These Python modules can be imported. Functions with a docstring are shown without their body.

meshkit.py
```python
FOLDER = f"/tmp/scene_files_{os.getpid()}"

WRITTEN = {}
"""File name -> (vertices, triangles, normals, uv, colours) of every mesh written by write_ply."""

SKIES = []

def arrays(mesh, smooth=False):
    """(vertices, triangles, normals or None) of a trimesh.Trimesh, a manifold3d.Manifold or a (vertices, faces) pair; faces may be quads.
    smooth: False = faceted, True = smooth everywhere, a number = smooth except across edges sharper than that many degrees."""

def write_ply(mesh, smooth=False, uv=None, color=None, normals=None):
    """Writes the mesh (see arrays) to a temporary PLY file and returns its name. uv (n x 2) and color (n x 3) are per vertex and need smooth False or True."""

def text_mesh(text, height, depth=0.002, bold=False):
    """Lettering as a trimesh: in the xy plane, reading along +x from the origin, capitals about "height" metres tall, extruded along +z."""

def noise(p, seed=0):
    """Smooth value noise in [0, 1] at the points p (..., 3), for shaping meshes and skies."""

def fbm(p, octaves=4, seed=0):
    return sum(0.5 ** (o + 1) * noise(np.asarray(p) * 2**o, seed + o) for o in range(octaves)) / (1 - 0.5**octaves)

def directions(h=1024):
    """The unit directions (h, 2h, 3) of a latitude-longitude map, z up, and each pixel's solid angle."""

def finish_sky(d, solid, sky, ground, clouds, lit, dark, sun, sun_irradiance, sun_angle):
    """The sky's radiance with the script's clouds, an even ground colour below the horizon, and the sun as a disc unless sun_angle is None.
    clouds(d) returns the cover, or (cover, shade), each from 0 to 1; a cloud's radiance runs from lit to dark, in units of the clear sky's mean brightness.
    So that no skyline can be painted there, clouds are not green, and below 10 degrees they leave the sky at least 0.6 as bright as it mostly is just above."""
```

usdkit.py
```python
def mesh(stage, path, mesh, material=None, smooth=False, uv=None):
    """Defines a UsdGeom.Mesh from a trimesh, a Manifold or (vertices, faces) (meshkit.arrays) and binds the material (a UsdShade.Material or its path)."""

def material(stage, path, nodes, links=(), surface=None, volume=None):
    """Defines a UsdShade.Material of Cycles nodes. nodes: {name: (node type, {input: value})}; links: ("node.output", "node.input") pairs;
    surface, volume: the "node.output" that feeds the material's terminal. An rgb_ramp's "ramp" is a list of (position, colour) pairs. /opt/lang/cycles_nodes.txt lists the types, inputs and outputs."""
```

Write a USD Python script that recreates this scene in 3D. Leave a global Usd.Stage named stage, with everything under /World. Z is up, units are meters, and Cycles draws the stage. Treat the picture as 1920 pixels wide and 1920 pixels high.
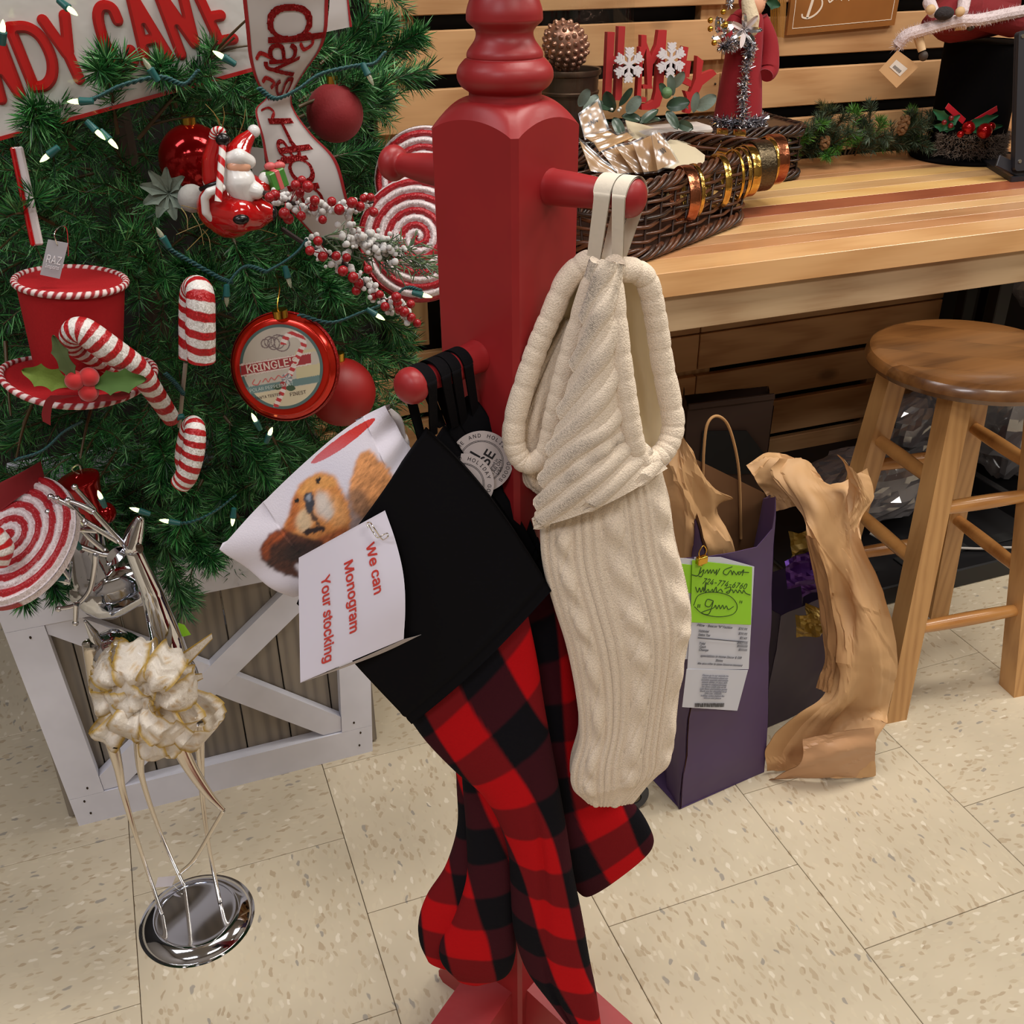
import math, random
import numpy as np
import trimesh, manifold3d
from shapely import geometry as sg
import usdkit, meshkit
from pxr import Usd, UsdGeom, UsdLux, UsdShade, Sdf, Gf, Vt

stage = Usd.Stage.CreateInMemory()
UsdGeom.SetStageUpAxis(stage, 'Z'); UsdGeom.SetStageMetersPerUnit(stage, 1.0)
UsdGeom.Xform.Define(stage, '/World'); UsdGeom.Scope.Define(stage, '/World/Looks')
random.seed(7); RNG = np.random.default_rng(7)

# ---------------------------------------------------------------- camera, light, exposure
# x runs along the slatted wall, y into it, z up; metres. The floor tiles are 12 inch.
F_PX, PITCH, ROLL, CAM_H, YAW = 1937.4, .51373, -.00996, 1.195, .35351
_s, _c = math.sin(YAW), math.cos(YAW)
AHEAD = np.array([_s, _c, 0.]); SIDE = np.array([_c, -_s, 0.]); UP = np.array([0, 0, 1.])
LOOK = AHEAD*math.cos(PITCH) - UP*math.sin(PITCH)
_u = np.cross(SIDE, LOOK)
CR = SIDE*math.cos(ROLL) + _u*math.sin(ROLL); CU = -SIDE*math.sin(ROLL) + _u*math.cos(ROLL)
EYE = np.array([0, 0, CAM_H])
cam = UsdGeom.Camera.Define(stage, '/World/camera')
cam.CreateHorizontalApertureAttr(36.0); cam.CreateVerticalApertureAttr(36.0)
cam.CreateFocalLengthAttr(36.0*F_PX/1920.0); cam.CreateClippingRangeAttr(Gf.Vec2f(.02, 50))
_m = np.eye(4); _m[0, :3] = CR; _m[1, :3] = CU; _m[2, :3] = -LOOK; _m[3, :3] = EYE
cam.AddTransformOp().Set(Gf.Matrix4d(*_m.ravel().tolist()))
cam.CreateExposureAttr(0.0)

LAMP_POWER = 15.0
def lamp_panel(k, x, y, w, d, q, c):
    l = UsdLux.RectLight.Define(stage, f'/World/Lamps/ceiling_panel_{k:03d}')
    l.CreateWidthAttr(w); l.CreateHeightAttr(d); l.CreateIntensityAttr(LAMP_POWER*q)
    l.CreateColorAttr(Gf.Vec3f(*c)); l.AddTranslateOp().Set(Gf.Vec3d(x, y, 2.86))
UsdGeom.Scope.Define(stage, '/World/Lamps')
LAMPS = [(-1.3, -1.1, 1.05), (.9, -1.1, .85), (3.1, -1.1, .5), (-1.3, .75, .5), (.9, .75, 1.15), (3.1, .75, 1.25)]
for k, (x, y, q) in enumerate(LAMPS): lamp_panel(k, x, y, 1.2, .6, q, (.97, .96, 1.) if x < 0 else (1., .95, .87))
dome = UsdLux.DomeLight.Define(stage, '/World/Lamps/ambient'); dome.CreateIntensityAttr(.0)

# ---------------------------------------------------------------- measuring: a point on a plane of the place
def ray(x, y): return LOOK + CR*((x-960)/F_PX) - CU*((y-960)/F_PX)
def onZ(x, y, h=0.):
    d = ray(x, y); return EYE + d*((h-CAM_H)/d[2])
def onY(x, y, yy):
    d = ray(x, y); return EYE + d*(yy/d[1])
def onG(x, y, g):                                   # the upright plane facing the viewer, g metres ahead
    d = ray(x, y); return EYE + d*(g/(d@AHEAD))

# ---------------------------------------------------------------- scene helpers
_used = {}
def numbered(parent, name):
    k = (parent, name); n = _used.get(k, 0); _used[k] = n+1
    return f'{parent}/{name}' if n == 0 else f'{parent}/{name}_{n:03d}'
def put(path, me, m, smooth=35, base=None):
    """me: (v, f) or (v, f, c) with a colour per vertex, or a trimesh / manifold"""
    c = None
    if isinstance(me, tuple) and len(me) == 3: v, f, c = me
    elif isinstance(me, tuple): v, f = me
    else: v, f, _ = meshkit.arrays(me)
    v = np.asarray(v, float); f = np.asarray(f)
    if f.shape[1] == 4: f = np.vstack([f[:, [0, 1, 2]], f[:, [0, 2, 3]]])
    if base is not None: v = v - base
    if c is not None and smooth not in (True, False): smooth = True
    p = usdkit.mesh(stage, path, (v, f), m, smooth)
    if c is not None:
        UsdGeom.PrimvarsAPI(p).CreatePrimvar('col', Sdf.ValueTypeNames.Color3fArray, 'vertex').Set(Vt.Vec3fArray.FromNumpy(np.asarray(c, np.float32)))
    return p
def data(prim, **kw):
    for k, v in kw.items():
        if v: prim.SetCustomDataByKey(k, v)
class Thing:
    def __init__(s, name, label, category, loc=(0, 0, 0), group=None, kind=None, parent='/World'):
        s.path = numbered(parent, name); s.loc = np.asarray(loc, float)
        x = UsdGeom.Xform.Define(stage, s.path); x.AddTranslateOp().Set(Gf.Vec3d(*map(float, s.loc)))
        data(x.GetPrim(), label=label, category=category, group=group, kind=kind); s.prim = x.GetPrim()
    def part(s, name, me, m, smooth=35, label=None, under=None, kind=None):
        path = numbered(under or s.path, name)
        p = put(path, me, m, smooth, s.loc)
        data(p.GetPrim(), label=label, kind=kind); return path
def single(name, me, m, label=None, category=None, group=None, kind=None, smooth=35):
    p = put(numbered('/World', name), me, m, smooth); data(p.GetPrim(), label=label, category=category, group=group, kind=kind); return p.GetPath()

# ---------------------------------------------------------------- materials
def lin(h):
    """sRGB #rrggbb or 0-255 triple -> linear"""
    if isinstance(h, str): h = [int(h[i:i+2], 16) for i in (1, 3, 5)]
    a = np.asarray(h, float)/255
    return tuple(np.where(a <= .04045, a/12.92, ((a+.055)/1.055)**2.4))
_M = {}
def mat(name, col=(128, 128, 128), rough=.5, metal=0., vc=False, var=None, bump=None, grit=None, **kw):
    """var=(scale, strength): tonal variation; bump=(scale, strength, distance); grit=(scale, strength): sparkle in roughness; vc: colour from the mesh"""
    if name in _M: return _M[name]
    n = {'p': ('principled_bsdf', dict(roughness=rough, metallic=metal, **kw))}; L = []
    src = None
    if vc: n['a'] = ('attribute', {'attribute': 'col'}); src = 'a.color'
    else: n['p'][1]['base_color'] = lin(col) if max(col) > 1.001 or isinstance(col, str) else col
    if var or bump or grit: n['g'] = ('geometry', {})
    if var:
        n['vn'] = ('noise_texture', dict(scale=var[0], detail=4.)); L.append(('g.position', 'vn.vector'))
        n['vm'] = ('map_range', dict(from_min=.25, from_max=.75, to_min=1-var[1], to_max=1+var[1])); L.append(('vn.fac', 'vm.value'))
        n['mx'] = ('mix', dict(mix_type='multiply', fac=1.)); L.append(('vm.result', 'mx.color2'))
        if src: L.append((src, 'mx.color1'))
        else: n['mx'][1]['color1'] = n['p'][1].pop('base_color')
        src = 'mx.color'
    if src: L.append((src, 'p.base_color'))
    if bump:
        n['bn'] = ('noise_texture', dict(scale=bump[0], detail=3.)); L.append(('g.position', 'bn.vector'))
        n['b'] = ('bump', dict(strength=bump[1], distance=bump[2] if len(bump) > 2 else .002)); L += [('bn.fac', 'b.height'), ('b.normal', 'p.normal')]
    if grit:                                           # glitter: small facets tilted at random
        n['gv'] = ('voronoi_texture', dict(scale=grit[0])); L.append(('g.position', 'gv.vector'))
        n['gs'] = ('mix', dict(mix_type='subtract', fac=1., color2=(.5, .5, .5))); L.append(('gv.color', 'gs.color1'))
        n['gm'] = ('mix', dict(mix_type='multiply', fac=1., color2=(grit[1],)*3)); L.append(('gs.color', 'gm.color1'))
        n['ga'] = ('mix', dict(mix_type='add', fac=1.)); L += [('gm.color', 'ga.color1'), ('g.normal', 'ga.color2'), ('ga.color', 'p.normal')]
    _M[name] = usdkit.material(stage, '/World/Looks/'+name, n, L, surface='p.BSDF'); return _M[name]
def wood(name, light, dark, axis=0, grain=1., rough=.45, knots=True, coat=0.):
    if name in _M: return _M[name]
    sc = [14.*grain]*3; sc[axis] = 1.1*grain
    n = {'g': ('geometry', {}), 'o': ('object_info', {}), 'off': ('mix', dict(mix_type='multiply', fac=1., color2=(7.3, 5.1, 9.7))),
         'ad': ('mix', dict(mix_type='add', fac=1.)), 'mp': ('mapping', dict(scale=tuple(sc))),
         'n1': ('noise_texture', dict(scale=1.6, detail=5., roughness=.6, distortion=.6)),
         'w': ('wave_texture', dict(scale=1.1, distortion=5., detail=2., detail_scale=1.2)),
         'fine': ('noise_texture', dict(scale=9., detail=4.)),
         'mixa': ('mix_float', dict(fac=.4)), 'mixb': ('mix_float', dict(fac=.3)),
         'r': ('rgb_ramp', {'ramp': [(.25, lin(dark)), (.5, tuple((np.array(lin(dark))+2*np.array(lin(light)))/3)), (.75, lin(light))]}),
         'rv': ('map_range', dict(to_min=.88, to_max=1.1)), 'mm': ('mix', dict(mix_type='multiply', fac=1.)),
         'bp': ('bump', dict(strength=.15, distance=.001)), 'p': ('principled_bsdf', dict(roughness=rough, coat_weight=coat, coat_roughness=.12))}
    L = [('o.random', 'off.color1'), ('g.position', 'ad.color1'), ('off.color', 'ad.color2'), ('ad.color', 'mp.vector'), ('mp.vector', 'n1.vector'), ('mp.vector', 'w.vector'), ('mp.vector', 'fine.vector'),
         ('n1.fac', 'mixa.a'), ('w.fac', 'mixa.b'), ('mixa.result', 'mixb.a'), ('fine.fac', 'mixb.b'), ('mixb.result', 'r.fac'), ('o.random', 'rv.value'), ('rv.result', 'mm.color2'), ('r.color', 'mm.color1'),
         ('fine.fac', 'bp.height'), ('bp.normal', 'p.normal')]
    last = 'mm.color'
    if knots:
        ks = [5.]*3; ks[axis] = 2.6
        n['km'] = ('mapping', dict(scale=tuple(ks))); n['kv'] = ('voronoi_texture', dict(scale=1.3)); n['kr'] = ('map_range', dict(from_min=.05, from_max=.13, to_min=.75, to_max=0., clamp=True))
        n['kx'] = ('mix', dict(mix_type='mix', color2=tuple(np.array(lin(dark))*.35)))
        L += [('ad.color', 'km.vector'), ('km.vector', 'kv.vector'), ('kv.distance', 'kr.value'), ('kr.result', 'kx.fac'), (last, 'kx.color1')]; last = 'kx.color'
    L.append((last, 'p.base_color'))
    _M[name] = usdkit.material(stage, '/World/Looks/'+name, n, L, surface='p.BSDF'); return _M[name]

# ---------------------------------------------------------------- mesh helpers
def cat(*ms):
    V, Fc, C, n = [], [], [], 0
    for m in ms:
        if hasattr(m, 'vertices'): m = (np.array(m.vertices), np.array(m.faces))
        v, f = np.asarray(m[0], float), np.asarray(m[1])
        if f.shape[1] == 4: f = np.vstack([f[:, [0, 1, 2]], f[:, [0, 2, 3]]])
        V.append(v); Fc.append(f+n); n += len(v)
        if len(m) > 2: C.append(np.asarray(m[2]))
    r = (np.vstack(V), np.vstack(Fc))
    return r + (np.vstack(C),) if C and sum(map(len, C)) == n else r
def tint(m, c):
    if hasattr(m, 'vertices'): m = (np.array(m.vertices), np.array(m.faces))
    return (m[0], m[1], np.tile(np.asarray(lin(c)), (len(m[0]), 1)))
def tf(m, M=None, t=(0, 0, 0)):
    if hasattr(m, 'vertices'): m = (np.array(m.vertices), np.array(m.faces))
    v = np.asarray(m[0], float)
    if M is not None: v = v @ np.asarray(M, float).T
    return (v+np.asarray(t),) + tuple(m[1:])
def rotz(a): return np.array([[math.cos(a), -math.sin(a), 0], [math.sin(a), math.cos(a), 0], [0, 0, 1]])
def rotx(a): return np.array([[1, 0, 0], [0, math.cos(a), -math.sin(a)], [0, math.sin(a), math.cos(a)]])
def roty(a): return np.array([[math.cos(a), 0, math.sin(a)], [0, 1, 0], [-math.sin(a), 0, math.cos(a)]])
def unit(v): v = np.asarray(v, float); return v/max(np.linalg.norm(v), 1e-12)
def frame(z, x=None):
    z = unit(z); x = np.array([1., 0, 0]) if x is None else np.asarray(x, float)
    if abs(unit(x)@z) > .98: x = np.array([0, 1., 0])
    x = unit(x - (x@z)*z); return np.stack([x, np.cross(z, x), z], 1)
def box(lo, hi, bev=.0015):
    lo, hi = np.minimum(lo, hi), np.maximum(lo, hi); b = min(bev, *(0.45*(hi-lo)))
    if bev <= 0: return trimesh.creation.box(extents=hi-lo, transform=trimesh.transformations.translation_matrix((lo+hi)/2))
    c, h = (lo+hi)/2, (hi-lo)/2; P = []
    for sx in (-1, 1):
        for sy in (-1, 1):
            for sz in (-1, 1):
                s = np.array([sx, sy, sz])
                for k in range(3):
                    q = h-b; q[k] = h[k]; P.append(c+s*q)
    return trimesh.convex.convex_hull(np.array(P))
def bar(a, b, w, d, side=None, bev=.0015):
    """rectangular bar from a to b; w along side, d across"""
    a, b = np.asarray(a, float), np.asarray(b, float); R = frame(b-a, side); l = np.linalg.norm(b-a)
    return tf(box(np.array([-w/2, -d/2, 0]), np.array([w/2, d/2, l]), bev), R, a)
def spline(P, n):
    """Catmull-Rom through the rows of P, n points"""
    P = np.asarray(P, float)
    if len(P) < 3: return P[0] + (P[-1]-P[0])*np.linspace(0, 1, n)[:, None]
    Q = np.vstack([2*P[0]-P[1], P, 2*P[-1]-P[-2]]); t = np.linspace(0, len(P)-1, n); i = np.minimum(t.astype(int), len(P)-2); u = (t-i)[:, None]
    a, b, c, d = Q[i], Q[i+1], Q[i+2], Q[i+3]
    return .5*(2*b + (c-a)*u + (2*a-5*b+4*c-d)*u*u + (3*b-a-3*c+d)*u**3)
def tube(P, r, n=8, k=None, closed=False, flat=1., cap=True):
    """swept round tube along P; r scalar or one radius per point of P; k: resample to k points"""
    P = np.asarray(P, float); r = np.broadcast_to(np.asarray(r, float), (len(P),))
    if k:
        if closed: P = np.vstack([P, P[:1]]); r = np.append(r, r[0])
        r = np.interp(np.linspace(0, len(P)-1, k), np.arange(len(P)), r); P = spline(P, k)
        if closed: P, r = P[:-1], r[:-1]
    T = np.roll(P, -1, 0)-np.roll(P, 1, 0) if closed else np.gradient(P, axis=0)
    T /= np.maximum(np.linalg.norm(T, axis=1, keepdims=True), 1e-12)
    x = frame(T[0])[:, 0]; V = []; a = np.arange(n)*2*math.pi/n
    for p, t, q in zip(P, T, r):
        x = unit(x-(x@t)*t); y = np.cross(t, x); V.append(p + q*(np.cos(a)[:, None]*x + flat*np.sin(a)[:, None]*y))
    m = len(P); i, j = np.meshgrid(np.arange(m if closed else m-1), np.arange(n), indexing='ij'); i2 = (i+1) % m; j2 = (j+1) % n
    f = np.stack([i*n+j, i2*n+j, i2*n+j2, i*n+j2], -1).reshape(-1, 4)[:, ::-1]; f = np.vstack([f[:, [0, 1, 2]], f[:, [0, 2, 3]]])[:, ::-1]
    V = np.vstack(V)
    if not closed and cap:
        V = np.vstack([V, P[:1], P[-1:]]); a0, a1 = len(V)-2, len(V)-1; j = np.arange(n); j2 = (j+1) % n
        f = np.vstack([f, np.stack([np.full(n, a0), j2, j], 1), np.stack([np.full(n, a1), (m-1)*n+j, (m-1)*n+j2], 1)])
    return (V, f)
def lathe(prof, n=40, c=(0, 0, 0), R=None):
    """prof: (radius, height) from the bottom up; closed at radius 0"""
    prof = np.asarray(prof, float); a = np.arange(n)*2*math.pi/n; m = len(prof)
    V = np.stack([prof[:, :1]*np.cos(a), prof[:, :1]*np.sin(a), np.repeat(prof[:, 1:2], n, 1)], -1).reshape(-1, 3)
    i, j = np.meshgrid(np.arange(m-1), np.arange(n), indexing='ij'); j2 = (j+1) % n
    f = np.stack([i*n+j, i*n+j2, (i+1)*n+j2, (i+1)*n+j], -1).reshape(-1, 4); f = np.vstack([f[:, [0, 1, 2]], f[:, [0, 2, 3]]])
    if R is not None: V = V @ np.asarray(R).T
    return (V+np.asarray(c), f)
def smoothprof(pts, n=60): return np.maximum(spline(pts, n), [[0, -9]])
def ball(c, r, n=16, R=None):
    t = np.linspace(-math.pi/2, math.pi/2, n); r = np.broadcast_to(np.asarray(r, float), (3,))
    v, f = lathe(np.stack([np.cos(t), np.sin(t)], 1), 2*n); v = v*r
    if R is not None: v = v @ np.asarray(R).T
    return (v+np.asarray(c), f)
def slab(poly, h, R=np.eye(3), t=(0, 0, 0)):
    """shapely polygon extruded by h, then turned and moved"""
    gs = getattr(poly, 'geoms', [poly])
    return tf(cat(*[trimesh.creation.extrude_polygon(g, h, engine='earcut') for g in gs if g.area > 1e-10]), R, t)
def gridfaces(m, n, wrap=False):
    i, j = np.meshgrid(np.arange(m-1), np.arange(n if wrap else n-1), indexing='ij'); j2 = (j+1) % n
    f = np.stack([i*n+j, i*n+j2, (i+1)*n+j2, (i+1)*n+j], -1).reshape(-1, 4); return np.vstack([f[:, [0, 1, 2]], f[:, [0, 2, 3]]])
class Sheet:
    """smooth sheet through a grid of control points ctrl[row][col] (u along rows, v along columns), lifted along its normal by bulge(u, v)"""
    def __init__(s, ctrl, bulge=None, flip=False):
        s.c = np.asarray(ctrl, float); s.b = bulge; s.flip = flip
    def grid(s, m, n):
        A = np.stack([spline(s.c[:, j], m) for j in range(s.c.shape[1])], 1)
        G = np.stack([spline(A[i], n) for i in range(m)], 0); return G
    def fine(s, m=80, n=80):
        G = s.grid(m, n); N = np.cross(np.gradient(G, axis=0), np.gradient(G, axis=1)); N /= np.maximum(np.linalg.norm(N, axis=2, keepdims=True), 1e-12)
        if s.flip: N = -N
        if s.b is not None:
            u, v = np.meshgrid(np.linspace(0, 1, m), np.linspace(0, 1, n), indexing='ij'); G = G + N*np.asarray(s.b(u, v))[..., None]
            N = np.cross(np.gradient(G, axis=0), np.gradient(G, axis=1)); N /= np.maximum(np.linalg.norm(N, axis=2, keepdims=True), 1e-12)
            if s.flip: N = -N
        return G, N
    def mesh(s, m=60, n=60, thick=.0006, color=None):
        G, N = s.fine(m, n); V = np.vstack([G.reshape(-1, 3), (G-N*thick).reshape(-1, 3)]); f = gridfaces(m, n); k = m*n
        f2 = f[:, ::-1]+k; e = []
        for a in (np.arange(n-1), (m-1)*n+np.arange(n-1)): e.append((a, a+1))
        for a in (np.arange(m-1)*n, np.arange(m-1)*n+n-1): e.append((a, a+n))
        side = np.vstack([np.vstack([np.stack([a, b, b+k], 1), np.stack([a, b+k, a+k], 1)]) for a, b in e])
        if s.flip: f, f2 = f[:, ::-1], f2[:, ::-1]
        Fc = np.vstack([f[:, ::-1] if False else f, f2, side])
        if color is None: return (V, Fc)
        u, v = np.meshgrid(np.linspace(0, 1, m), np.linspace(0, 1, n), indexing='ij'); c = np.asarray(color(u, v)).reshape(-1, 3)
        return (V, Fc, np.vstack([c, c]))
    def place(s, me, lift=.0006, res=80):
        """me: a flat mesh in (u, v) with its thickness in z -> laid on the sheet"""
        from scipy.ndimage import map_coordinates as mc
        if hasattr(me, 'vertices'): me = (np.array(me.vertices), np.array(me.faces))
        v, f_ = trimesh.remesh.subdivide_to_size(np.asarray(me[0], float), np.asarray(me[1]), .06, max_iter=8); me = (v, f_); G, N = s.fine(res, res); q = np.clip(v[:, :2].T, 0, 1)*(res-1)
        p = np.stack([mc(G[..., k], q, order=1) for k in range(3)], 1); nn = np.stack([mc(N[..., k], q, order=1) for k in range(3)], 1)
        return (p + nn*(v[:, 2:3]+lift),) + tuple(me[1:])
def subdiv(me, n=1):
    v, f = np.asarray(me[0]), np.asarray(me[1])
    for _ in range(n): v, f = trimesh.remesh.subdivide(v, f)
    return (v, f)
def loft(L, Rr, thick, m=120, n=64, power=2.4, disp=None, color=None, axis=AHEAD, ends=True):
    """closed body between left and right outline points, thickness along axis; disp(s, a) pushes out; color(s, a)"""
    k = max(len(L), len(Rr)); L = spline(L, m); Rr = spline(Rr, m); th = np.interp(np.linspace(0, 1, m), np.linspace(0, 1, np.size(thick)), np.atleast_1d(thick))
    a = np.arange(n)*2*math.pi/n; ca, sa = np.cos(a), np.sin(a); e = 2/power
    x, y = np.sign(ca)*np.abs(ca)**e, np.sign(sa)*np.abs(sa)**e
    C = (L+Rr)/2; W = (Rr-L)/2
    V = C[:, None] + W[:, None]*x[None, :, None] + (th[:, None]*y[None])[..., None]*np.asarray(axis)
    S, A = np.meshgrid(np.linspace(0, 1, m), a, indexing='ij')
    if disp is not None:
        N = np.cross(np.roll(V, -1, 1)-np.roll(V, 1, 1), np.gradient(V, axis=0)); N /= np.maximum(np.linalg.norm(N, axis=2, keepdims=True), 1e-12)
        if ((N*(V-C[:, None])).sum(-1)).mean() < 0: N = -N
        V = V + N*np.asarray(disp(S, A))[..., None]
    f = gridfaces(m, n, True)[:, ::-1]; V = V.reshape(-1, 3); col = None if color is None else np.asarray(color(S, A)).reshape(-1, 3)
    if ends:
        V = np.vstack([V, V[:n].mean(0)[None], V[-n:].mean(0)[None]]); p, q = len(V)-2, len(V)-1; j = np.arange(n); j2 = (j+1) % n
        f = np.vstack([f, np.stack([np.full(n, p), j, j2], 1), np.stack([np.full(n, q), (m-1)*n+j2, (m-1)*n+j], 1)])
        if col is not None: col = np.vstack([col, col[:n].mean(0)[None], col[-n:].mean(0)[None]])
    w = V[f].mean(1); nn = np.cross(V[f[:, 1]]-V[f[:, 0]], V[f[:, 2]]-V[f[:, 0]])
    if ((w-V.mean(0))*nn).sum() < 0: f = f[:, ::-1]
    return (V, f) if col is None else (V, f, col)
def text(s, h, depth=.0003, bold=False, center=True):
    m = meshkit.text_mesh(s, h, depth, bold); v = np.array(m.vertices)
    if center: v[:, 0] -= (v[:, 0].min()+v[:, 0].max())/2
    return (v, np.array(m.faces))
def strokes(paths, w, depth=.0003, k=24, var=0.):
    """flat pen strokes in the plane: each path a list of (x, y); w: width"""
    polys = []
    for p in paths:
        q = spline(np.asarray(p, float), k) if len(p) > 2 else np.asarray(p, float)
        polys.append(sg.LineString(q).buffer(w/2, quad_segs=3))
    from shapely import union_all
    return slab(union_all(polys).simplify(w*.06), depth)
def lay(me, o, x, y):
    """put a flat mesh on the plane with origin o and unit axes x, y (z = x cross y)"""
    x, y = unit(x), unit(y); return tf(me, np.stack([x, y, np.cross(x, y)], 1), o)
def inside(u, v, cx, cy, rx, ry, a=0., soft=.15):
    c, s = math.cos(a), math.sin(a); x, y = (u-cx)*c+(v-cy)*s, -(u-cx)*s+(v-cy)*c
    d = np.sqrt((x/rx)**2+(y/ry)**2); return np.clip((1+soft-d)/(2*soft), 0, 1)[..., None]
# ---------------------------------------------------------------- the room
M_WALL = mat('painted_wall', (150, 140, 128), .8, bump=(60, .1, .001)); M_CEIL = mat('ceiling_paint', (190, 186, 180), .9)
M_DARK = mat('dark_backing', (26, 20, 16), .9)
def setting(name, lo, hi, m, smooth=35): return single(name, box(np.array(lo, float), np.array(hi, float), 0), m, kind='structure', smooth=smooth)
setting('ceiling', (-2.6, -2.6, 2.9), (4.6, 2.2, 3.0), M_CEIL)
setting('wall_left', (-2.6, -2.6, 0), (-2.5, 2.2, 2.9), M_WALL); setting('wall_right', (4.5, -2.6, 0), (4.6, 2.2, 2.9), M_WALL)
setting('wall_front', (-2.6, -2.7, 0), (4.6, -2.6, 2.9), M_WALL)

def tile_material(name, sx, sy):
    n = {'g': ('geometry', {}), 'oi': ('object_info', {}), 'p': ('principled_bsdf', dict(roughness=.42, specular_ior_level=.4)),
         'wn': ('noise_texture', dict(scale=45., detail=2.)), 'ws': ('mix', dict(mix_type='linear_light', fac=.009)),
         'mp': ('mapping', dict(scale=(sx, sy, 1.))), 'v1': ('voronoi_texture', dict(scale=1.)), 's1': ('separate_color', {}),
         'pick': ('rgb_ramp', {'interpolate': False, 'ramp': [(0, lin((196, 182, 158))), (.16, lin((210, 198, 176))), (.24, lin((182, 165, 139))), (.40, lin((202, 189, 164))), (.55, lin((188, 172, 146))), (.66, lin((158, 150, 138))), (.695, lin((200, 186, 161))), (.8, lin((218, 207, 187))), (.845, lin((176, 158, 132))), (.93, lin((198, 185, 160)))]}),
         'd': ('map_range', dict(from_min=.34, from_max=.46, to_min=1., to_max=0., clamp=True)), 'base': ('mix', dict(color1=lin((199, 186, 162)))),
         'big': ('noise_texture', dict(scale=7., detail=5.)), 'bm': ('map_range', dict(from_min=.3, from_max=.7, to_min=.93, to_max=1.06)), 'mu': ('mix', dict(mix_type='multiply', fac=1.)),
         'rr': ('map_range', dict(to_min=.95, to_max=1.04)), 'mu2': ('mix', dict(mix_type='multiply', fac=1.))}
    L = [('g.position', 'wn.vector'), ('g.position', 'ws.color1'), ('wn.color', 'ws.color2'), ('ws.color', 'mp.vector'), ('mp.vector', 'v1.vector'), ('v1.color', 's1.color'), ('s1.r', 'pick.fac'),
         ('v1.distance', 'd.value'), ('d.result', 'base.fac'), ('pick.color', 'base.color2'), ('g.position', 'big.vector'), ('big.fac', 'bm.value'), ('base.color', 'mu.color1'), ('bm.result', 'mu.color2'),
         ('oi.random', 'rr.value'), ('mu.color', 'mu2.color1'), ('rr.result', 'mu2.color2'), ('mu2.color', 'p.base_color')]
    return usdkit.material(stage, '/World/Looks/'+name, n, L, surface='p.BSDF')
M_TILE = [tile_material('vinyl_tile_lengthwise', 150., 62.), tile_material('vinyl_tile_crosswise', 66., 155.)]
fl = Thing('floor', None, None, kind='structure')
fl.part('subfloor', box(np.array([-2.6, -2.6, -.06]), np.array([4.6, 2.2, -.0025]), 0), mat('tile_joint', (104, 90, 72), .8))
T = .3048; X0 = -.1595; ROWY = {-1: 1.266, 0: 1.141, 1: .993, 2: .853, 3: .698, 4: .857}
for k in range(-5, 9):
    y0 = ROWY.get(k, .8+.17*(k % 2)) - 4*T
    for j in range(0, 9):
        y = y0+j*T
        if y > 2.06: continue
        g = .0005
        fl.part('tile', box(np.array([X0+k*T+g, y+g, -.004]), np.array([X0+(k+1)*T-g, min(y+T, 2.08)-g, 0]), .0006), M_TILE[1 if (k*7+j*3) % 5 in (0, 2) else 0])

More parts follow.
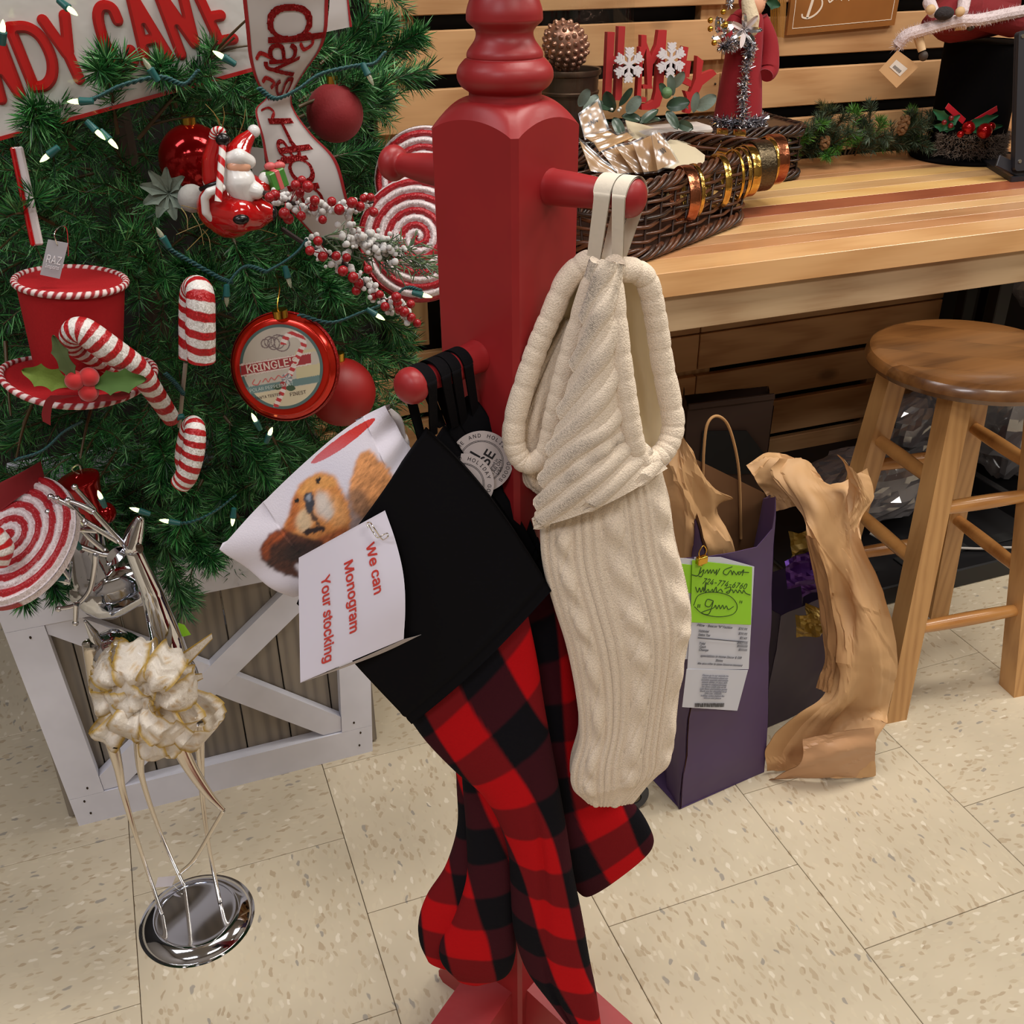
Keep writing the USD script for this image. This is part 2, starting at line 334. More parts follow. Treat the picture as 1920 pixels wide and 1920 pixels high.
# slatted wall of pale boards over a dark backing
SW = wood('pine_boards', (210, 164, 116), (176, 126, 80), 0, 1., .55)
STUD = wood('pine_studs', (206, 165, 116), (170, 124, 78), 2, 1., .6)
wb = Thing('wall_back', None, None, kind='structure')
wb.part('backing', box(np.array([-2.6, 2.09, 0]), np.array([4.6, 2.2, 2.9]), 0), M_DARK)
rows = [(.659, .734), (.759, .834), (.859, .934), (.959, 1.034), (1.06, 1.135), (1.16, 1.235), (1.26, 1.335)]
for lo, hi in rows:
    for a, b in ((.476, 1.2), (1.203, 2.05), (2.053, 3.1)):
        wb.part('plank', box(np.array([a, 1.993, lo]), np.array([b, 2.010, hi]), .0015), SW)
for a, b in ((.478, .56), (1.155, 1.25), (2.0, 2.1)):
    wb.part('stud', box(np.array([a, 2.0105, .43]), np.array([b, 2.035, 1.36]), .001), STUD)
for lo, hi in ((.0, .062), (.078, .168), (.186, .268), (.284, .372), (.376, .42)):
    for a, b in ((.25, 1.204), (1.207, 1.90)):
        wb.part('plank', box(np.array([a, 1.993, lo]), np.array([b, 2.010, hi]), .0015), SW)
for a, b in ((1.14, 1.25), (.3, .38), (1.72, 1.76)):
    wb.part('stud', box(np.array([a, 2.0105, .0]), np.array([b, 2.035, .42]), .001), STUD)
nails = [(ball((x, 1.9925, lo+dz), .0022, 6)) for lo, hi in rows for x in (.492, 1.19, 1.215, 2.04) for dz in (.02, .055)]
wb.part('nail', cat(*nails), mat('nail_head', (70, 60, 50), .5, 1.), kind='stuff')

# ---------------------------------------------------------------- striped butcher block table against the wall
tb = Thing('wooden_table', 'long table with striped laminated wooden top against the slatted wall', 'table', (1.9, 1.65, 0))
TONES = {'tan': ((222, 175, 122), (198, 146, 94)), 'brown': ((200, 152, 108), (176, 126, 84)), 'red': ((164, 92, 62), (142, 76, 50)), 'yellow': ((238, 196, 128), (220, 170, 102)), 'pink': ((214, 156, 108), (190, 130, 84)), 'pale': ((230, 188, 136), (208, 160, 106))}
edges = [(1.330, 1.398, 'tan'), (1.398, 1.442, 'pink'), (1.442, 1.487, 'brown'), (1.487, 1.528, 'pale'), (1.528, 1.572, 'pink'), (1.572, 1.637, 'red'), (1.637, 1.690, 'yellow'), (1.690, 1.742, 'pale'), (1.742, 1.800, 'yellow'), (1.800, 1.830, 'brown'), (1.830, 1.905, 'pink'), (1.905, 1.985, 'tan')]
for a, b, t in edges:
    tb.part('stave', box(np.array([.56, a+.0001, .712]), np.array([3.0, b-.0001, .75]), .0008), wood('stave_'+t, *TONES[t], 0, .9, .38, False, .25))
tb.part('apron', box(np.array([.60, 1.342, .652]), np.array([2.96, 1.366, .712]), .001), wood('apron_pine', (196, 168, 132), (164, 130, 94), 0, 1.2, .6))
for x in (.62, 2.9):
    for y in (1.37, 1.93): tb.part('leg', box(np.array([x, y-.0, 0]), np.array([x+.045, y+.045, .711]), .002), STUD)

# ---------------------------------------------------------------- round bar stool
stl = Thing('wooden_stool', 'round wooden stool with square splayed legs in front of the striped table', 'stool', (1.222, 1.195, 0))
SEAT = wood('stool_seat_wood', (128, 84, 44), (78, 46, 20), 0, .9, .28, False, .5); LEGW = wood('stool_leg_wood', (198, 150, 94), (166, 118, 68), 2, 1.4, .4, False, .2); RUNG = wood('stool_rung_wood', (206, 148, 84), (170, 112, 58), 0, 1.2, .35, False, .3)
sa = .58; nb = 5; R_ = .163                                                    # the seat is glued up from strips
prof = sg.Point(0, 0).buffer(R_, 64)
def seat_strip(a, b):
    t, r = np.linspace(-math.pi/2, math.pi/2, 9), .012
    full = lathe([(0, 0), (R_-.012, 0), (R_-.004, .003), (R_, .011), (R_-.001, .019), (R_-.006, .026), (R_-.016, .0305), (0, .031)], 96)
    m = manifold3d.Manifold(manifold3d.Mesh(full[0].astype(np.float32), trimesh.Trimesh(*full, process=True).faces.astype(np.uint32))) if False else trimesh.Trimesh(*full, process=True)
    man = manifold3d.Manifold(manifold3d.Mesh(np.asarray(m.vertices, np.float32), np.asarray(m.faces, np.uint32)))
    cut = manifold3d.Manifold.cube([.4, b-a, .2], True).translate([0, (a+b)/2, 0])
    o = (man ^ cut).to_mesh(); return (o.vert_properties[:, :3].astype(float), o.tri_verts)
w = np.linspace(-R_-.001, R_+.001, nb+1)
for a, b in zip(w[:-1], w[1:]):
    try: stl.part('seat_strip', tf(seat_strip(a+.0001, b-.0001), rotz(sa+1.9), (1.222, 1.195, .579)), SEAT, 30)
    except Exception: pass
FT = [(1.093, 1.076), (1.348, 1.052), (1.375, 1.30), (1.118, 1.325)]; TP = [(1.222+.62*(x-1.234), 1.195+.62*(y-1.188)) for x, y in FT]
legax = []
for (x, y), (u, v) in zip(FT, TP):
    a, b = np.array([x, y, 0.]), np.array([u, v, .578]); d = (b-a)/b[2]; legax.append((a, d))
    h = .02; S = np.array([[-h, -h], [h, -h], [h, h], [-h, h]]) @ rotz(-.09)[:2, :2].T
    V = np.array([[p[0]+a[0], p[1]+a[1], 0] for p in S] + [[p[0]*.9+b[0], p[1]*.9+b[1], .578] for p in S]); stl.part('leg', trimesh.convex.convex_hull(V), LEGW)
def along(k, zz): return legax[k][0] + legax[k][1]*zz
for i, j, zz in ((0, 1, .385), (0, 1, .168), (1, 2, .43), (1, 2, .235), (2, 3, .37), (2, 3, .18), (3, 0, .43), (3, 0, .285)):
    a, b = along(i, zz), along(j, zz); t = np.linspace(0, 1, 12)[:, None]
    stl.part('rung', tube(a+(b-a)*t, .0095+.0025*np.sin(np.linspace(0, math.pi, 12)), 14), RUNG)

# ---------------------------------------------------------------- red coat rack
RED = mat('red_painted_wood', (152, 34, 37), .42, var=(18, .08), bump=(90, .12, .0012), specular_ior_level=.45)
PC = np.array([.274, .748]); TILT = np.array([-.0131, -.0378]); PA = .5477
def onpost(z): return np.array([PC[0]+TILT[0]*(z-1), PC[1]+TILT[1]*(z-1), z])
E1 = np.array([math.cos(PA), math.sin(PA), 0]); E2 = np.array([-math.sin(PA), math.cos(PA), 0])
rk = Thing('coat_rack', 'red painted square post coat rack with turned top and hanging pegs', 'coat rack', onpost(0))
hs = .040; ZT = 1.073
def post():                                             # square shaft whose top is scalloped into the round turning
    n = 24; V, F = [], []
    bv = .004; per = []
    for k in range(4):
        a0 = k*math.pi/2; c, s = math.cos(a0), math.sin(a0)
        for t in np.linspace(-1, 1, n): 
            x, y = t*(hs-bv), -hs; per.append((x*c-y*s, x*s+y*c, 1-t*t))
    per = np.array(per); m = len(per); levels = []
    for z in np.linspace(0, ZT-.02, 14): levels.append([(p[0], p[1], z) for p in per])
    levels.append([(p[0], p[1], ZT-.003+.009*p[2]**.9) for p in per])
    ang = np.arctan2(per[:, 1], per[:, 0]); rad = np.hypot(per[:, 0], per[:, 1]); edge = ZT-.003+.009*per[:, 2]**.9
    for q in np.linspace(.12, 1, 9):
        r = rad*(1-q)+.0275*q; z = edge*(1-q)+(ZT+.016)*q + .004*math.sin(q*math.pi)
        levels.append(np.stack([r*np.cos(ang), r*np.sin(ang), z], 1))
    levels.append([(0, 0, ZT+.016)]*m); V = np.array([np.asarray(l) for l in levels]).reshape(-1, 3); f = gridfaces(len(levels), m, True)
    V2 = V[:, :1]*E1+V[:, 1:2]*E2; V2[:, 2] = V[:, 2]; V2[:, 0] += PC[0]+TILT[0]*(V[:, 2]-1); V2[:, 1] += PC[1]+TILT[1]*(V[:, 2]-1); return (V2, f)
rk.part('post', post(), RED, 28)
TP_ = [(.0265, 0), (.0262, .006), (.0266, .010), (.0315, .016), (.0345, .026), (.0335, .037), (.0292, .046), (.0270, .0485), (.0272, .051), (.0262, .057), (.0215, .068), (.0202, .076), (.0218, .082), (.0262, .089), (.0268, .094), (.0262, .103), (.0232, .116), (.0190, .124), (.0188, .127), (.0225, .131), (.0262, .138), (.0268, .147), (.0235, .16), (.02, .17), (.028, .19), (.033, .21), (.028, .232), (.012, .246), (0.0001, .25)]
tv, tfc = lathe(smoothprof(TP_, 150)*[1, .57], 56)
tv = tv + onpost(ZT+.0155); rk.part('turned_top', (tv, tfc), RED, 40)
def peg(z, direction, along_face, L=.098, label=None, up=.10):
    d = unit(direction); o = onpost(z) + d*.0385 + along_face
    pr_ = [(.0001, 0), (.0125, 0), (.0128, .008), (.0122, .03), (.0108, .055), (.0092, .072), (.0082, .080), (.0088, .083), (.0118, .0865), (.0138, .092), (.0138, .0975), (.0115, .104), (.006, .1085), (.0001, .1095)]
    rk.part('peg', lathe(smoothprof(pr_, 60)*[1, L/.1095], 28, o, frame(unit(d+np.array([0, 0, up])))), RED, 40, label)
peg(1.031, -E2, E1*.002, .080, None, .02); PEG_R = (onpost(1.031)-E2*.0385+E1*.002, unit(-E2+np.array([0, 0, .02])))
peg(.902, -E1, E2*.0, .088, None, .0); PEG_L = (onpost(.902)-E1*.0385, unit(-E1))
peg(1.034, E2, E1*(-.012), .076, None, .0)
peg(.905, E1, E2*0., .085)
for d, s in ((-E1, E2), (-E2, E1), (E1, E2), (E2, E1)):   # four sloping feet
    b = onpost(0); w = .03
    k = 1. if d is not E1 and d is not E2 else .22
    pl = sg.Polygon([(.0, .012), (.27*k, .012), (.30*k, .02), (.30*k, .03), (.22*k, .05), (.0, .115)])
    m = slab(pl, 2*w); v = np.asarray(m[0]); V = b + d*(v[:, :1]+.036) + s*(v[:, 2:3]-w); V[:, 2] = v[:, 1]-.012
    rk.part('foot', trimesh.Trimesh(V, m[1]) if np.linalg.det(np.stack([d, UP, s])) > 0 else (V, np.asarray(m[1])[:, ::-1]), RED)

# ---------------------------------------------------------------- white crate planter with X braces
cr = Thing('crate_planter', 'white framed crate with grey planks and X brace under the tree', 'planter', (.0, 1.53, 0))
WHT = mat('white_painted_wood', (218, 218, 228), .5, var=(25, .05), bump=(70, .1, .001)); GREY = wood('weathered_planks', (148, 138, 124), (112, 104, 96), 2, 1.1, .65)
YF, YB = 1.310, 1.74
def cx(z, s): return (.231+.055*z)*s + .0                 # the sides lean outwards
def beam(pts, y0, y1, bev=.0015): V = np.array([[x, y, z] for y in (y0, y1) for x, z in pts]); return trimesh.convex.convex_hull(V)
def front(y, t, pre=''):
    cr.part('rail', beam([(cx(0, -1), 0), (cx(0, 1), 0), (cx(.055, 1), .055), (cx(.055, -1), .055)], y, y+t), WHT)
    cr.part('rail', beam([(cx(.37, -1), .37), (cx(.37, 1), .37), (cx(.427, 1), .427), (cx(.427, -1), .427)], y, y+t), WHT)
    for s in (-1, 1): cr.part('post', beam([(cx(.0555, s), .0555), (cx(.0555, s)-s*.05, .0555), (cx(.3695, s)-s*.05, .3695), (cx(.3695, s), .3695)], y, y+t), WHT)
front(YF, .02); front(YB-.02, .02)
xi, zi0, zi1 = .181, .057, .368
def brace(x0, z0, x1, z1, y, t, w=.042):
    d = unit(np.array([x1-x0, 0, z1-z0])); n = np.array([-d[2], 0, d[0]])*w/2; a, b = np.array([x0, 0, z0]), np.array([x1, 0, z1])
    P = [a-n, b-n, b+n, a+n]; poly = sg.Polygon([(p[0], p[2]) for p in P]).intersection(sg.Polygon([(-cx(zi0, 1)+.0505, zi0), (cx(zi0, 1)-.0505, zi0), (cx(zi1, 1)-.0505, zi1), (-cx(zi1, 1)+.0505, zi1)]))
    return slab(poly, t, np.array([[1, 0, 0], [0, 0, -1], [0, 1, 0]]), (0, y+t, 0))
cr.part('brace', brace(-.21, .037, .225, .40, YF+.002, .017), WHT)
dv = unit(np.array([-.435, .363])); mid = np.array([.005, .212])
cr.part('brace', brace(.21, .037, mid[0]+.0, mid[1]+.0, YF+.003, .015), WHT); cr.part('brace', brace(mid[0], mid[1], -.225, .40, YF+.003, .015), WHT)
px_ = np.linspace(-.245, .245, 8)
for a, b in zip(px_[:-1], px_[1:]): cr.part('plank', box(np.array([a+.001, YF+.0205, .004]), np.array([b-.001, YF+.032, .425]), .001), GREY)
for s in (-1, 1):
    x = s*.252; ys = np.linspace(YF+.034, YB-.022, 6)
    for a, b in zip(ys[:-1], ys[1:]): cr.part('plank', beam([(cx(0, s)-s*.002, 0), (cx(0, s)-s*.012, 0), (cx(.42, s)-s*.012, .42), (cx(.42, s)-s*.002, .42)], a+.001, b-.001), GREY)
cr.part('bottom_board', box(np.array([-.22, YF+.035, .02]), np.array([.22, YB-.022, .035]), .001), GREY)
nl = [ball((s*x, YF-.0003, z), (.0016, .0012, .0024), 6) for s in (-1, 1) for x, z in ((.205, .07), (.214, .046), (.21, .02), (.222, .355))]
cr.part('nail', cat(*nl), mat('nail_head'), kind='stuff')
# ---------------------------------------------------------------- the tree in the crate
TREE = np.array([.02, 1.56])
GREEN = mat('fir_needles', vc=True, rough=.45, specular_ior_level=.45)
tr = Thing('christmas_tree', 'green artificial fir tree with lights and ornaments standing in the white crate', 'christmas tree', (TREE[0], TREE[1], .036))
tr.part('trunk', tube([(TREE[0], TREE[1], .036), (TREE[0], TREE[1], 1.5)], [.018, .012], 10), mat('trunk_brown', (58, 42, 30), .9))
KEEP = []                                                # (centre, radius, reach): room left in front of the ornaments
def keep(c, r, reach=.25): KEEP.append((np.asarray(c, float), r, reach))
NEEDLES = [lin(c) for c in ((26, 82, 38), (22, 70, 34), (40, 102, 46), (34, 92, 40), (62, 126, 62), (16, 50, 30), (98, 150, 92))]
OUT = -AHEAD*.9 + UP*.35; OUT = OUT/np.linalg.norm(OUT)
def spray(P, n, ln, r, w=.0012, lo=0.):
    """needles around the twig P (points), n of them, ln long; leaning towards the tip"""
    P = np.asarray(P, float); t = lo+(1-lo)*r.random(n); t = np.append(t[:-8], np.full(8, 1.)); i = np.minimum((t*(len(P)-1)).astype(int), len(P)-2); u = (t*(len(P)-1)-i)[:, None]
    b = P[i]*(1-u)+P[i+1]*u; d = P[i+1]-P[i]; d /= np.linalg.norm(d, axis=1, keepdims=True)
    g = r.normal(size=(n, 3)); g -= (g*d).sum(1, keepdims=True)*d; g /= np.linalg.norm(g, axis=1, keepdims=True)
    lean = r.uniform(.35, 1.05, n)[:, None]; nd = g*np.sin(lean+.15)+d*np.cos(lean+.15); l = ln*r.uniform(.75, 1.2, n)[:, None]*(1-.25*np.maximum(t-.75, 0)[:, None])
    tip = b+nd*l; s = np.cross(nd, r.normal(size=(n, 3))); s /= np.linalg.norm(s, axis=1, keepdims=True); s *= w/2
    for c, rr, reach in KEEP:
        q = (b+tip)/2-c; a = np.clip(q@OUT, 0, reach); dist = np.linalg.norm(q-a[:, None]*OUT, axis=1); ok = dist > rr
        b, tip, s, nd = b[ok], tip[ok], s[ok], nd[ok]
    n = len(b)
    if n == 0: return None
    V = np.stack([b-s*.6, b+s*.6, b*.35+tip*.65+s, tip, b*.35+tip*.65-s], 1).reshape(-1, 3); k = np.arange(n)[:, None]*5
    f = np.vstack([k+np.array([[0, 1, 2]]), k+np.array([[0, 2, 4]]), k+np.array([[4, 2, 3]])])
    c = np.array([NEEDLES[j] for j in r.integers(0, len(NEEDLES), n)])*r.uniform(.75, 1.5, (n, 1))
    return (V, f, np.repeat(c, 5, 0))
def twig(P, r0): return tint(tube(P, np.linspace(r0, r0*.5, len(P)), 5), (74, 58, 34))
def droop(a, b, sag, k=9):
    t = np.linspace(0, 1, k)[:, None]; return a+(b-a)*t + np.array([0, 0, 1.])*(sag*np.sin(t*math.pi) - 0*t)
def branch_mesh(a, b, r, n=420, ln=.024, side=5, sag=.01, fan=.7):
    P = droop(np.asarray(a, float), np.asarray(b, float), sag); L = np.linalg.norm(P[-1]-P[0]); ms = [twig(P, .0022)]; m = spray(P, n, ln, r, lo=.15)
    if m is not None: ms.append(m)
    d = unit(P[-1]-P[0])
    for q in range(side):
        t = .2+.65*q/max(side-1, 1); o = P[int(t*8)]; g = r.normal(size=3); g -= (g@d)*d; g = unit(g)
        e = o+(d*.75+g*fan)*L*(.5-.28*t); S = droop(o, e, sag*.5, 6); m = spray(S, int(n*.5), ln, r)
        if m is not None: ms += [twig(S, .0014), m]
    return cat(*ms)
RT = np.random.default_rng(3)
# ---------------------------------------------------------------- what hangs and sticks in the tree
GLR = mat('red_glitter', (170, 22, 26), .35, grit=(900, .9), metal=.3); RGLOSS = mat('glossy_red_enamel', (176, 16, 18), .12, coat_weight=.6); WGLOSS = mat('white_enamel', (222, 220, 218), .22)
RFELT = mat('red_felt', (158, 18, 24), .8, bump=(500, .5, .001), grit=(900, .12), specular_ior_level=.3); RBALL = mat('red_glass', (150, 10, 14), .1, metal=.6); RVEL = mat('red_velvet', (124, 8, 18), .75, sheen_weight=.05, bump=(300, .3, .001))
VC = mat('painted_gloss', vc=True, rough=.3); VCM = mat('printed_matte', vc=True, rough=.75); VGLIT = mat('candy_glitter', vc=True, rough=.4, grit=(800, .55)); VCLOTH = mat('printed_cloth', vc=True, rough=.9, bump=(700, .25, .0008), sheen_weight=.15)
SILVER = mat('polished_silver', (226, 222, 214), .09, 1.); GOLD = mat('gold_metal', (214, 168, 70), .22, 1.); CORD = mat('green_light_cord', (24, 74, 76), .45); SOCK = mat('green_socket', (22, 84, 82), .4)
BLACKG = mat('black_gloss', (14, 12, 13), .25)
_bulb = usdkit.material(stage, '/World/Looks/lit_bulb', {'e': ('emission', dict(color=(.9, 1., .36), strength=2.6))}, [], surface='e.emission')
UNLIT = mat('clear_bulb', (226, 230, 206), .08, transmission_weight=.7, ior=1.45)
def px_plane(y):
    """plane facing the viewer's side at depth y: returns f(px, py) -> point"""
    return lambda x, yy: onY(x, yy, y)

# -- embossed metal sign
sp = lambda x, y: onY(x, y, 1.125)
so = sp(60, 168); se = unit(np.array([math.cos(.20), 0, math.sin(.20)])); sv = np.array([-se[2], 0, se[0]])
def s2(x, y): p = sp(x, y)-so; return (p@se, p@sv)
sign = Thing('candy_cane_sign', 'white metal sign with raised red capital letters tilted in the tree', 'sign', so+np.array([0, 0, -.05]))
b0, b1 = s2(-70, 262)[0], s2(560, 100)[0]; vb = np.mean([s2(0, 247)[1], s2(80, 229)[1]])
brd = sg.box(b0, vb, b1, vb+.205).buffer(.004)
XZ = lambda me, lift=0.: lay(me, so+np.array([0, -lift, 0]), se, sv)
sign.part('board', XZ(slab(brd, .003)), mat('white_sign_enamel', (196, 194, 190), .2, coat_weight=.5, bump=(28, .35, .004)))
sign.part('rim', XZ(slab(brd.buffer(.002).difference(brd.buffer(-.0015)), .006), -.001), RGLOSS, label='red painted edge')
def crop1(*pts): return [s2(x/4, y/4) for x, y in pts]
LET = [[crop1((0, 310), (150, 705)), crop1((-100, 330), (150, 705)), crop1((-100, 330), (10, 740))],
       [crop1((75, 205), (255, 650)), crop1((75, 205), (205, 205), (310, 280), (385, 430), (390, 560), (340, 635), (255, 650))],
       [crop1((322, 150), (500, 400)), crop1((485, 115), (512, 380)), crop1((500, 380), (595, 590))],
       [crop1((880, 150), (835, 60), (760, 50), (735, 130), (775, 290), (850, 440), (940, 500), (1000, 450), (975, 375))],
       [crop1((985, -10), (1095, 465)), crop1((1000, -10), (1265, 425)), crop1((1085, 305), (1180, 285))],
       [crop1((1195, -20), (1355, 405)), crop1((1215, -20), (1455, 320)), crop1((1360, -60), (1455, 320))],
       [crop1((1480, -40), (1640, 310)), crop1((1640, 310), (1745, 290)), crop1((1560, 130), (1650, 115))]]
for L_ in LET:
    pol = sg.MultiLineString([spline(p, 30) if len(p) > 3 else p for p in L_]).buffer(.0051, quad_segs=4)
    mm = [slab(pol.buffer(-q), .0016, t=(0, 0, .0028+.0014*i)) for i, q in enumerate((0, .0007, .0015, .0027))]
    sign.part('letter', XZ(cat(*mm)), RGLOSS, 50)

# -- wide ribbon with lettering
def two(L, Rr, y, n=5):
    """rows of points from a left and a right outline in the picture, at depth y (scalar or one per row)"""
    y = np.broadcast_to(np.asarray(y, float), (len(L),)); return [[onY(*(np.array(l)+(np.array(r)-np.array(l))*q), yy) for q in np.linspace(0, 1, n)] for l, r, yy in zip(L, Rr, y)]
rb = Thing('holiday_ribbon', 'wide white ribbon with red edges and red glitter script hanging down the tree', 'ribbon', onY(560, 420, 1.12))
S1 = Sheet(two([(452, -40), (455, 0), (462, 60), (468, 110), (480, 150), (503, 186)], [(622, -40), (616, 0), (613, 50), (600, 90), (575, 130), (545, 178)], [1.06, 1.065, 1.07, 1.08, 1.09, 1.11]), lambda u, v: .004*np.sin(v*math.pi)+.0015*np.sin(9*u+3*v))
S2 = Sheet(two([(503, 180), (478, 205), (490, 260), (503, 320), (535, 385), (590, 445)], [(545, 178), (552, 205), (585, 250), (630, 300), (650, 370), (672, 442)], [1.11, 1.115, 1.11, 1.105, 1.11, 1.13]), lambda u, v: .004*np.sin(v*3+u*6))
S0 = Sheet(two([(612, -40), (618, 0), (612, 60)], [(650, -40), (655, 15), (660, 50)], 1.10))
RIB = mat('white_satin', (196, 190, 188), .5, sheen_weight=.2)
for S in (S1, S2, S0): rb.part('ribbon_tail', S.mesh(60, 24, .0005), RIB)
def edge(S, side, w=.03):
    v0, v1 = (0, w) if side == 0 else (1-w, 1); t = np.linspace(0, 1, 50); me = (np.array([[a, b, 0] for a in t for b in (v0, v1)]), gridfaces(50, 2)); return S.place(me, .0008)
for S, a in ((S1, 0), (S1, 1), (S2, 0), (S2, 1), (S0, 1)): rb.part('edge', edge(S, a, .045 if S is not S0 else .1), mat('red_edge', (150, 20, 26), .6))
def script(S, ch, u0, h, v0, wide=1., asp=.55):
    m = meshkit.text_mesh(ch, 1., .02, False); v = np.array(m.vertices); v[:, 2] = 0.; v = np.stack([u0+v[:, 0]*h*asp*wide, v0+v[:, 1]*h, v[:, 2]], 1); return S.place((v, np.array(m.faces)), .0013, 200)
for S, ch, u0, h, v0 in ((S1, 'd', .19, .72, .27), (S1, 'a', .47, .5, .27), (S1, 'y', .60, .5, .33), (S1, 's', .77, .55, .35), (S2, 'H', .24, .55, .25), (S2, 'a', .40, .45, .25), (S2, 'p', .52, .45, .30), (S2, 'p', .68, .45, .30)):
    rb.part('letter', script(S, ch, u0, h, v0), GLR)
for S_, st_ in ((S1, [(.46, .62), (.44, .78), (.52, .84), (.56, .74), (.51, .68)]), (S1, [(.60, .1), (.56, .16), (.60, .30)]), (S1, [(.80, .12), (.77, .2), (.82, .33), (.86, .25)]), (S2, [(.20, .15), (.16, .3), (.22, .45), (.28, .35)])): rb.part('scroll', S_.place(strokes([st_], .035), .0008), GLR)
keep(onY(540, 90, 1.07), .075); keep(onY(520, 250, 1.1), .045); keep(onY(590, 350, 1.1), .05); keep(onY(560, 160, 1.08), .03); NSIGN = len(KEEP); keep(sp(60, 100), .09, .12); keep(sp(200, 60), .085, .12); keep(sp(320, 30), .08, .1)

# -- figurine ornament
def blob(spec, pitch=.002, it=8):
    """one smooth body from a list of chains of (centre, radius)"""
    parts = []
    for ch in spec:
        sph = [manifold3d.Manifold.sphere(r, 20).translate(list(map(float, c))) for c, r in ch]
        parts += [manifold3d.Manifold.batch_hull([a, b]) for a, b in zip(sph[:-1], sph[1:])] if len(sph) > 1 else sph
    m = manifold3d.Manifold.batch_boolean(parts, manifold3d.OpType.Add).refine_to_length(pitch).to_mesh()
    t = trimesh.Trimesh(m.vert_properties[:, :3].astype(float), m.tri_verts, process=True); trimesh.smoothing.filter_taubin(t, .5, .53, it); return (np.array(t.vertices), np.array(t.faces))
q = lambda x, y, d=0.: onY(x, y, 1.075+d)
fg = Thing('figurine_ornament', 'glossy ornament of a white-bearded man in a red suit clinging to a candy cane', 'ornament', q(440, 425))
fg.part('body', blob([[(q(428, 345), .017), (q(425, 380), .026), (q(430, 395), .027)], [(q(440, 392), .024), (q(475, 398, -.012), .017), (q(496, 398, -.014), .011)], [(q(415, 390), .024), (q(450, 402, -.02), .018), (q(478, 408, -.02), .012)], [(q(402, 335), .012), (q(398, 300), .010), (q(408, 262), .008)], [(q(455, 345), .013), (q(490, 352, -.012), .009)]], .0025), RGLOSS, True, 'red suit')
fg.part('beard', blob([[(q(440, 318, -.014), .012), (q(448, 340, -.016), .016), (q(455, 362, -.016), .013)], [(q(455, 350, -.016), .012), (q(480, 358, -.022), .008)]], .0022), WGLOSS, True)
fg.part('face', ball(q(447, 312, -.020), (.012, .008, .008), 12), mat('porcelain_skin', (226, 170, 140), .25), True)
fg.part('hat_brim', blob([[(q(428, 300, -.016), .007), (q(448, 294, -.022), .008), (q(466, 303, -.016), .007)]], .002), WGLOSS, True); fg.part('hat', blob([[(q(445, 290, -.012), .012), (q(455, 270, -.006), .009), (q(470, 252, 0), .005)]], .002), RGLOSS, True); fg.part('pompom', ball(q(476, 246), .0062, 10), WGLOSS, True)
def stripe_tube(P, r, turns, k=90, n=14, cols=((190, 24, 28), (226, 222, 218)), duty=.45, lean=1.):
    v, f = tube(P, r, n, k=k, cap=False); m = len(v)//n; s = np.repeat(np.linspace(0, 1, m), n); a = np.tile(np.arange(n)/n, m); red = ((s*turns+a*lean) % 1) < duty
    return (v, f, np.where(red[:, None], lin(cols[0]), lin(cols[1])))
fg.part('candy_cane', stripe_tube([q(398, 258, -.012), q(402, 246, -.014), q(413, 244, -.016), q(418, 256, -.016), q(415, 310, -.026), q(409, 378, -.034)], .0034, 11, 160), VC, True)
fg.part('mitten', ball(q(418, 262, -.018), (.007, .006, .006), 10), BLACKG, True); fg.part('coat_trim', blob([[(q(384, 372, -.022), .004), (q(392, 360, -.026), .004), (q(415, 352, -.028), .004)], [(q(384, 372, -.022), .004), (q(386, 398, -.020), .004), (q(405, 418, -.012), .004)]], .0018), WGLOSS, True); fg.part('belt', tube([q(376, 355, -.014), q(392, 348, -.022), q(410, 342, -.024)], .0022, 8, 12), BLACKG, True)
fg.part('boot', ball(q(505, 398, -.014), (.008, .009, .008), 10), BLACKG, True); fg.part('boot', ball(q(452, 411, -.036), (.008, .006, .005), 10), BLACKG, True); fg.part('cuff', ball(q(496, 338, -.012), (.006, .006, .008), 10), WGLOSS, True)
gp = q(515, 335, -.01); fg.part('gift_box', tf(box(np.array([-.009]*3), np.array([.009]*3), .001), rotz(.4)@roty(-.25), gp), mat('gift_green', (70, 130, 52), .4)); fg.part('gift_bow', cat(tf(box(np.array([-.0025, -.0095, -.0095]), np.array([.0025, .0095, .0095]), .0005), rotz(.4)@roty(-.25), gp), ball(gp+np.array([-.003, 0, .012]), (.006, .004, .004), 8), ball(gp+np.array([.006, 0, .012]), (.006, .004, .004), 8)), mat('gift_pink', (206, 96, 96), .4))
fg.part('price_tag', Sheet([[q(468, 275, .02), q(494, 278, .02)], [q(474, 332, .02), q(500, 336, .02)]]).mesh(8, 6, .0004), mat('grey_card', (150, 152, 148), .7))
keep(q(440, 350), .055); keep(q(490, 370), .035); keep(q(440, 270), .03)

# -- gold grass
gr = Thing('gold_grass_spray', 'spray of thin golden grass stems around the red figurine', 'spray', q(415, 440))
for a, b in (((415, 245), (385, 195)), ((415, 245), (418, 200)), ((412, 245), (402, 215)), ((445, 260), (460, 205)), ((395, 410), (340, 385)), ((400, 415), (330, 440)), ((420, 425), (370, 400)), ((430, 425), (500, 405)), ((440, 428), (520, 440)), ((380, 430), (395, 470)), ((390, 430), (350, 470)), ((360, 400), (382, 460)), ((340, 390), (352, 430))):
    gr.part('stem', tube([onY(*a, 1.085), onY((a[0]+b[0])/2+4, (a[1]+b[1])/2-4, 1.075), onY(*b, 1.07)], [.0006, .0005, .0003], 5, 8), mat('dry_gold', (150, 128, 70), .45))

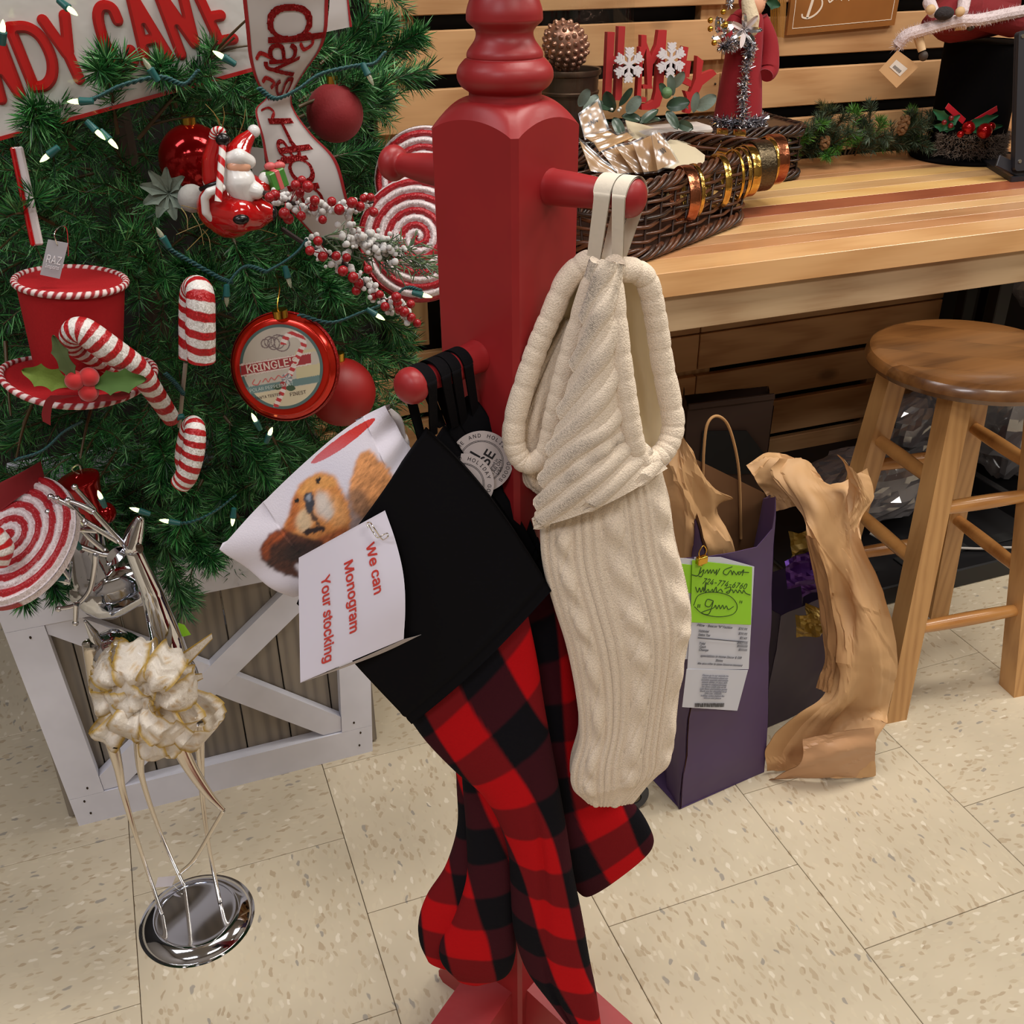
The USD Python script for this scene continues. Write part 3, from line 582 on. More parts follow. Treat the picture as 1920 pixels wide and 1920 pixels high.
# -- red top hat ornament
hp = lambda x, y, d=0.: onY(x, y, 1.075+d)
ht = Thing('top_hat_ornament', 'red felt top hat ornament with striped cord trim and holly', 'ornament', hp(150, 722))
tc, bc = hp(133, 527), hp(150, 704); hx = unit(tc-bc); hl = np.linalg.norm(tc-bc); HR = frame(hx); r1, r0 = .0495, .0395
ht.part('crown', lathe([(.0001, -.001), (r0, 0), (r0+.002, .01), (r1, hl), (.0001, hl+.0015)], 64, bc, HR), RFELT, 40)
bt = np.linspace(0, 1, 10); bm = []
a_ = np.arange(72)*2*math.pi/72; rr_ = np.linspace(r0-.002, .0725, 10)
bv_ = np.array([[r*np.cos(t), r*np.sin(t), .006*((r-r0)/.04)**2*(np.cos(2*t)*1.2)+.0*r] for r in rr_ for t in a_]); bv_ = bv_@HR.T+bc; bf_ = gridfaces(10, 72, True)
ht.part('brim', (np.vstack([bv_, bv_-hx*.0025]), np.vstack([bf_, bf_[:, ::-1]+len(bv_)])), RFELT, True)
def rope(P, r, turns, k=200): return stripe_tube(P, r, turns, k, 8, ((150, 22, 30), (214, 196, 194)), .5, 1)
rim = [bv_[9*72+i] for i in range(72)]; ht.part('cord_trim', rope(rim+[rim[0]], .0034, 44, 300), VCM, True)
tr_ = [tc + HR@np.array([(r1+.001)*math.cos(t), (r1+.001)*math.sin(t), 0]) for t in np.linspace(0, 2*math.pi, 60)]; ht.part('cord_trim', rope(tr_, .0034, 40, 260), VCM, True)
def leaf(c, d, n, L, W, lobes=3):
    d, n = unit(d), unit(n); s = np.cross(n, d); t = np.linspace(0, 1, 25); w = W*np.sin(t*math.pi)**.7*(1-.32*np.abs(np.sin(t*lobes*math.pi))**.8*(t < .98)); rows = []
    for a, b in zip(t, w): rows.append([c+d*L*a+s*b*qq+n*(.003*math.sin(a*3)+.003*abs(qq)) for qq in (-1, -.5, 0, .5, 1)])
    V = np.array(rows).reshape(-1, 3); f = gridfaces(25, 5); return (np.vstack([V, V-n*.0008]), np.vstack([f, f[:, ::-1]+len(V)]))
TOV = -AHEAD*.9+UP*.4
LEAFG = mat('felt_green', (92, 112, 34), .8, bump=(300, .3, .001))
hb = lambda x, y: onY(x, y, .985)
ht.part('holly_leaf', leaf(hb(140, 722), hb(80, 705)-hb(140, 722), TOV, .045, .014), LEAFG); ht.part('holly_leaf', leaf(hb(172, 722), hb(235, 715)-hb(172, 722), TOV, .05, .014), mat('felt_green_dark', (58, 88, 28), .8)); ht.part('holly_leaf', leaf(hb(145, 720), hb(112, 650)-hb(145, 720), TOV, .05, .010), mat('sage_felt', (84, 98, 58), .85))
for x, y in ((140, 713), (167, 707), (166, 735)): ht.part('berry', ball(hb(x, y), .0092, 14), mat('red_flock', (176, 14, 18), .8, sheen_weight=.4), True)
ht.part('ribbon_tail', Sheet([[hb(95, 742), hb(150, 742)], [hb(85, 752), hb(105, 752)], [hb(78, 775), hb(96, 775)], [hb(80, 790), hb(95, 798)]]).mesh(24, 8, .001), mat('red_velvet'))
ht.part('ribbon_tail', Sheet([[hb(150, 745), hb(152, 752)], [hb(190, 740), hb(192, 752)], [hb(225, 735), hb(232, 748)], [hb(238, 722), hb(246, 735)]]).mesh(24, 8, .001), mat('red_velvet'))
TG = mat('grey_tag_card', (170, 168, 174), .6)
tg = Sheet([[hp(90, 449, -.03), hp(128, 456, -.03)], [hp(75, 515, -.03), hp(112, 523, -.03)]]); ht.part('hang_tag', tg.mesh(10, 8, .0005), TG)
def tagtext(S, s, u0, h, bold=False, wide=.8, v0=.5):
    m = text(s, 1., .02, bold); v = np.asarray(m[0]); w = v[:, 0].max()-v[:, 0].min(); v = np.stack([u0-v[:, 1]*h, v0+v[:, 0]/w*wide, v[:, 2]*.01], 1); return S.place((v, np.asarray(m[1])), .0008)
WHITEINK = mat('white_ink', (232, 230, 234), .6); BLACKINK = mat('black_ink', (28, 26, 30), .6)
ht.part('tag_print', cat(tagtext(tg, 'RAZ', .62, .22, False, .72), tagtext(tg, 'Imports', .76, .10, False, .68)), WHITEINK); ht.part('tag_loop', tube([hp(108, 460, -.03), hp(102, 440, -.03), hp(112, 425, -.02), hp(125, 430, -.01), hp(128, 480, 0)], .0006, 5, 24), SILVER)
keep(hp(140, 620), .082); keep(hp(133, 540), .075); keep(hp(150, 710), .10, .2)

# -- candy cane pick
cp = lambda x, y, d=0.: onY(x, y, 1.02+d)
pk = Thing('candy_cane_pick', 'pick with three glittery red and white striped candy canes beside the felt top hat', 'candy cane pick', cp(336, 785, .06))
kw = dict(cols=((168, 20, 26), (214, 210, 206)), duty=.48, lean=.6)
pk.part('candy_cane', stripe_tube([cp(352, 672, .03), cp(354, 600, .03), cp(358, 552, .025), cp(368, 540, .01), cp(376, 556, -.006), cp(376, 620, -.008), cp(378, 676, -.006)], [.009, .010, .011, .0125, .0135, .0145, .0135], 12, 200, 18, **kw), VGLIT, True)
pk.part('candy_cane', stripe_tube([cp(205, 690, .02), cp(165, 665, .0), cp(136, 645, -.012), cp(137, 624, -.022), cp(158, 622, -.026), cp(205, 655, -.026), cp(255, 690, -.016), cp(285, 730, 0), cp(322, 785, .03)], [.007, .009, .010, .0115, .013, .0135, .012, .0105, .009], 19, 260, 18, **kw), VGLIT, True)
pk.part('candy_cane', stripe_tube([cp(352, 900, .01), cp(344, 860, .01), cp(352, 812, .005), cp(362, 796, -.006), cp(366, 810, -.016), cp(362, 850, -.02), cp(350, 890, -.02), cp(338, 908, -.016)], [.008, .009, .009, .0095, .0105, .0115, .0115, .0105], 14, 220, 18, **kw), VGLIT, True)
pk.part('stick', tube([cp(348, 680, .03), cp(340, 760, .05), cp(336, 800, .07)], .0022, 8, 12), mat('pale_stick', (150, 140, 128), .6))
for c, r in ((cp(368, 610), .03), (cp(200, 655), .045), (cp(285, 720), .03), (cp(352, 850), .03), (cp(345, 740), .015)): keep(c, r, .3)

# -- flat round ornament with a printed label
rp = onY(535, 687, 1.06); rd = unit(EYE-rp)*.9; rd = unit(rd+np.array([-.25, 0, .0])); RR = frame(rd, SIDE)
ro = Thing('round_ornament', 'flat round red ornament with a printed peppermint candy label', 'ornament', rp+np.array([0, 0, -.06]))
ro.part('body', lathe(smoothprof([(.0001, -.022), (.03, -.021), (.05, -.014), (.0575, 0), (.052, .012), (.045, .0155), (.0001, .0160)], 60), 64, rp, RR), mat('orange_red_foil', (196, 34, 14), .16, metal=.55), 40)
ro.part('glitter_rim', lathe([(.0568, -.006), (.0585, -.002), (.0585, .003), (.0570, .006)], 64, rp, RR), GLR)
def disc_paint(x, y):
    c = np.tile(lin((182, 172, 156)), (len(x), 1)); yy = y-.16*x
    def band(m, col): c[m] = lin(col)
    r = np.hypot(x, y); band(r > .93, (70, 96, 92)); band(r > .99, (120, 20, 16))
    band((np.abs(yy-.08) < .15) & (x > -.97) & (x < .72), (150, 30, 34)); band((np.abs(np.abs(yy-.08)-.13) < .018) & (x < .72), (206, 190, 178))
    band((np.abs(yy+.42) < .085) & (x < .9), (96, 122, 118)); band((yy < -.52) & (r < .93), (196, 182, 150)); band((x > .35) & (yy > -.34) & (yy < .3) & (np.abs(yy-.08) > .15) & (r < .93), (190, 178, 138))
    for k in range(5):                                                              # scrolls
        a = np.hypot(x+.35-.14*k*.7, y-.55-.04*(k % 2)); band((np.abs(a-.10-.02*k) < .013) & (r < .9), (110, 92, 90))
    cx_ = np.where(y > .45, np.abs(np.hypot(x-.32, y-.52)-.24), np.abs(x-(.55+.50*(y-.52)))); st = (np.floor((y*1.3+x*.5)*9) % 2 == 0)      # candy cane across it
    m = (cx_ < .07) & ((y > .45) | (y < .52)) & (y > -.95) & (~((y > .3) & (y < .52) & (x < .2))); band(m & st, (178, 40, 40)); band(m & ~st, (214, 200, 190))
    band(np.hypot(x-.12, y+.28) < .13, (196, 190, 184)); s8 = (np.floor(np.arctan2(y+.28, x-.12)/math.pi*6) % 2 == 0); band((np.hypot(x-.12, y+.28) < .13) & s8, (120, 122, 124)); band(np.hypot(x-.02, y+.42) < .08, (150, 30, 30)); band((np.hypot((x+.12)/1.6, y+.47) < .07) | (np.hypot((x-.2)/1.6, y+.5) < .07), (52, 74, 46))
    return c
rr, aa = np.meshgrid(np.linspace(0, 1, 90), np.arange(240)*2*math.pi/240, indexing='ij'); X_, Y_ = (rr*np.cos(aa)).ravel(), (rr*np.sin(aa)).ravel(); ld = .0445
dv_ = np.stack([X_*ld, Y_*ld, .0164+0*X_], 1)@RR.T+rp; ro.part('label', (dv_, gridfaces(90, 240, True), disc_paint(X_, Y_)), mat('satin_label', vc=True, rough=.45), True, 'printed round label')
def ontag(me, x, y, rot=.16): c, s = math.cos(rot), math.sin(rot); v = np.asarray(me[0]); v = np.stack([(v[:, 0]*c-v[:, 1]*s)+x*ld, (v[:, 0]*s+v[:, 1]*c)+y*ld, v[:, 2]+.0165], 1); return (v@RR.T+rp, me[1])
ro.part('lettering', ontag(text("KRINGLE'S", .0078, .0003, True), -.2, -.04), mat('cream_ink', (214, 196, 180), .6)); ro.part('lettering', cat(ontag(text('POLAR PEPPERMINT', .0035, .0002), -.25, -.51), ), mat('pale_ink', (190, 200, 190), .6)); ro.part('lettering', cat(ontag(text('SANTA TESTED', .0028, .0002), -.35, -.72), ontag(text('FINEST', .0036, .0002), .38, -.66)), mat('brown_ink', (70, 50, 40), .6)); ro.part('lettering', ontag(strokes([[(-.018, .002), (-.021, -.002), (-.016, -.004), (-.012, 0)], [(-.010, -.002), (-.006, .001), (-.004, -.003), (0, .001), (.003, -.002), (.008, .002), (.012, -.001), (.018, .002)]], .0009), -.25, -.27), mat('pink_ink', (196, 96, 90), .6))
ro.part('cap', lathe([(.0001, 0), (.008, 0), (.008, .008), (.0001, .009)], 20, onY(527, 594, 1.06), frame(UP+np.array([-.1, 0, 0]))), GOLD); ro.part('hook', tube([onY(526, 590, 1.06), onY(520, 575, 1.06), onY(524, 540, 1.07), onY(518, 515, 1.10)], .0007, 5, 20), GOLD)
keep(rp, .068, .25)

# -- plain red ornaments
def bauble(x, y, d, r, label, m, name='ball_ornament', cap=True):
    c = onY(x, y, d); t = Thing(name, label, 'ornament', c-np.array([0, 0, r])); t.part('ball', ball(c, r, 24), m, True)
    if cap: t.part('cap', lathe([(.0001, 0), (r*.2, 0), (r*.2, r*.25), (.0001, r*.27)], 16, c+np.array([0, 0, r*.97])), GOLD)
    keep(c, r*1.05, .2)
bauble(628, 212, 1.16, .030, 'dark red velvet ball ornament at the tree edge below the ribbon', RVEL)
bauble(640, 735, 1.18, .042, 'large red ball ornament half hidden behind the round labelled ornament', mat('red_matte', (150, 14, 14), .5))
bauble(196, 962, 1.14, .013, 'small shiny red ball ornament behind the silver antlers', RBALL)
bauble(365, 300, 1.22, .038, 'dark red ball ornament deep in the tree left of the red figurine', RBALL)
bl = Thing('bell_ornament', 'shiny red bell shaped ornament above the silver antlers', 'ornament', onY(150, 945, 1.14)); c = onY(158, 928, 1.14)
bl.part('bell', lathe(smoothprof([(.0001, -.045), (.010, -.04), (.016, -.015), (.021, .008), (.024, .02), (.020, .022), (.008, .026), (.0001, .027)], 50), 40, c, frame(UP+np.array([-.15, 0, 0]))), RBALL, 40); bl.part('loop', tube([c+np.array([0, 0, .026]), c+np.array([-.006, 0, .034]), c+np.array([.002, 0, .038]), c+np.array([.003, 0, .027])], .0012, 6, 16), SILVER); keep(c, .03, .2)
single('velvet_ribbon', Sheet(two([(-30, 925), (0, 905), (40, 885), (75, 865)], [(-30, 975), (0, 958), (45, 925), (85, 905)], [1.12, 1.10, 1.10, 1.12])).mesh(30, 10, .001), mat('red_velvet'), 'loose red velvet ribbon loop above the swirl candy', 'ribbon', smooth=True)
keep(onY(20, 915, 1.1), .04); keep(onY(60, 890, 1.1), .03)

# -- spiral candies
def swirl(name, c, n, r, label, turns=4.2, phase=0., sx=1., group=None, stick=None, th=.008):
    R = frame(n, SIDE); rr, aa = np.meshgrid(np.linspace(0, 1, 70), np.arange(160)*2*math.pi/160, indexing='ij'); s = (rr*turns - aa/(2*math.pi) + phase) % 1
    h = .0045*np.abs(np.sin(s*math.pi*2))**.6*(rr < .97)+.006*np.sqrt(np.clip(1-rr**4, 0, 1)); V = np.stack([rr*r*sx*np.cos(aa), rr*r*np.sin(aa), h], -1).reshape(-1, 3); W = V*[1, 1, 0]-[0, 0, th]
    red = (s < .5); col = np.where(red[..., None], lin((166, 24, 34)), lin((220, 206, 208))).reshape(-1, 3); f = gridfaces(70, 160, True); e = (69*160+np.arange(160)); e2 = np.roll(e, -1); k = len(V)
    side = np.vstack([np.stack([e, e+k, e2+k], 1), np.stack([e, e2+k, e2], 1)])
    t = Thing(name, label, 'candy pick', c-np.array([0, 0, r]), group=group); t.part('candy', (np.vstack([V, W])@R.T+c, np.vstack([f, f[:, ::-1]+k, side]), np.vstack([col, col])), VGLIT, True)
    if stick is not None: t.part('stick', tube(np.array([c-R[:, 2]*th*.6, stick]), .002, 6), WGLOSS)
    keep(c, r*.98, .2)
swirl('swirl_candy', onY(26, 1012, 1.07), unit(EYE-onY(38, 1012, 1.07))*.75+SIDE*-.5+UP*.55, .078, 'large red and white swirl candy at the lower left of the tree', 4.6, .2, .9, stick=onY(18, 930, 1.14))
swirl('swirl_candy', onY(800, 338, 1.20), -AHEAD+UP*.3, .061, 'upper of two swirl candies sticking out behind the red post', 4., .1, 1., stick=onY(760, 420, 1.3))
swirl('swirl_candy', onY(785, 448, 1.16), -AHEAD+UP*.45-SIDE*.1, .072, 'lower of two swirl candies sticking out behind the red post', 4.4, .6, 1., stick=onY(700, 410, 1.28))
cw = Thing('wrapped_candy', 'red and white wrapped candy ornament at the left edge touching the swirl candy', 'ornament', onY(-10, 1040, 1.02)); cw.part('candy', stripe_tube([onY(-40, 1000, 1.02), onY(-15, 1010, 1.02), onY(0, 1030, 1.02), onY(5, 1060, 1.02)], [.01, .014, .014, .006], 4, 40), VGLIT, True)

# -- berries, cedar, frosted flower, stake
def snow(P, r0, rad, n, seed):
    r = np.random.default_rng(seed); return cat(*[ball(P[r.integers(len(P))]+r.normal(size=3)*rad, r0*r.uniform(.5, 1.2), 5) for _ in range(n)])
SNOW = mat('fake_snow', (206, 204, 202), .9); TWG = mat('dark_twig', (44, 30, 28), .8)
BER = mat('red_berry', (150, 18, 26), .3)
def sprig(pts, spots, label, seed):
    P = spline([onY(x, y, 1.03+d) for x, y, d in pts], 30); t = Thing('berry_sprig', label, 'berry sprig', P[0]); t.part('stem', tube(P, np.linspace(.0026, .0014, 30), 6), TWG)
    r = np.random.default_rng(seed)
    for x, y in spots:
        c = onY(x, y, 1.01+r.uniform(-.01, .01)); n = P[np.argmin(np.linalg.norm(P-c, axis=1))]; t.part('berry', cat(ball(c, r.uniform(.0042, .0055), 9), tube(np.array([n, c]), .0006, 4)), BER, True)
    t.part('snow', snow(P[5:28], .0032, .0042, 120, seed), SNOW, True, kind='stuff')
sprig([(480, 355, .03), (530, 375, 0), (590, 390, 0), (640, 395, -.005), (700, 378, 0)], [(515, 366), (505, 370), (554, 347), (566, 338), (577, 350), (562, 362), (533, 400), (541, 410), (590, 376), (588, 388), (565, 405), (605, 412), (636, 393), (660, 380), (682, 372), (695, 370), (675, 387), (701, 398), (622, 378)], 'snowy red berry sprig pointing right beside the red figurine', 5)
sprig([(530, 430, .05), (585, 465, .02), (640, 490, 0), (690, 540, -.01), (740, 575, -.01), (775, 600, 0)], [(596, 452), (581, 470), (605, 481), (630, 480), (650, 483), (643, 508), (662, 520), (673, 532), (690, 505), (668, 545), (712, 552), (722, 575), (748, 580), (743, 557), (745, 568), (770, 570), (758, 585), (771, 595), (782, 606), (700, 555)], 'snowy red berry sprig drooping towards the red post', 6)
cd = Thing('frosted_cedar_sprig', 'frosted cedar sprig with white snow behind the red post', 'sprig', onY(600, 440, 1.1)); rc = np.random.default_rng(9); ms = []; tips = []
for k in range(46):
    t = rc.random(); o = onY(600+t*190, 442+t*45, 1.1-.03*t); e = onY(600+t*190+rc.uniform(30, 70), 442+t*45+rc.uniform(-25, 55), 1.08-.03*t+rc.uniform(-.02, .02)); ms.append(tint(tube(np.array([o, e]), [.0008, .0004], 4), (96, 110, 92))); tips.append(e)
    for q_ in range(7): a = o+(e-o)*(.2+.11*q_); ms.append(tint(tube(np.array([a, a+(e-o)*.22+rc.normal(size=3)*.006]), [.0009, .0005], 4), ((104, 124, 84), (120, 132, 116), (86, 108, 80))[q_ % 3]))
cd.part('foliage', cat(*ms), mat('cedar_green', vc=True, rough=.7), True); cd.part('snow', snow(np.array([onY(650+4*k, 440+1.3*k, 1.065) for k in range(24)]), .0035, .006, 130, 8), SNOW, True, kind='stuff')
ff = Thing('frosted_flower', 'frosted grey green flower pick deep in the tree left of the red figurine', 'flower', onY(315, 390, 1.13)); 
for k in range(9): a = k*.7; ff.part('petal', leaf(onY(318, 362, 1.12), SIDE*math.cos(a)+UP*math.sin(a)-AHEAD*.3, TOV, .028, .008, 2), mat('frosted_grey', (116, 128, 116), .8, bump=(300, .4, .001)))
ff.part('centre', ball(onY(360, 372, 1.1), .014, 10), mat('frosted_white', (170, 168, 164), .85, bump=(300, .4, .001)), True); keep(onY(318, 362, 1.12), .03, .15)
stk = Thing('striped_stake', 'thin red and white stake standing in the tree below the white sign', 'stake', onY(72, 462, 1.08)); a, b = onY(33, 275, 1.1), onY(72, 460, 1.08)
stk.part('slat', bar(a, b, .010, .004, SIDE), mat('stake_white', (206, 196, 196), .4)); stk.part('stripe', bar(a-np.array([.0045, .001, 0]), b-np.array([.0045, .001, 0]), .0045, .005, SIDE), RGLOSS)

# -- string lights
sl = Thing('string_lights', 'string of warm white mini lights on green cord wound through the tree', 'string lights', onY(300, 700, 1.1))
def cord(*pts, d=1.055):
    P = np.array([onY(x, y, d) for x, y in pts]); P = spline(P, 14*len(P)); t = np.linspace(0, len(P)*1.1, len(P)); w = np.stack([np.cos(t), np.sin(t), np.cos(t+1)], 1)*.0014
    sl.part('cord', cat(tube(P+w, .0013, 5), tube(P-w, .0013, 5)), CORD, True)
cord((140, 192), (180, 184), (230, 160), (300, 145), (345, 158), (372, 132)); cord((300, 440), (320, 468), (360, 492), (410, 520), (435, 530)); cord((485, 165), (515, 185), (555, 170), (600, 140), (660, 125), (700, 120), (722, 98)); cord((500, 510), (535, 490), (560, 470), (575, 450)); cord((560, 590), (620, 605), (680, 585), (730, 565), (760, 540), (790, 545)); cord((440, 930), (400, 960), (350, 980), (300, 975)); cord((30, 862), (80, 845), (120, 810), (155, 790)); cord((310, 700), (330, 720), (345, 740)); cord((10, 1080), (60, 1100), (95, 1085)); cord((420, 560), (430, 530), (460, 500), (500, 510))
def mini(x, y, dx, dy, lit=True, d=1.045):
    o = onY(x, y, d); dr = unit(SIDE*dx-UP*dy-AHEAD*.15); R = frame(dr); p = lathe([(.0001, -.012), (.0028, -.011), (.0033, -.004), (.0037, 0), (.0028, .001)], 12, o, R); path = sl.part('socket', p, SOCK)
    sl.part('mini_bulb', lathe([(.0020, .000), (.0024, .002), (.0023, .005), (.0016, .008), (.0006, .0105), (.0001, .011)], 12, o, R), _bulb if lit else UNLIT, under=path)
for x, y, dx, dy, lit in ((150, 190, -1, 0, 1), (92, 290, -.9, .6, 1), (282, 130, -.5, -1, 0), (420, 108, -.6, -.4, 1), (480, 790, -.3, -1, 1), (505, 815, .4, -.8, 1), (190, 935, -.1, -1, 1), (318, 978, -1, -.3, 1), (262, 958, -1, -.5, 1), (437, 970, -.2, 1, 1), (690, 140, .5, 1, 0), (705, 590, 1, .6, 1), (792, 553, 1, .2, 1), (305, 445, -.4, -1, 0), (540, 520, .2, 1, 0), (425, 555, -.1, 1, 0), (100, 1084, -1, -.2, 1), (140, 1015, -.3, -1, 1), (5, 1085, -.4, -.4, 1), (5, 60, .2, -.5, 1), (128, 15, .3, .2, 1), (325, 785, -1, .2, 0), (180, 245, .5, .5, 1), (205, 262, .4, .4, 1)): mini(x, y, dx, dy, lit)
# the branches, after the ornaments have claimed their room
def tip_radius(z): return float(np.interp(z, [.36, .5, .65, .85, 1.05, 1.25, 1.5], [.25, .36, .42, .43, .42, .37, .28]))
def add_branch(a, b, **kw): tr.part('branch', branch_mesh(a, b, RT, **kw), GREEN, True)
cnt = 0
for z in np.linspace(.40, 1.5, 18):
    k = 13
    for q in range(k):
        az = -math.pi*.5 + (q+.5*RT.random()+.5*(cnt % 2))*2*math.pi/k
        # only the side that shows: towards the viewer, to the right and to the left
        if 0.62*math.pi < (az % (2*math.pi)) < .95*math.pi: continue
        R = tip_radius(z)*RT.uniform(.82, 1.03); d = np.array([math.cos(az), math.sin(az), 0.])
        tilt = RT.uniform(-.09, .03) if z < .6 else RT.uniform(-.07, .06)
        r0 = max(R-.30, .04); a = np.array([TREE[0], TREE[1], z])+d*r0; b = np.array([TREE[0], TREE[1], z+tilt])+d*R
        if b[1] > 1.97: b = b + (1.97-b[1])/(b[1]-a[1])*(b-a) if a[1] < 1.9 else None
        if b is None or np.linalg.norm(b-a) < .08: continue
        b[2] = max(b[2], .385 if b[1] > 1.25 else .33)
        add_branch(a, b, n=300, side=5, sag=RT.uniform(-.01, .02))
    cnt += 1
del KEEP[NSIGN:NSIGN+3]
# the sprays that stand out in front
for x0, y0, d0, x1, y1, d1, n in (
    (560, 190, 1.30, 790, 70, 1.32, 520), (560, 220, 1.25, 800, 130, 1.27, 420), (600, 120, 1.3, 720, 40, 1.33, 300), (330, 190, 1.16, 470, 30, 1.09, 520), (260, 260, 1.16, 440, 70, 1.10, 380), (220, 250, 1.15, 200, 110, 1.08, 360), (140, 280, 1.15, 60, 200, 1.07, 360), (330, 200, 1.16, 300, 120, 1.10, 260),
    (430, 430, 1.2, 495, 610, 1.12, 460), (560, 250, 1.2, 730, 190, 1.22, 420), (600, 300, 1.25, 780, 280, 1.28, 420), (560, 200, 1.15, 690, 170, 1.15, 300), (300, 560, 1.15, 250, 430, 1.10, 300), (420, 520, 1.2, 330, 500, 1.14, 360),
    (300, 980, 1.12, 345, 1150, 1.12, 480), (200, 1010, 1.2, 195, 1115, 1.15, 300), (60, 1050, 1.22, 45, 1130, 1.20, 300), (90, 1060, 1.22, 105, 1120, 1.20, 220), (500, 800, 1.16, 600, 1000, 1.17, 460), (300, 760, 1.15, 300, 920, 1.08, 460), (420, 780, 1.15, 500, 900, 1.10, 420), (60, 760, 1.13, 30, 860, 1.07, 360),
    (600, 560, 1.2, 770, 620, 1.22, 380), (620, 640, 1.22, 790, 690, 1.25, 360), (180, 740, 1.1, 150, 860, 1.06, 340), (520, 880, 1.2, 400, 960, 1.12, 380), (560, 930, 1.2, 660, 1020, 1.22, 380), (380, 900, 1.15, 330, 1010, 1.10, 340), (100, 420, 1.15, 30, 400, 1.07, 320), (540, 480, 1.2, 640, 560, 1.14, 320),
    (350, 1000, 1.15, 400, 1060, 1.12, 260), (440, 960, 1.15, 480, 1030, 1.14, 300), (10, 640, 1.12, 20, 780, 1.08, 300)):
    add_branch(onY(x0, y0, d0), onY(x1, y1, d1), n=n, side=3, sag=.004, fan=.55)
# ---------------------------------------------------------------- cream cable knit stockings on the right-hand peg
def knit_material(name, col):
    n = {'g': ('geometry', {}), 'v': ('voronoi_texture', dict(scale=760.)), 'n': ('noise_texture', dict(scale=900., detail=2.)), 'm': ('mix_float', dict(fac=.35)), 'b': ('bump', dict(strength=.6, distance=.0010)),
         'cr': ('map_range', dict(from_min=.0, from_max=.8, to_min=1.03, to_max=.80)), 'c': ('mix', dict(mix_type='multiply', fac=1., color1=lin(col))), 'p': ('principled_bsdf', dict(roughness=.92, sheen_weight=.15))}
    L = [('g.position', 'v.vector'), ('g.position', 'n.vector'), ('v.distance', 'm.a'), ('n.fac', 'm.b'), ('m.result', 'b.height'), ('b.normal', 'p.normal'), ('v.distance', 'cr.value'), ('cr.result', 'c.color2'), ('c.color', 'p.base_color')]
    n['b'][1]['invert'] = True; return usdkit.material(stage, '/World/Looks/'+name, n, L, surface='p.BSDF')
KNIT = knit_material('cream_knit', (242, 224, 202)); LINING = mat('cream_lining', (232, 216, 182), .85, bump=(40, .25, .004)); TAPE = mat('cream_tape', (222, 212, 194), .8, bump=(300, .2, .001))
gR = float((PEG_R[0]+PEG_R[1]*.06)@AHEAD)
def G(x, y, d=0., g=None): return onG(x, y, (gR if g is None else g)+d)
def knit_disp(cables, ribs, turns, amp=.0044):
    def f(S, A):
        x = np.cos(A); h = amp*.62*(1-np.exp(-((np.mod(x*ribs/2, 1.)-.5)/.16)**2))
        for xc, w in cables:
            d = (x-xc)/w; inside_ = np.clip(1-d*d, 0, 1)**.5; ph = 2*math.pi*(S*turns+.22*d*np.sign(np.sin(A)+.001)); h = np.where(np.abs(d) < 1, inside_*amp*1.25*(.66+.34*np.cos(ph))+amp*.15-amp*.35*np.exp(-((np.mod(S*turns+.45*d, 1.)-.5)/.07)**2), h)
        return h*(.35+.65*np.clip(np.sin(math.pi*np.clip(S*1.06, 0, 1))*3, 0, 1))
    return f
def rim_tube(pts, d, r, per=26, k=220, flat=1.):
    P = spline([G(x, y, d+(p[0] if p else 0)) for x, y, *p in pts], k); t = np.arange(k); rr = r*(1.02-.085*np.exp(-(((t*per/k+.5*np.sin(t*.11)) % 1-.5)/.11)**2)+.03*np.sin(t*.083)); return tube(P, rr, 20, flat=flat)
def hang_loop(t, L, Rr, col, w=.010, top=.0135, peg=PEG_R, front=True):
    """flat tape over the peg at distance t along it, both ends at the points L and Rr"""
    o = peg[0]+peg[1]*t; a = peg[1]; up_ = unit(UP-(UP@a)*a); s = np.cross(a, up_); s = s if s@(Rr-L) > 0 else -s; arc = [o+top*(math.cos(q)*-s+math.sin(q)*up_) for q in np.linspace(-.15, math.pi+.15, 9)]
    P = spline([L, (L*2+arc[0])/3]+arc+[(Rr*2+arc[-1])/3, Rr], 60); rows = []
    n = len(P); wd = np.interp(np.linspace(0, 1, n), [0, .3, .5, .7, 1], [w*.75, w, w, w, w*.75])
    for p, q in zip(P, wd): rows.append([p-a*q/2, p-a*q/4+s*0, p, p+a*q/4, p+a*q/2])
    V = np.array(rows); N = np.cross(np.gradient(V, axis=0), np.gradient(V, axis=1)); N /= np.maximum(np.linalg.norm(N, axis=2, keepdims=True), 1e-9); k = n*5; f = gridfaces(n, 5)
    return (np.vstack([V.reshape(-1, 3), (V-N*.0012).reshape(-1, 3)]), np.vstack([f, f[:, ::-1]+k]))
cr2 = Thing('knit_stocking', 'cream cable knit stocking with pale lining hanging in front on the upper peg', 'christmas stocking', G(1130, 1507), group=None)
Lb = [(1022, 945), (1014, 1000), (1020, 1060), (1040, 1130), (1062, 1200), (1080, 1290), (1087, 1370), (1072, 1430), (1074, 1470), (1100, 1500)]
Rb = [(1238, 868), (1252, 930), (1262, 1000), (1282, 1080), (1292, 1140), (1288, 1185), (1272, 1270), (1262, 1360), (1252, 1415), (1190, 1495)]
cr2.part('foot_and_leg', loft([G(*p) for p in Lb], [G(*p) for p in Rb], [.018, .021, .024, .027, .028, .026, .024, .024, .022, .010], 320, 240, 2.2, knit_disp([(-.62, .13), (.12, .15), (.83, .14)], 15, 8.)), KNIT, True)
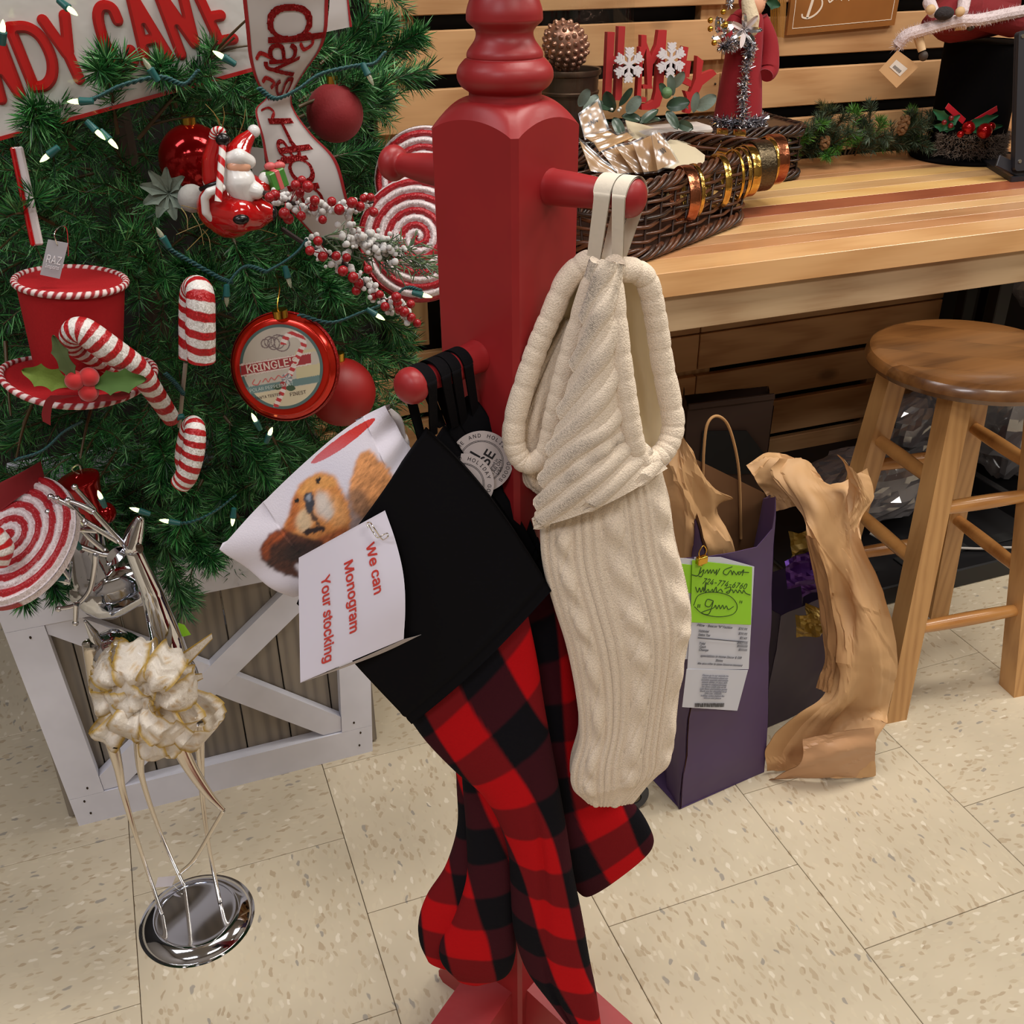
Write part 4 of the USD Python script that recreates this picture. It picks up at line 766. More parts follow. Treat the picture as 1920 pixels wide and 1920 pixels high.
cuff = Sheet([[G(1122+(1148-1122)*q, 486+6*q, -.012-.006*math.sin(q*3.14)) for q in np.linspace(0, 1, 5)]]+[[G(l[0]+(r[0]-l[0])*q, l[1]+(r[1]-l[1])*q+12*math.sin(q*math.pi)*k_, -.014-.020*math.sin(q*math.pi)*s_) for q in np.linspace(0, 1, 5)] for l, r, s_, k_ in (((1108, 580), (1152, 590), .6, 0), ((1084, 690), (1164, 700), .8, 0), ((1052, 800), (1178, 795), 1, 0), ((1028, 880), (1192, 820), 1.1, .1), ((1014, 940), (1216, 850), 1.2, .4), ((1008, 988), (1244, 878), 1.2, .8))],
    lambda u, v: -.0030*np.exp(-((np.mod((u*.85+v*.28)*9, 1.)-.5)/.13)**2)*(u < .97) + .0022*np.exp(-((u*.9+v*.25-.72)/.05)**2)*(.6+.4*np.cos(v*26)), flip=True)
cr2.part('cuff', cuff.mesh(240, 160, .006), KNIT, True)
cr2.part('cuff_rim', rim_tube([(1150, 500, -.012), (1158, 505, -.006), (1190, 508, 0), (1214, 530, .004), (1230, 600, .006), (1242, 680, .006), (1256, 750, .004), (1262, 800, 0), (1248, 842, -.008), (1222, 862, -.015), (1198, 858, -.02), (1184, 815, -.024), (1170, 730, -.024), (1158, 640, -.022), (1150, 560, -.018), (1142, 502, -.014)], 0, .0088), KNIT, True)
cr2.part('lining', Sheet([[G(l[0]+(r[0]-l[0])*q, l[1]+(r[1]-l[1])*q, .004+.028*math.sin(q*math.pi)*s_) for q in np.linspace(0, 1, 5)] for l, r, s_ in (((1150, 506), (1200, 512), .2), ((1152, 590), (1226, 590), .7), ((1164, 690), (1242, 690), .9), ((1180, 790), (1256, 775), .7), ((1195, 852), (1240, 845), .2))], lambda u, v: .0016*np.sin(u*17+v*5)*np.sin(v*3.1), flip=True).mesh(60, 30, .001), LINING, True)
cr2.part('hanging_loop', hang_loop(.069, G(1158, 520), G(1150, 520, .01), None, .0115), TAPE, True)
def round_tag(c, n, up, r, name_words, texts, off=None):
    x = unit(np.cross(up, n)); y = unit(np.cross(n, x)); z = unit(np.cross(x, y)); R = np.stack([x, y, z], 1); base = lathe([(.0001, -.0003), (r, -.0003), (r, .0003), (.0001, .0003)], 64, c, R); ink = []
    def put2(me): ink.append(tf(me, R, c))
    ring = lambda q, w: slab(sg.Point(0, 0).buffer(q, 48).difference(sg.Point(0, 0).buffer(q-w, 48)), .0002, t=(0, 0, .0003))
    put2(ring(r*.70, r*.012)); put2(ring(r*.665, r*.012))
    for k, ch in enumerate(name_words):
        if ch == ' ': continue
        a = math.pi/2 - (k-(len(name_words)/2 if off is None else off))*.172; m = text(ch, r*.115, .0002) if ch != '*' else slab(sg.Point(0, .05*r).buffer(r*.025), .0002); put2(tf(m, rotz(a-math.pi/2), (r*.80*math.cos(a), r*.80*math.sin(a), .0003)))
    for s, h, u, v, b in texts: put2(tf(text(s, h*r, .0002, b), None, (u*r, v*r, .0003)))
    return base, cat(*ink), put2
TAGM = mat('round_tag_card', (196, 184, 182), .6)
b_, i_, pt = round_tag(G(1222, 838, .028), -AHEAD+UP*.2+SIDE*.25, UP*.9+SIDE*.35, .0215, 'HOME AND HOLIDAY GOODS * VINTAGE *', [('MADE IN CHINA', .09, .1, -.5, False)])
bars = np.random.default_rng(4); bc = slab(__import__('shapely').union_all([sg.box(-.009+k*.00062, -.0075, -.009+k*.00062+bars.uniform(.0002, .0005), -.0025) for k in range(30)]), .0002, t=(0.002, 0, .0003)); 
tagp = cr2.part('round_tag', b_, TAGM); n_ = -AHEAD+UP*.2+SIDE*.25; x_ = unit(np.cross(UP*.9+SIDE*.35, n_)); y_ = unit(np.cross(n_, x_)); cr2.part('tag_print', cat(i_, tf(bc, np.stack([x_, y_, np.cross(x_, y_)], 1), G(1222, 838, .028))), BLACKINK, under=tagp)
# the one behind it, its folded opening to the left
c3 = Thing('knit_stocking', 'rear cream cable knit stocking whose rolled cuff shows left of the front one', 'christmas stocking', G(1100, 1450, .03))
c3.part('cuff_rim', rim_tube([(1120, 492, .0), (1098, 494, .002), (1062, 528, .004), (1034, 590, .002), (1008, 650, .0), (984, 720, -.002), (966, 785, -.004), (964, 832, -.006), (980, 864, -.008), (1006, 866, -.010), (1028, 838, -.010), (1040, 785, -.010), (1058, 710, -.010), (1080, 630, -.008), (1104, 550, -.006), (1124, 500, -.004)], .012, .0088, 24), KNIT, True)
c3.part('lining', Sheet([[G(l[0]+(r[0]-l[0])*q, l[1]+(r[1]-l[1])*q, .012+.02*math.sin(q*math.pi)) for q in np.linspace(0, 1, 5)] for l, r in (((1098, 500), (1124, 500)), ((1058, 545), (1106, 550)), ((1012, 650), (1075, 640)), ((978, 760), (1046, 760)), ((984, 860), (1010, 862)))], flip=True).mesh(50, 24, .001), LINING, True)
c3.part('cuff', loft([G(x, y, .026) for x, y in ((1060, 600), (990, 740), (960, 830), (980, 890), (1004, 920))], [G(x, y, .026) for x, y in ((1110, 600), (1100, 740), (1100, 830), (1060, 900), (1040, 930))], [.008, .012, .014, .012, .006], 90, 90, 2.2, knit_disp([(-.5, .2), (.3, .2)], 11, 3.)), KNIT, True)
c3.part('foot_and_leg', loft([G(x, y, .034) for x, y in ((1020, 880), (1040, 1050), (1080, 1200), (1105, 1340), (1120, 1420))], [G(x, y, .034) for x, y in ((1140, 880), (1200, 1050), (1240, 1200), (1225, 1340), (1170, 1430))], [.012, .014, .014, .012, .006], 120, 120, 2.2, knit_disp([(0., .2)], 13, 6.)), KNIT, True)
c3.part('hanging_loop', hang_loop(.055, G(1112, 500, .008), G(1136, 500, .012), None, .0145), TAPE, True)

# ---------------------------------------------------------------- plaid stockings on the lower left peg
gL = float((PEG_L[0]+PEG_L[1]*.045)@AHEAD)
def H(x, y, d=0.): return onG(x, y, gL+d)
BVEL = mat('black_velvet', (15, 14, 17), .95, bump=(500, .3, .001), specular_ior_level=.1); PLAID = mat('buffalo_plaid', vc=True, rough=.95, bump=(600, .4, .001), specular_ior_level=.15)
def plaid(p, q_):
    sq = lambda x: .5-.5*np.clip(np.sin(math.pi*x)/.10, -1, 1)
    a, b = sq(p)[..., None], sq(q_)[..., None]; C = [np.array(lin(k)) for k in ((14, 13, 20), (60, 16, 26), (120, 18, 24), (186, 12, 20))]
    return C[0]*(1-a)*(1-b)+C[1]*(1-a)*b+C[2]*a*(1-b)+C[3]*a*b
def leg(t, L, Rr, thick, d, cell, ang, off=(0, 0), m=420, n=220, fold=None, name='foot_and_leg'):
    Lp, Rp = np.array([H(*p[:2], d+(p[2] if len(p) > 2 else 0)) for p in L]), np.array([H(*p[:2], d+(p[2] if len(p) > 2 else 0)) for p in Rr]); mid_ = (spline(Lp, m)+spline(Rp, m))/2; ln = np.concatenate([[0], np.cumsum(np.linalg.norm(np.diff(mid_, axis=0), axis=1))]); W = np.linalg.norm(spline(Rp, m)-spline(Lp, m), axis=1)/2
    def col(S, A):
        s = np.interp(S, np.linspace(0, 1, m), ln); w = np.interp(S, np.linspace(0, 1, m), W); x = np.cos(A)*w; y = s; c_, s_ = math.cos(ang), math.sin(ang); return plaid((x*c_+y*s_)/cell+off[0]+40, (-x*s_+y*c_)/cell+off[1]+40)
    t.part(name, loft(Lp, Rp, thick, m, n, 2.3, fold, col), PLAID, True)
def vcuff(t, T_, R_2, B_, L_, d, thick=.008, mids=None, under=None):
    top = spline([H(*p, d) for p in T_], 6); bot = spline([H(*p, d-.006) for p in B_], 6); ctrl = [[top[i]*(1-q)+bot[i]*q + AHEAD*(-.010*math.sin(q*math.pi)) for q in np.linspace(0, 1, 6)] for i in range(6)]
    S = Sheet(ctrl, lambda u, v: .0008*np.exp(-((u-.93)/.012)**2)-.0012*np.exp(-((u-.955)/.006)**2)); G_, N_ = S.fine(8, 8); S.flip = (N_.mean((0, 1))@AHEAD > 0); t.part('cuff', S.mesh(90, 60, thick), BVEL, True, 'black velvet cuff')
ps = Thing('plaid_stocking', 'red and black plaid stocking with a wide black cuff holding the dog print cushion', 'christmas stocking', H(1100, 1960))
vcuff(ps, [(800, 806), (880, 885), (962, 992), (1034, 1108)], None, [(556, 1132), (625, 1200), (690, 1272), (772, 1358)], None, -.012)
leg(ps, [(760, 1335), (800, 1388), (852, 1440), (902, 1482), (936, 1540), (953, 1600), (957, 1660), (963, 1740), (985, 1810), (1028, 1868), (1072, 1925), (1108, 1965)], [(985, 1130), (1006, 1230), (1022, 1330), (1044, 1450), (1060, 1540), (1076, 1640), (1092, 1720), (1106, 1800), (1118, 1860), (1128, 1930), (1132, 1960), (1130, 1985)], [.014, .018, .02, .02, .02, .018, .018, .018, .017, .015, .012, .006], .002, .046, -.12, (.2, .35), fold=lambda S, A: -.004*np.exp(-((np.cos(A)-(.55-1.1*S))/.12)**2)*(np.sin(A) < 0)*np.clip(S*4-.6, 0, 1))
LOOPB = lambda t, x0, y0, x1, y1, d: hang_loop(t, H(x0, y0, d), H(x1, y1, d+.006), None, .011, .0125, PEG_L)
ps.part('hanging_loop', LOOPB(.068, 792, 825, 812, 815, -.006), BVEL, True)
def rear(label, cuffT, cuffB, L, Rr, th, d, t, lx, cell=.042, ang=.1, off=(0, 0)):
    o = Thing('plaid_stocking', label, 'christmas stocking', H(*L[-1], d)); vcuff(o, cuffT, None, cuffB, None, d, .006); leg(o, L, Rr, th, d+.004, cell, ang, off, 280, 160); o.part('hanging_loop', LOOPB(t, lx, 800, lx+22, 800, d), BVEL, True); return o
rB = rear('red and black plaid stocking with rounded toe, second from the front, toe pointing left', [(835, 800), (890, 880), (960, 980), (1018, 1075)], [(640, 1080), (720, 1170), (790, 1250), (850, 1330)], [(862, 1290), (862, 1400), (868, 1480), (874, 1560), (874, 1640), (850, 1715), (826, 1762), (827, 1800), (856, 1834)], [(990, 1200), (985, 1350), (975, 1480), (966, 1560), (968, 1640), (968, 1730), (966, 1790), (950, 1826), (905, 1843)], [.01, .012, .013, .014, .015, .016, .016, .012, .006], .009, .052, 830, .047, -.30, (.15, .1))
rA = rear('red and black plaid stocking with the leftmost toe, behind the others', [(856, 785), (905, 860), (968, 960), (1010, 1040)], [(740, 1000), (800, 1100), (860, 1200), (900, 1290)], [(850, 1270), (852, 1400), (856, 1470), (857, 1550), (835, 1625), (800, 1680), (785, 1725), (787, 1765), (802, 1800)], [(960, 1200), (955, 1400), (948, 1480), (945, 1560), (945, 1640), (935, 1720), (915, 1770), (885, 1800), (845, 1815)], [.01, .011, .012, .013, .014, .014, .013, .01, .005], .019, .040, 848, .046, -.35, (.55, .55))
rC = rear('red and black plaid stocking with its pointed toe to the right below the knit stocking', [(862, 752), (905, 760), (985, 950), (1036, 1090)], [(800, 860), (850, 1000), (900, 1100), (960, 1180)], [(905, 1080), (930, 1200), (955, 1330), (985, 1440), (1010, 1530), (1040, 1610), (1085, 1672), (1105, 1676), (1115, 1660)], [(1010, 1010), (1050, 1150), (1085, 1320), (1110, 1420), (1145, 1475), (1195, 1515), (1222, 1560), (1224, 1585), (1205, 1608)], [.012, .014, .015, .016, .017, .016, .012, .009, .005], .029, .026, 872, .046, .12, (.2, .62))
for o, (cx_, cy_), d, nm, tx in ((rB, (866, 908), .017, 'HOME AND HOLIDAY GOODS * VINTAGE *', [('N', .34, .05, .12, True), ('USE', .30, .02, -.28, True)]), (rA, (902, 866), .027, 'HOME AND HOLIDAY GOODS * VINTAGE *', [('N', .34, .0, .12, True), ('USE', .32, .05, -.25, True), ('Designed in', .09, .0, -.42, False), ('STAR OH', .11, .05, -.55, False), ('USA', .10, .05, -.68, False)])):
    b_, i_, _ = round_tag(H(cx_, cy_, d-.012), -AHEAD+SIDE*.1+UP*.15, UP*.55-SIDE*.83, .0262, nm, tx, 1.5); p_ = o.part('round_tag', b_, TAGM); o.part('tag_print', i_, BLACKINK, under=p_)

# ---------------------------------------------------------------- cushion with a printed dog, in the front stocking
E1_, E2_ = [(722, 760), (641, 808), (520, 915), (412, 1028)], [(806, 892), (735, 965), (650, 1050), (548, 1122)]
top_, bot_ = spline(np.array(E1_, float), 6), spline(np.array(E2_, float), 6)
PXC = np.array([[top_[j]*(1-q)+bot_[j]*q+np.array([0, 6*math.sin(q*math.pi)*(j in (0, 5))]) for j in range(6)] for q in np.linspace(0, 1, 6)])
CUS = Sheet([[H(*PXC[i, j], -.002) for j in range(6)] for i in range(6)], lambda u, v: .022*(np.sin(np.pi*np.clip(u*.75, 0, 1))**1.1)*np.sin(np.pi*np.clip(v, 0, 1))**.6+.0022*np.sin(v*14+u*9)*(v > .75)+.0015*np.sin(u*20-v*6)*(v < .18)); g_, n_2 = CUS.fine(8, 8); CUS.flip = (n_2.mean((0, 1))@AHEAD > 0)
DN = 260
def dog(u, v):
    from scipy.ndimage import map_coordinates as mc
    P = Sheet(np.dstack([PXC, np.zeros(PXC.shape[:2])])).grid(DN, DN); X, Y_ = P[..., 0], P[..., 1]; n3 = meshkit.fbm(np.dstack([X/14, Y_/5, X*0]), 3, 2)[..., None]; n4 = meshkit.fbm(np.dstack([(X+Y_)/5, (X-Y_)/16, X*0]), 3, 5)[..., None]
    wob = (n3[..., 0]-.5)*9; X1, Y1 = X+wob, Y_+(n4[..., 0]-.5)*9; c = np.tile(lin((226, 220, 232)), X.shape+(1,)).reshape(X.shape+(3,))
    def el(cx, cy, rx, ry, a, col, soft=.12, amt=1., nz=.0):
        nonlocal c
        m = inside(X1, Y1, cx, cy, rx, ry, math.radians(a), soft)*amt; cc = np.array(lin(col))*(1+nz*(n4-.5)*2); c = c*(1-m)+cc*m
    from scipy.ndimage import gaussian_filter as gf
    from shapely import contains_xy
    def po(pts, col, soft=2., amt=1., nz=0., grain=None):
        nonlocal c
        q_ = spline(np.array(pts+pts[:1], float), 60); sx = DN/330.; m = gf(contains_xy(sg.Polygon(q_).buffer(0), X1, Y1).astype(float), soft*sx)[..., None]*amt; g_ = n4 if grain is None else grain; c = c*(1-m)+np.clip(np.array(lin(col))*(1+nz*(g_-.5)*2), 0, 1)*m
    t = np.clip((X-586)/(702-586), 0, 1); yc = 872-(X-575)*.69; w = 2+9*np.sin(t*math.pi)**.6; m = ((X > 584) & (X < 704) & (np.abs(Y_-yc) < w))[..., None]; c = np.where(m, lin((206, 54, 50)), c)
    el(620, 890, 80, 50, -20, (186, 188, 210), .5, .3)
    po([(676, 838), (700, 835), (735, 870), (745, 905), (700, 950), (668, 930), (660, 890)], (212, 146, 92), 3, 1, .55); po([(655, 905), (680, 895), (705, 930), (690, 955), (655, 975), (640, 950)], (128, 96, 76), 5, .8, .6)
    po([(530, 985), (548, 946), (558, 912), (585, 886), (620, 876), (640, 892), (656, 915), (664, 950), (655, 985), (625, 1005), (575, 1000)], (208, 136, 72), 2.5, 1, .45)
    po([(560, 915), (585, 888), (620, 879), (636, 893), (600, 905), (578, 918)], (222, 158, 88), 3, .9, .3); po([(628, 905), (650, 920), (660, 950), (640, 965), (622, 945)], (214, 154, 96), 4, .9, .4)
    po([(600, 985), (640, 968), (662, 965), (650, 992), (622, 1008), (590, 1010)], (150, 78, 40), 4, .9, .6); po([(548, 946), (556, 920), (566, 935), (562, 975), (540, 985)], (182, 96, 44), 3, .8, .5)
    po([(492, 1036), (497, 1006), (528, 978), (560, 984), (612, 992), (596, 1026), (562, 1042), (566, 1066), (526, 1062), (500, 1048)], (74, 40, 28), 2.2, 1, .8); po([(493, 1034), (498, 1006), (528, 979), (545, 984), (515, 1008), (508, 1040)], (164, 76, 32), 4, .9, .6); po([(545, 1000), (600, 998), (592, 1022), (560, 1038), (535, 1030)], (40, 26, 26), 5, .85, .9)
    po([(600, 905), (620, 912), (632, 935), (622, 952), (604, 945), (594, 925)], (214, 204, 196), 3.5, .95, .12); po([(566, 945), (580, 940), (592, 955), (588, 972), (572, 978), (560, 966)], (214, 190, 156), 3.5, .9, .2)
    po([(577, 914), (590, 912), (594, 926), (590, 942), (581, 944), (576, 930)], (58, 60, 70), 1.2); po([(580, 917), (587, 916), (588, 924), (581, 926)], (160, 168, 184), 1.4, .8); po([(585, 943), (592, 942), (606, 958), (611, 964), (602, 962), (590, 952)], (52, 42, 42), 1.2, .9)
    po([(574, 978), (590, 968), (611, 962), (612, 969), (596, 976), (582, 981)], (46, 30, 30), 1.2); el(561, 928.5, 4.6, 4.6, 0, (26, 18, 16), .2); el(599, 890, 7.5, 3.2, -52, (34, 24, 20), .25)
    return c
cu = Thing('printed_cushion', 'white cotton cushion printed with a brown long-eared dog stuffed into the black cuff', 'cushion', H(560, 1100))
cu.part('cover', CUS.mesh(DN, DN, .012, dog), VCLOTH, True); cu.part('back_corner', Sheet([[H(727, 768, .01), H(736, 768, .012), H(742, 800, .014)], [H(735, 800, .004), H(762, 815, .008), H(770, 850, .012)], [H(745, 840, .0), H(775, 860, .004), H(800, 890, .008)]], lambda u, v: .003*np.sin(u*8)).mesh(30, 24, .003), mat('white_cotton', (224, 218, 216), .9, bump=(120, .3, .002)), True)

# ---------------------------------------------------------------- folded paper notice pinned to the cuff
pp = Thing('paper_notice', 'folded white paper notice with red lettering pinned to the black stocking cuff', 'sign', H(570, 1280, -.04)); PAPER = mat('white_paper', (232, 228, 246), .7)
PS = Sheet([[H(l[0]+(r[0]-l[0])*q, l[1]+(r[1]-l[1])*q, -.036-.006*math.sin(q*math.pi)+o*q) for q in np.linspace(0, 1, 5)] for l, r, o in (((560, 1046), (722, 957), .010), ((560, 1105), (742, 1015), .006), ((561, 1165), (756, 1075), .002), ((562, 1222), (760, 1135), 0), ((563, 1280), (757, 1198), .002))]); g_, n_2 = PS.fine(8, 8); PS.flip = (n_2.mean((0, 1))@AHEAD > 0)
pp.part('front_leaf', PS.mesh(40, 40, .0003), PAPER, True)
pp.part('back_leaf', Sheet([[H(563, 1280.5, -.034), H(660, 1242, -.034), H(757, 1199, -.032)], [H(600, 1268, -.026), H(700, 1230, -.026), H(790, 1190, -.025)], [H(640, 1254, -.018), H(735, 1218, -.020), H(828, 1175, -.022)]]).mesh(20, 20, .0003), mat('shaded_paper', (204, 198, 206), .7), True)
REDINK = mat('red_marker', (206, 64, 58), .6)
for s, v0, u0, wd in (('We can', .715, .17, .39), ('Monogram', .475, .22, .56), ('Your stocking', .235, .245, .68)):
    m = text(s, 1., .02, True); v = np.asarray(m[0]); x = v[:, 0]-v[:, 0].min(); x = u0+x/x.max()*wd; me = np.stack([x, v0+v[:, 1]*.085, v[:, 2]*.01], 1); f = np.asarray(m[1]); pp.part('lettering', PS.place((me, f), .0006), REDINK)
pin = [(691, 990), (688, 982), (694, 980), (700, 988), (710, 1003), (718, 1012), (727, 1006), (726, 1000), (718, 1003), (708, 1008), (700, 998), (691, 984)]
pp.part('safety_pin', tube([H(x, y, -.043+.002*(k % 3)) for k, (x, y) in enumerate(pin)], .0006, 6, 80), SILVER, True)
# ---------------------------------------------------------------- on the table
TZ = .75
WIC = mat('brown_willow', (84, 46, 26), .38, var=(40, .45), coat_weight=.3); WICD = mat('dark_willow', (48, 26, 17), .4, var=(40, .4), coat_weight=.2)
def ringpath(corners, n, rnd=.12):
    """closed rounded path round four plan corners, n points"""
    c = np.asarray(corners, float); P = []
    for k in range(4):
        a, b, d = c[k-1], c[k], c[(k+1) % 4]
        for t in np.linspace(0, 1, 6): P.append((1-t)**2*(b+(a-b)*rnd)+2*t*(1-t)*b+t*t*(b+(d-b)*rnd))
    P = np.vstack(P+[P[0]]); l = np.concatenate([[0], np.cumsum(np.linalg.norm(np.diff(P, axis=0), axis=1))]); s = np.linspace(0, l[-1], n, endpoint=False)
    return np.stack([np.interp(s, l, P[:, i]) for i in range(P.shape[1])], 1)
def wicker(t, bot, top, z0, z1, rows, nst, m1, m2, rod=.0027, sag=None):
    n = nst*8; A, B = ringpath(bot, n), ringpath(top, n); ctr = A.mean(0); N = A-ctr; tang = np.roll(A, -1, 0)-np.roll(A, 1, 0); N = np.stack([tang[:, 1], -tang[:, 0]], 1); N /= np.linalg.norm(N, axis=1, keepdims=True); s = np.arange(n)/n
    if ((A-ctr)*N).sum() < 0: N = -N
    def P(h, off, dz=0.):
        q = A*(1-h)+B*h+N*np.asarray(off)[:, None]; zz = z0+(z1-z0)*h+dz; zz = zz + (0 if sag is None else sag(s)*h); return np.column_stack([q, np.broadcast_to(zz, n)])
    r = np.random.default_rng(5)
    for k in range(rows):
        h = .13+.70*k/(rows-1); w = .0033*np.cos(math.pi*nst*s+k*math.pi); t.part('weaver', tube(P(h, w, r.normal()*.0006+.0008*np.sin(s*40+k)), rod*r.uniform(.85, 1.15), 6, closed=True), m1 if r.random() < .65 else m2, True)
    for k in range(nst):
        i = k*8; a, b = P(0, np.zeros(n))[i], P(1, np.zeros(n))[i]; t.part('stake', tube(np.array([a, (a+b)/2, b]), .0022, 6, 8), m2, True)
    for h, rr, nm in ((.02, .010, 'base_braid'), (.95, .011, 'rim_braid')):
        for k in range(5):
            ph = 2*math.pi*k/5; a = s*2*math.pi*int(nst*.42)+ph; t.part(nm, tube(P(h, rr*.55*np.cos(a), rr*.75*np.sin(a)+.006*(h < .5)), rod*1.15, 6, closed=True), m2 if k % 2 else m1, True)
BB = [(.715, 1.381), (1.003, 1.543), (.87, 1.76), (.60, 1.57)]; BT = [(.722, 1.403), (1.105, 1.632), (1.0, 1.782), (.60, 1.60)]
bk = Thing('wicker_basket', 'brown willow basket with flared rim at the near end of the striped table', 'basket', (.80, 1.56, TZ))
wicker(bk, BB, BT, TZ+.004, .862, 8, 30, WIC, WICD, .0031)
bk.part('base', slab(sg.Polygon(BB).buffer(-.004), .004, t=(0, 0, TZ+.003)), WICD)
bq = lambda x, y, d: onY(x, y, d)
single('basket_liner', Sheet([[bq(1172, 226, 1.80), bq(1178, 262, 1.74), bq(1150, 300, 1.68)], [bq(1225, 240, 1.80), bq(1228, 275, 1.73), bq(1210, 310, 1.66)], [bq(1280, 262, 1.78), bq(1280, 290, 1.70), bq(1265, 318, 1.62)], [bq(1322, 292, 1.68), bq(1318, 312, 1.63), bq(1300, 325, 1.58)]], lambda u, v: .004*np.sin(u*7)*np.sin(v*3)).mesh(40, 24, .0012), mat('natural_canvas', (214, 200, 170), .9, bump=(500, .3, .001)), 'cream canvas liner draped inside the willow basket', 'liner', smooth=True)
KRAFT = mat('tan_card', (220, 176, 122), .7)
SLEEVE = usdkit.material(stage, '/World/Looks/clear_sleeve', {'t': ('transparent_bsdf', dict(color=(.96, .96, .97))), 'gl': ('glossy_bsdf', dict(roughness=.22, color=(.95, .95, 1.))), 'g': ('geometry', {}), 'n': ('noise_texture', dict(scale=16., detail=1.)), 'b': ('bump', dict(strength=.35, distance=.004)), 'x': ('mix_closure', dict(fac=.16))},
    [('g.position', 'n.vector'), ('n.fac', 'b.height'), ('b.normal', 'gl.normal'), ('t.BSDF', 'x.closure1'), ('gl.BSDF', 'x.closure2')], surface='x.closure')
cc = lambda x, y, d: onY(1080+x*.1146, 160+y*.1146, d)
PACK = [([(60, 490), (350, 260), (510, 720), (150, 870)], 1.63, 'ANN', 'upright card packet at the back beside the red post'), ([(150, 850), (520, 740), (690, 830), (330, 960)], 1.60, '', 'card packet lying second from the back'), ([(300, 950), (840, 770), (930, 850), (380, 1080)], 1.575, '', 'card packet lying flat with a wide white glare'),
        ([(60, 900), (330, 1150), (660, 1440), (240, 1400)], 1.54, '', 'card packet lowest at the left of the basket'), ([(430, 1100), (650, 1015), (980, 1420), (690, 1445)], 1.55, '', 'card packet fourth from the right'), ([(650, 1010), (925, 960), (1130, 1415), (960, 1430)], 1.54, '', 'card packet third from the right'), ([(930, 955), (1235, 815), (1330, 1395), (1110, 1420)], 1.53, '', 'card packet second from the right'), ([(1235, 820), (1365, 765), (1650, 1240), (1335, 1390)], 1.515, 'ANN', 'rightmost card packet with dark lettering facing out')]
for k, (P4, d, s, lab) in enumerate(PACK):
    a, b, c_, e = [cc(x, y, d+(.018 if i < 2 else 0)) for i, (x, y) in enumerate(P4)]
    t = Thing('card_packet', 'tan '+lab+' in the willow basket', 'card packet', e, group=None); S = Sheet([[a, b], [e, c_]]); g_, n_2 = S.fine(6, 6); S.flip = n_2.mean((0, 1))@AHEAD > 0
    t.part('card', S.mesh(10, 10, .0015), KRAFT); ex = .07; big = Sheet([[a+(a-c_)*ex, b+(b-e)*ex], [e+(e-b)*ex, c_+(c_-a)*ex]], lambda u, v: .0035+.0012*np.sin(u*9+k)*np.sin(v*7)); big.flip = S.flip; g_, n_2 = big.fine(6, 6); t.part('clear_sleeve', big.mesh(20, 20, .0002), SLEEVE, True)
    if s:
        m = text(s, 1., .02, True); v = np.asarray(m[0]); w = np.ptp(v[:, 0]); me = np.stack([.62-v[:, 1]*.16, .48+v[:, 0]/w*.5, v[:, 2]*.005], 1); t.part('lettering', S.place((me, np.asarray(m[1])), .0004), BLACKINK); t.part('emblem', S.place(slab(sg.Point(.25, .5).buffer(.05), .0001), .0004), mat('grey_ink', (110, 110, 120), .6))
# bangles over the rim
rA_, rB_ = np.array([.722, 1.403, .0]), np.array([1.105, 1.632, 0.]); re_ = unit(rB_-rA_); rn_ = np.array([re_[1], -re_[0], 0])
def onRim(x, y): d = ray(x, y); n = np.array([-re_[1], re_[0], 0]); return EYE + d*(((rA_-EYE)@n)/(d@n))
COP = mat('hammered_copper', (170, 104, 74), .22, 1., bump=(120, .5, .002)); GOLDH = mat('hammered_gold', (206, 164, 84), .18, 1., bump=(160, .4, .0015)); ANT = mat('antique_bronze', (96, 84, 66), .35, 1., bump=(200, .8, .002))
def bangle(c, ax, r, w, m, lab, gap=.0, sx=1.):
    R = frame(ax, UP); th = np.linspace(gap, 2*math.pi-gap, 64); pr2 = [(-w/2, 0), (-w/2*.8, .0011), (0, .0016), (w/2*.8, .0011), (w/2, 0), (w/2*.8, -.0004), (-w/2*.8, -.0004)]; rows = []
    for a in th:
        for h, dr in pr2: rows.append([(r+dr)*math.cos(a), (r+dr)*sx*math.sin(a), h])
    V = np.array(rows)@R.T+c; n = len(pr2); f = gridfaces(64, n, True); single('bangle', (V, f), m, lab, 'bangle', 'metal bangles on the basket rim', smooth=True)
for x, y, r, w, m, lab in ((1284, 364, .039, .011, COP, 'copper hammered bangle nearest the knit stocking on the basket rim'), (1300, 358, .037, .004, GOLDH, 'thin gold bangle beside the nearest copper one on the basket rim'), (1346, 340, .039, .007, GOLDH, 'ridged gold bangle standing alone in the middle of the basket rim'), (1374, 330, .038, .003, GOLD, 'thinnest plain gold bangle on the basket rim'), (1387, 325, .038, .004, GOLDH, 'narrow gold bangle left of the broad gold bangle on the basket rim'), (1400, 320, .038, .009, GOLDH, 'broad gold bangle left of the dark bronze cuff on the basket rim'), (1421, 311, .038, .019, ANT, 'wide dark bronze bangle on the basket rim'), (1437, 304, .038, .006, GOLDH, 'gold bangle between the dark bronze and copper bangles'), (1449, 299, .038, .014, COP, 'copper bangle at the far end of the basket rim')):
    bangle(onRim(x, y), re_*.35+SIDE*.9+np.array([0, 0, .02]), r*1.1, w*1.75, m, lab)
for x, y, w, lab in ((1352, 262, .016, 'left gold cuff bangle on the back corner of the basket rim'), (1384, 264, .018, 'right gold cuff bangle on the back corner of the basket rim')): bangle(onY(x, y+8, 1.76), SIDE-AHEAD*.15, .027, w*1.3, GOLDH, lab)
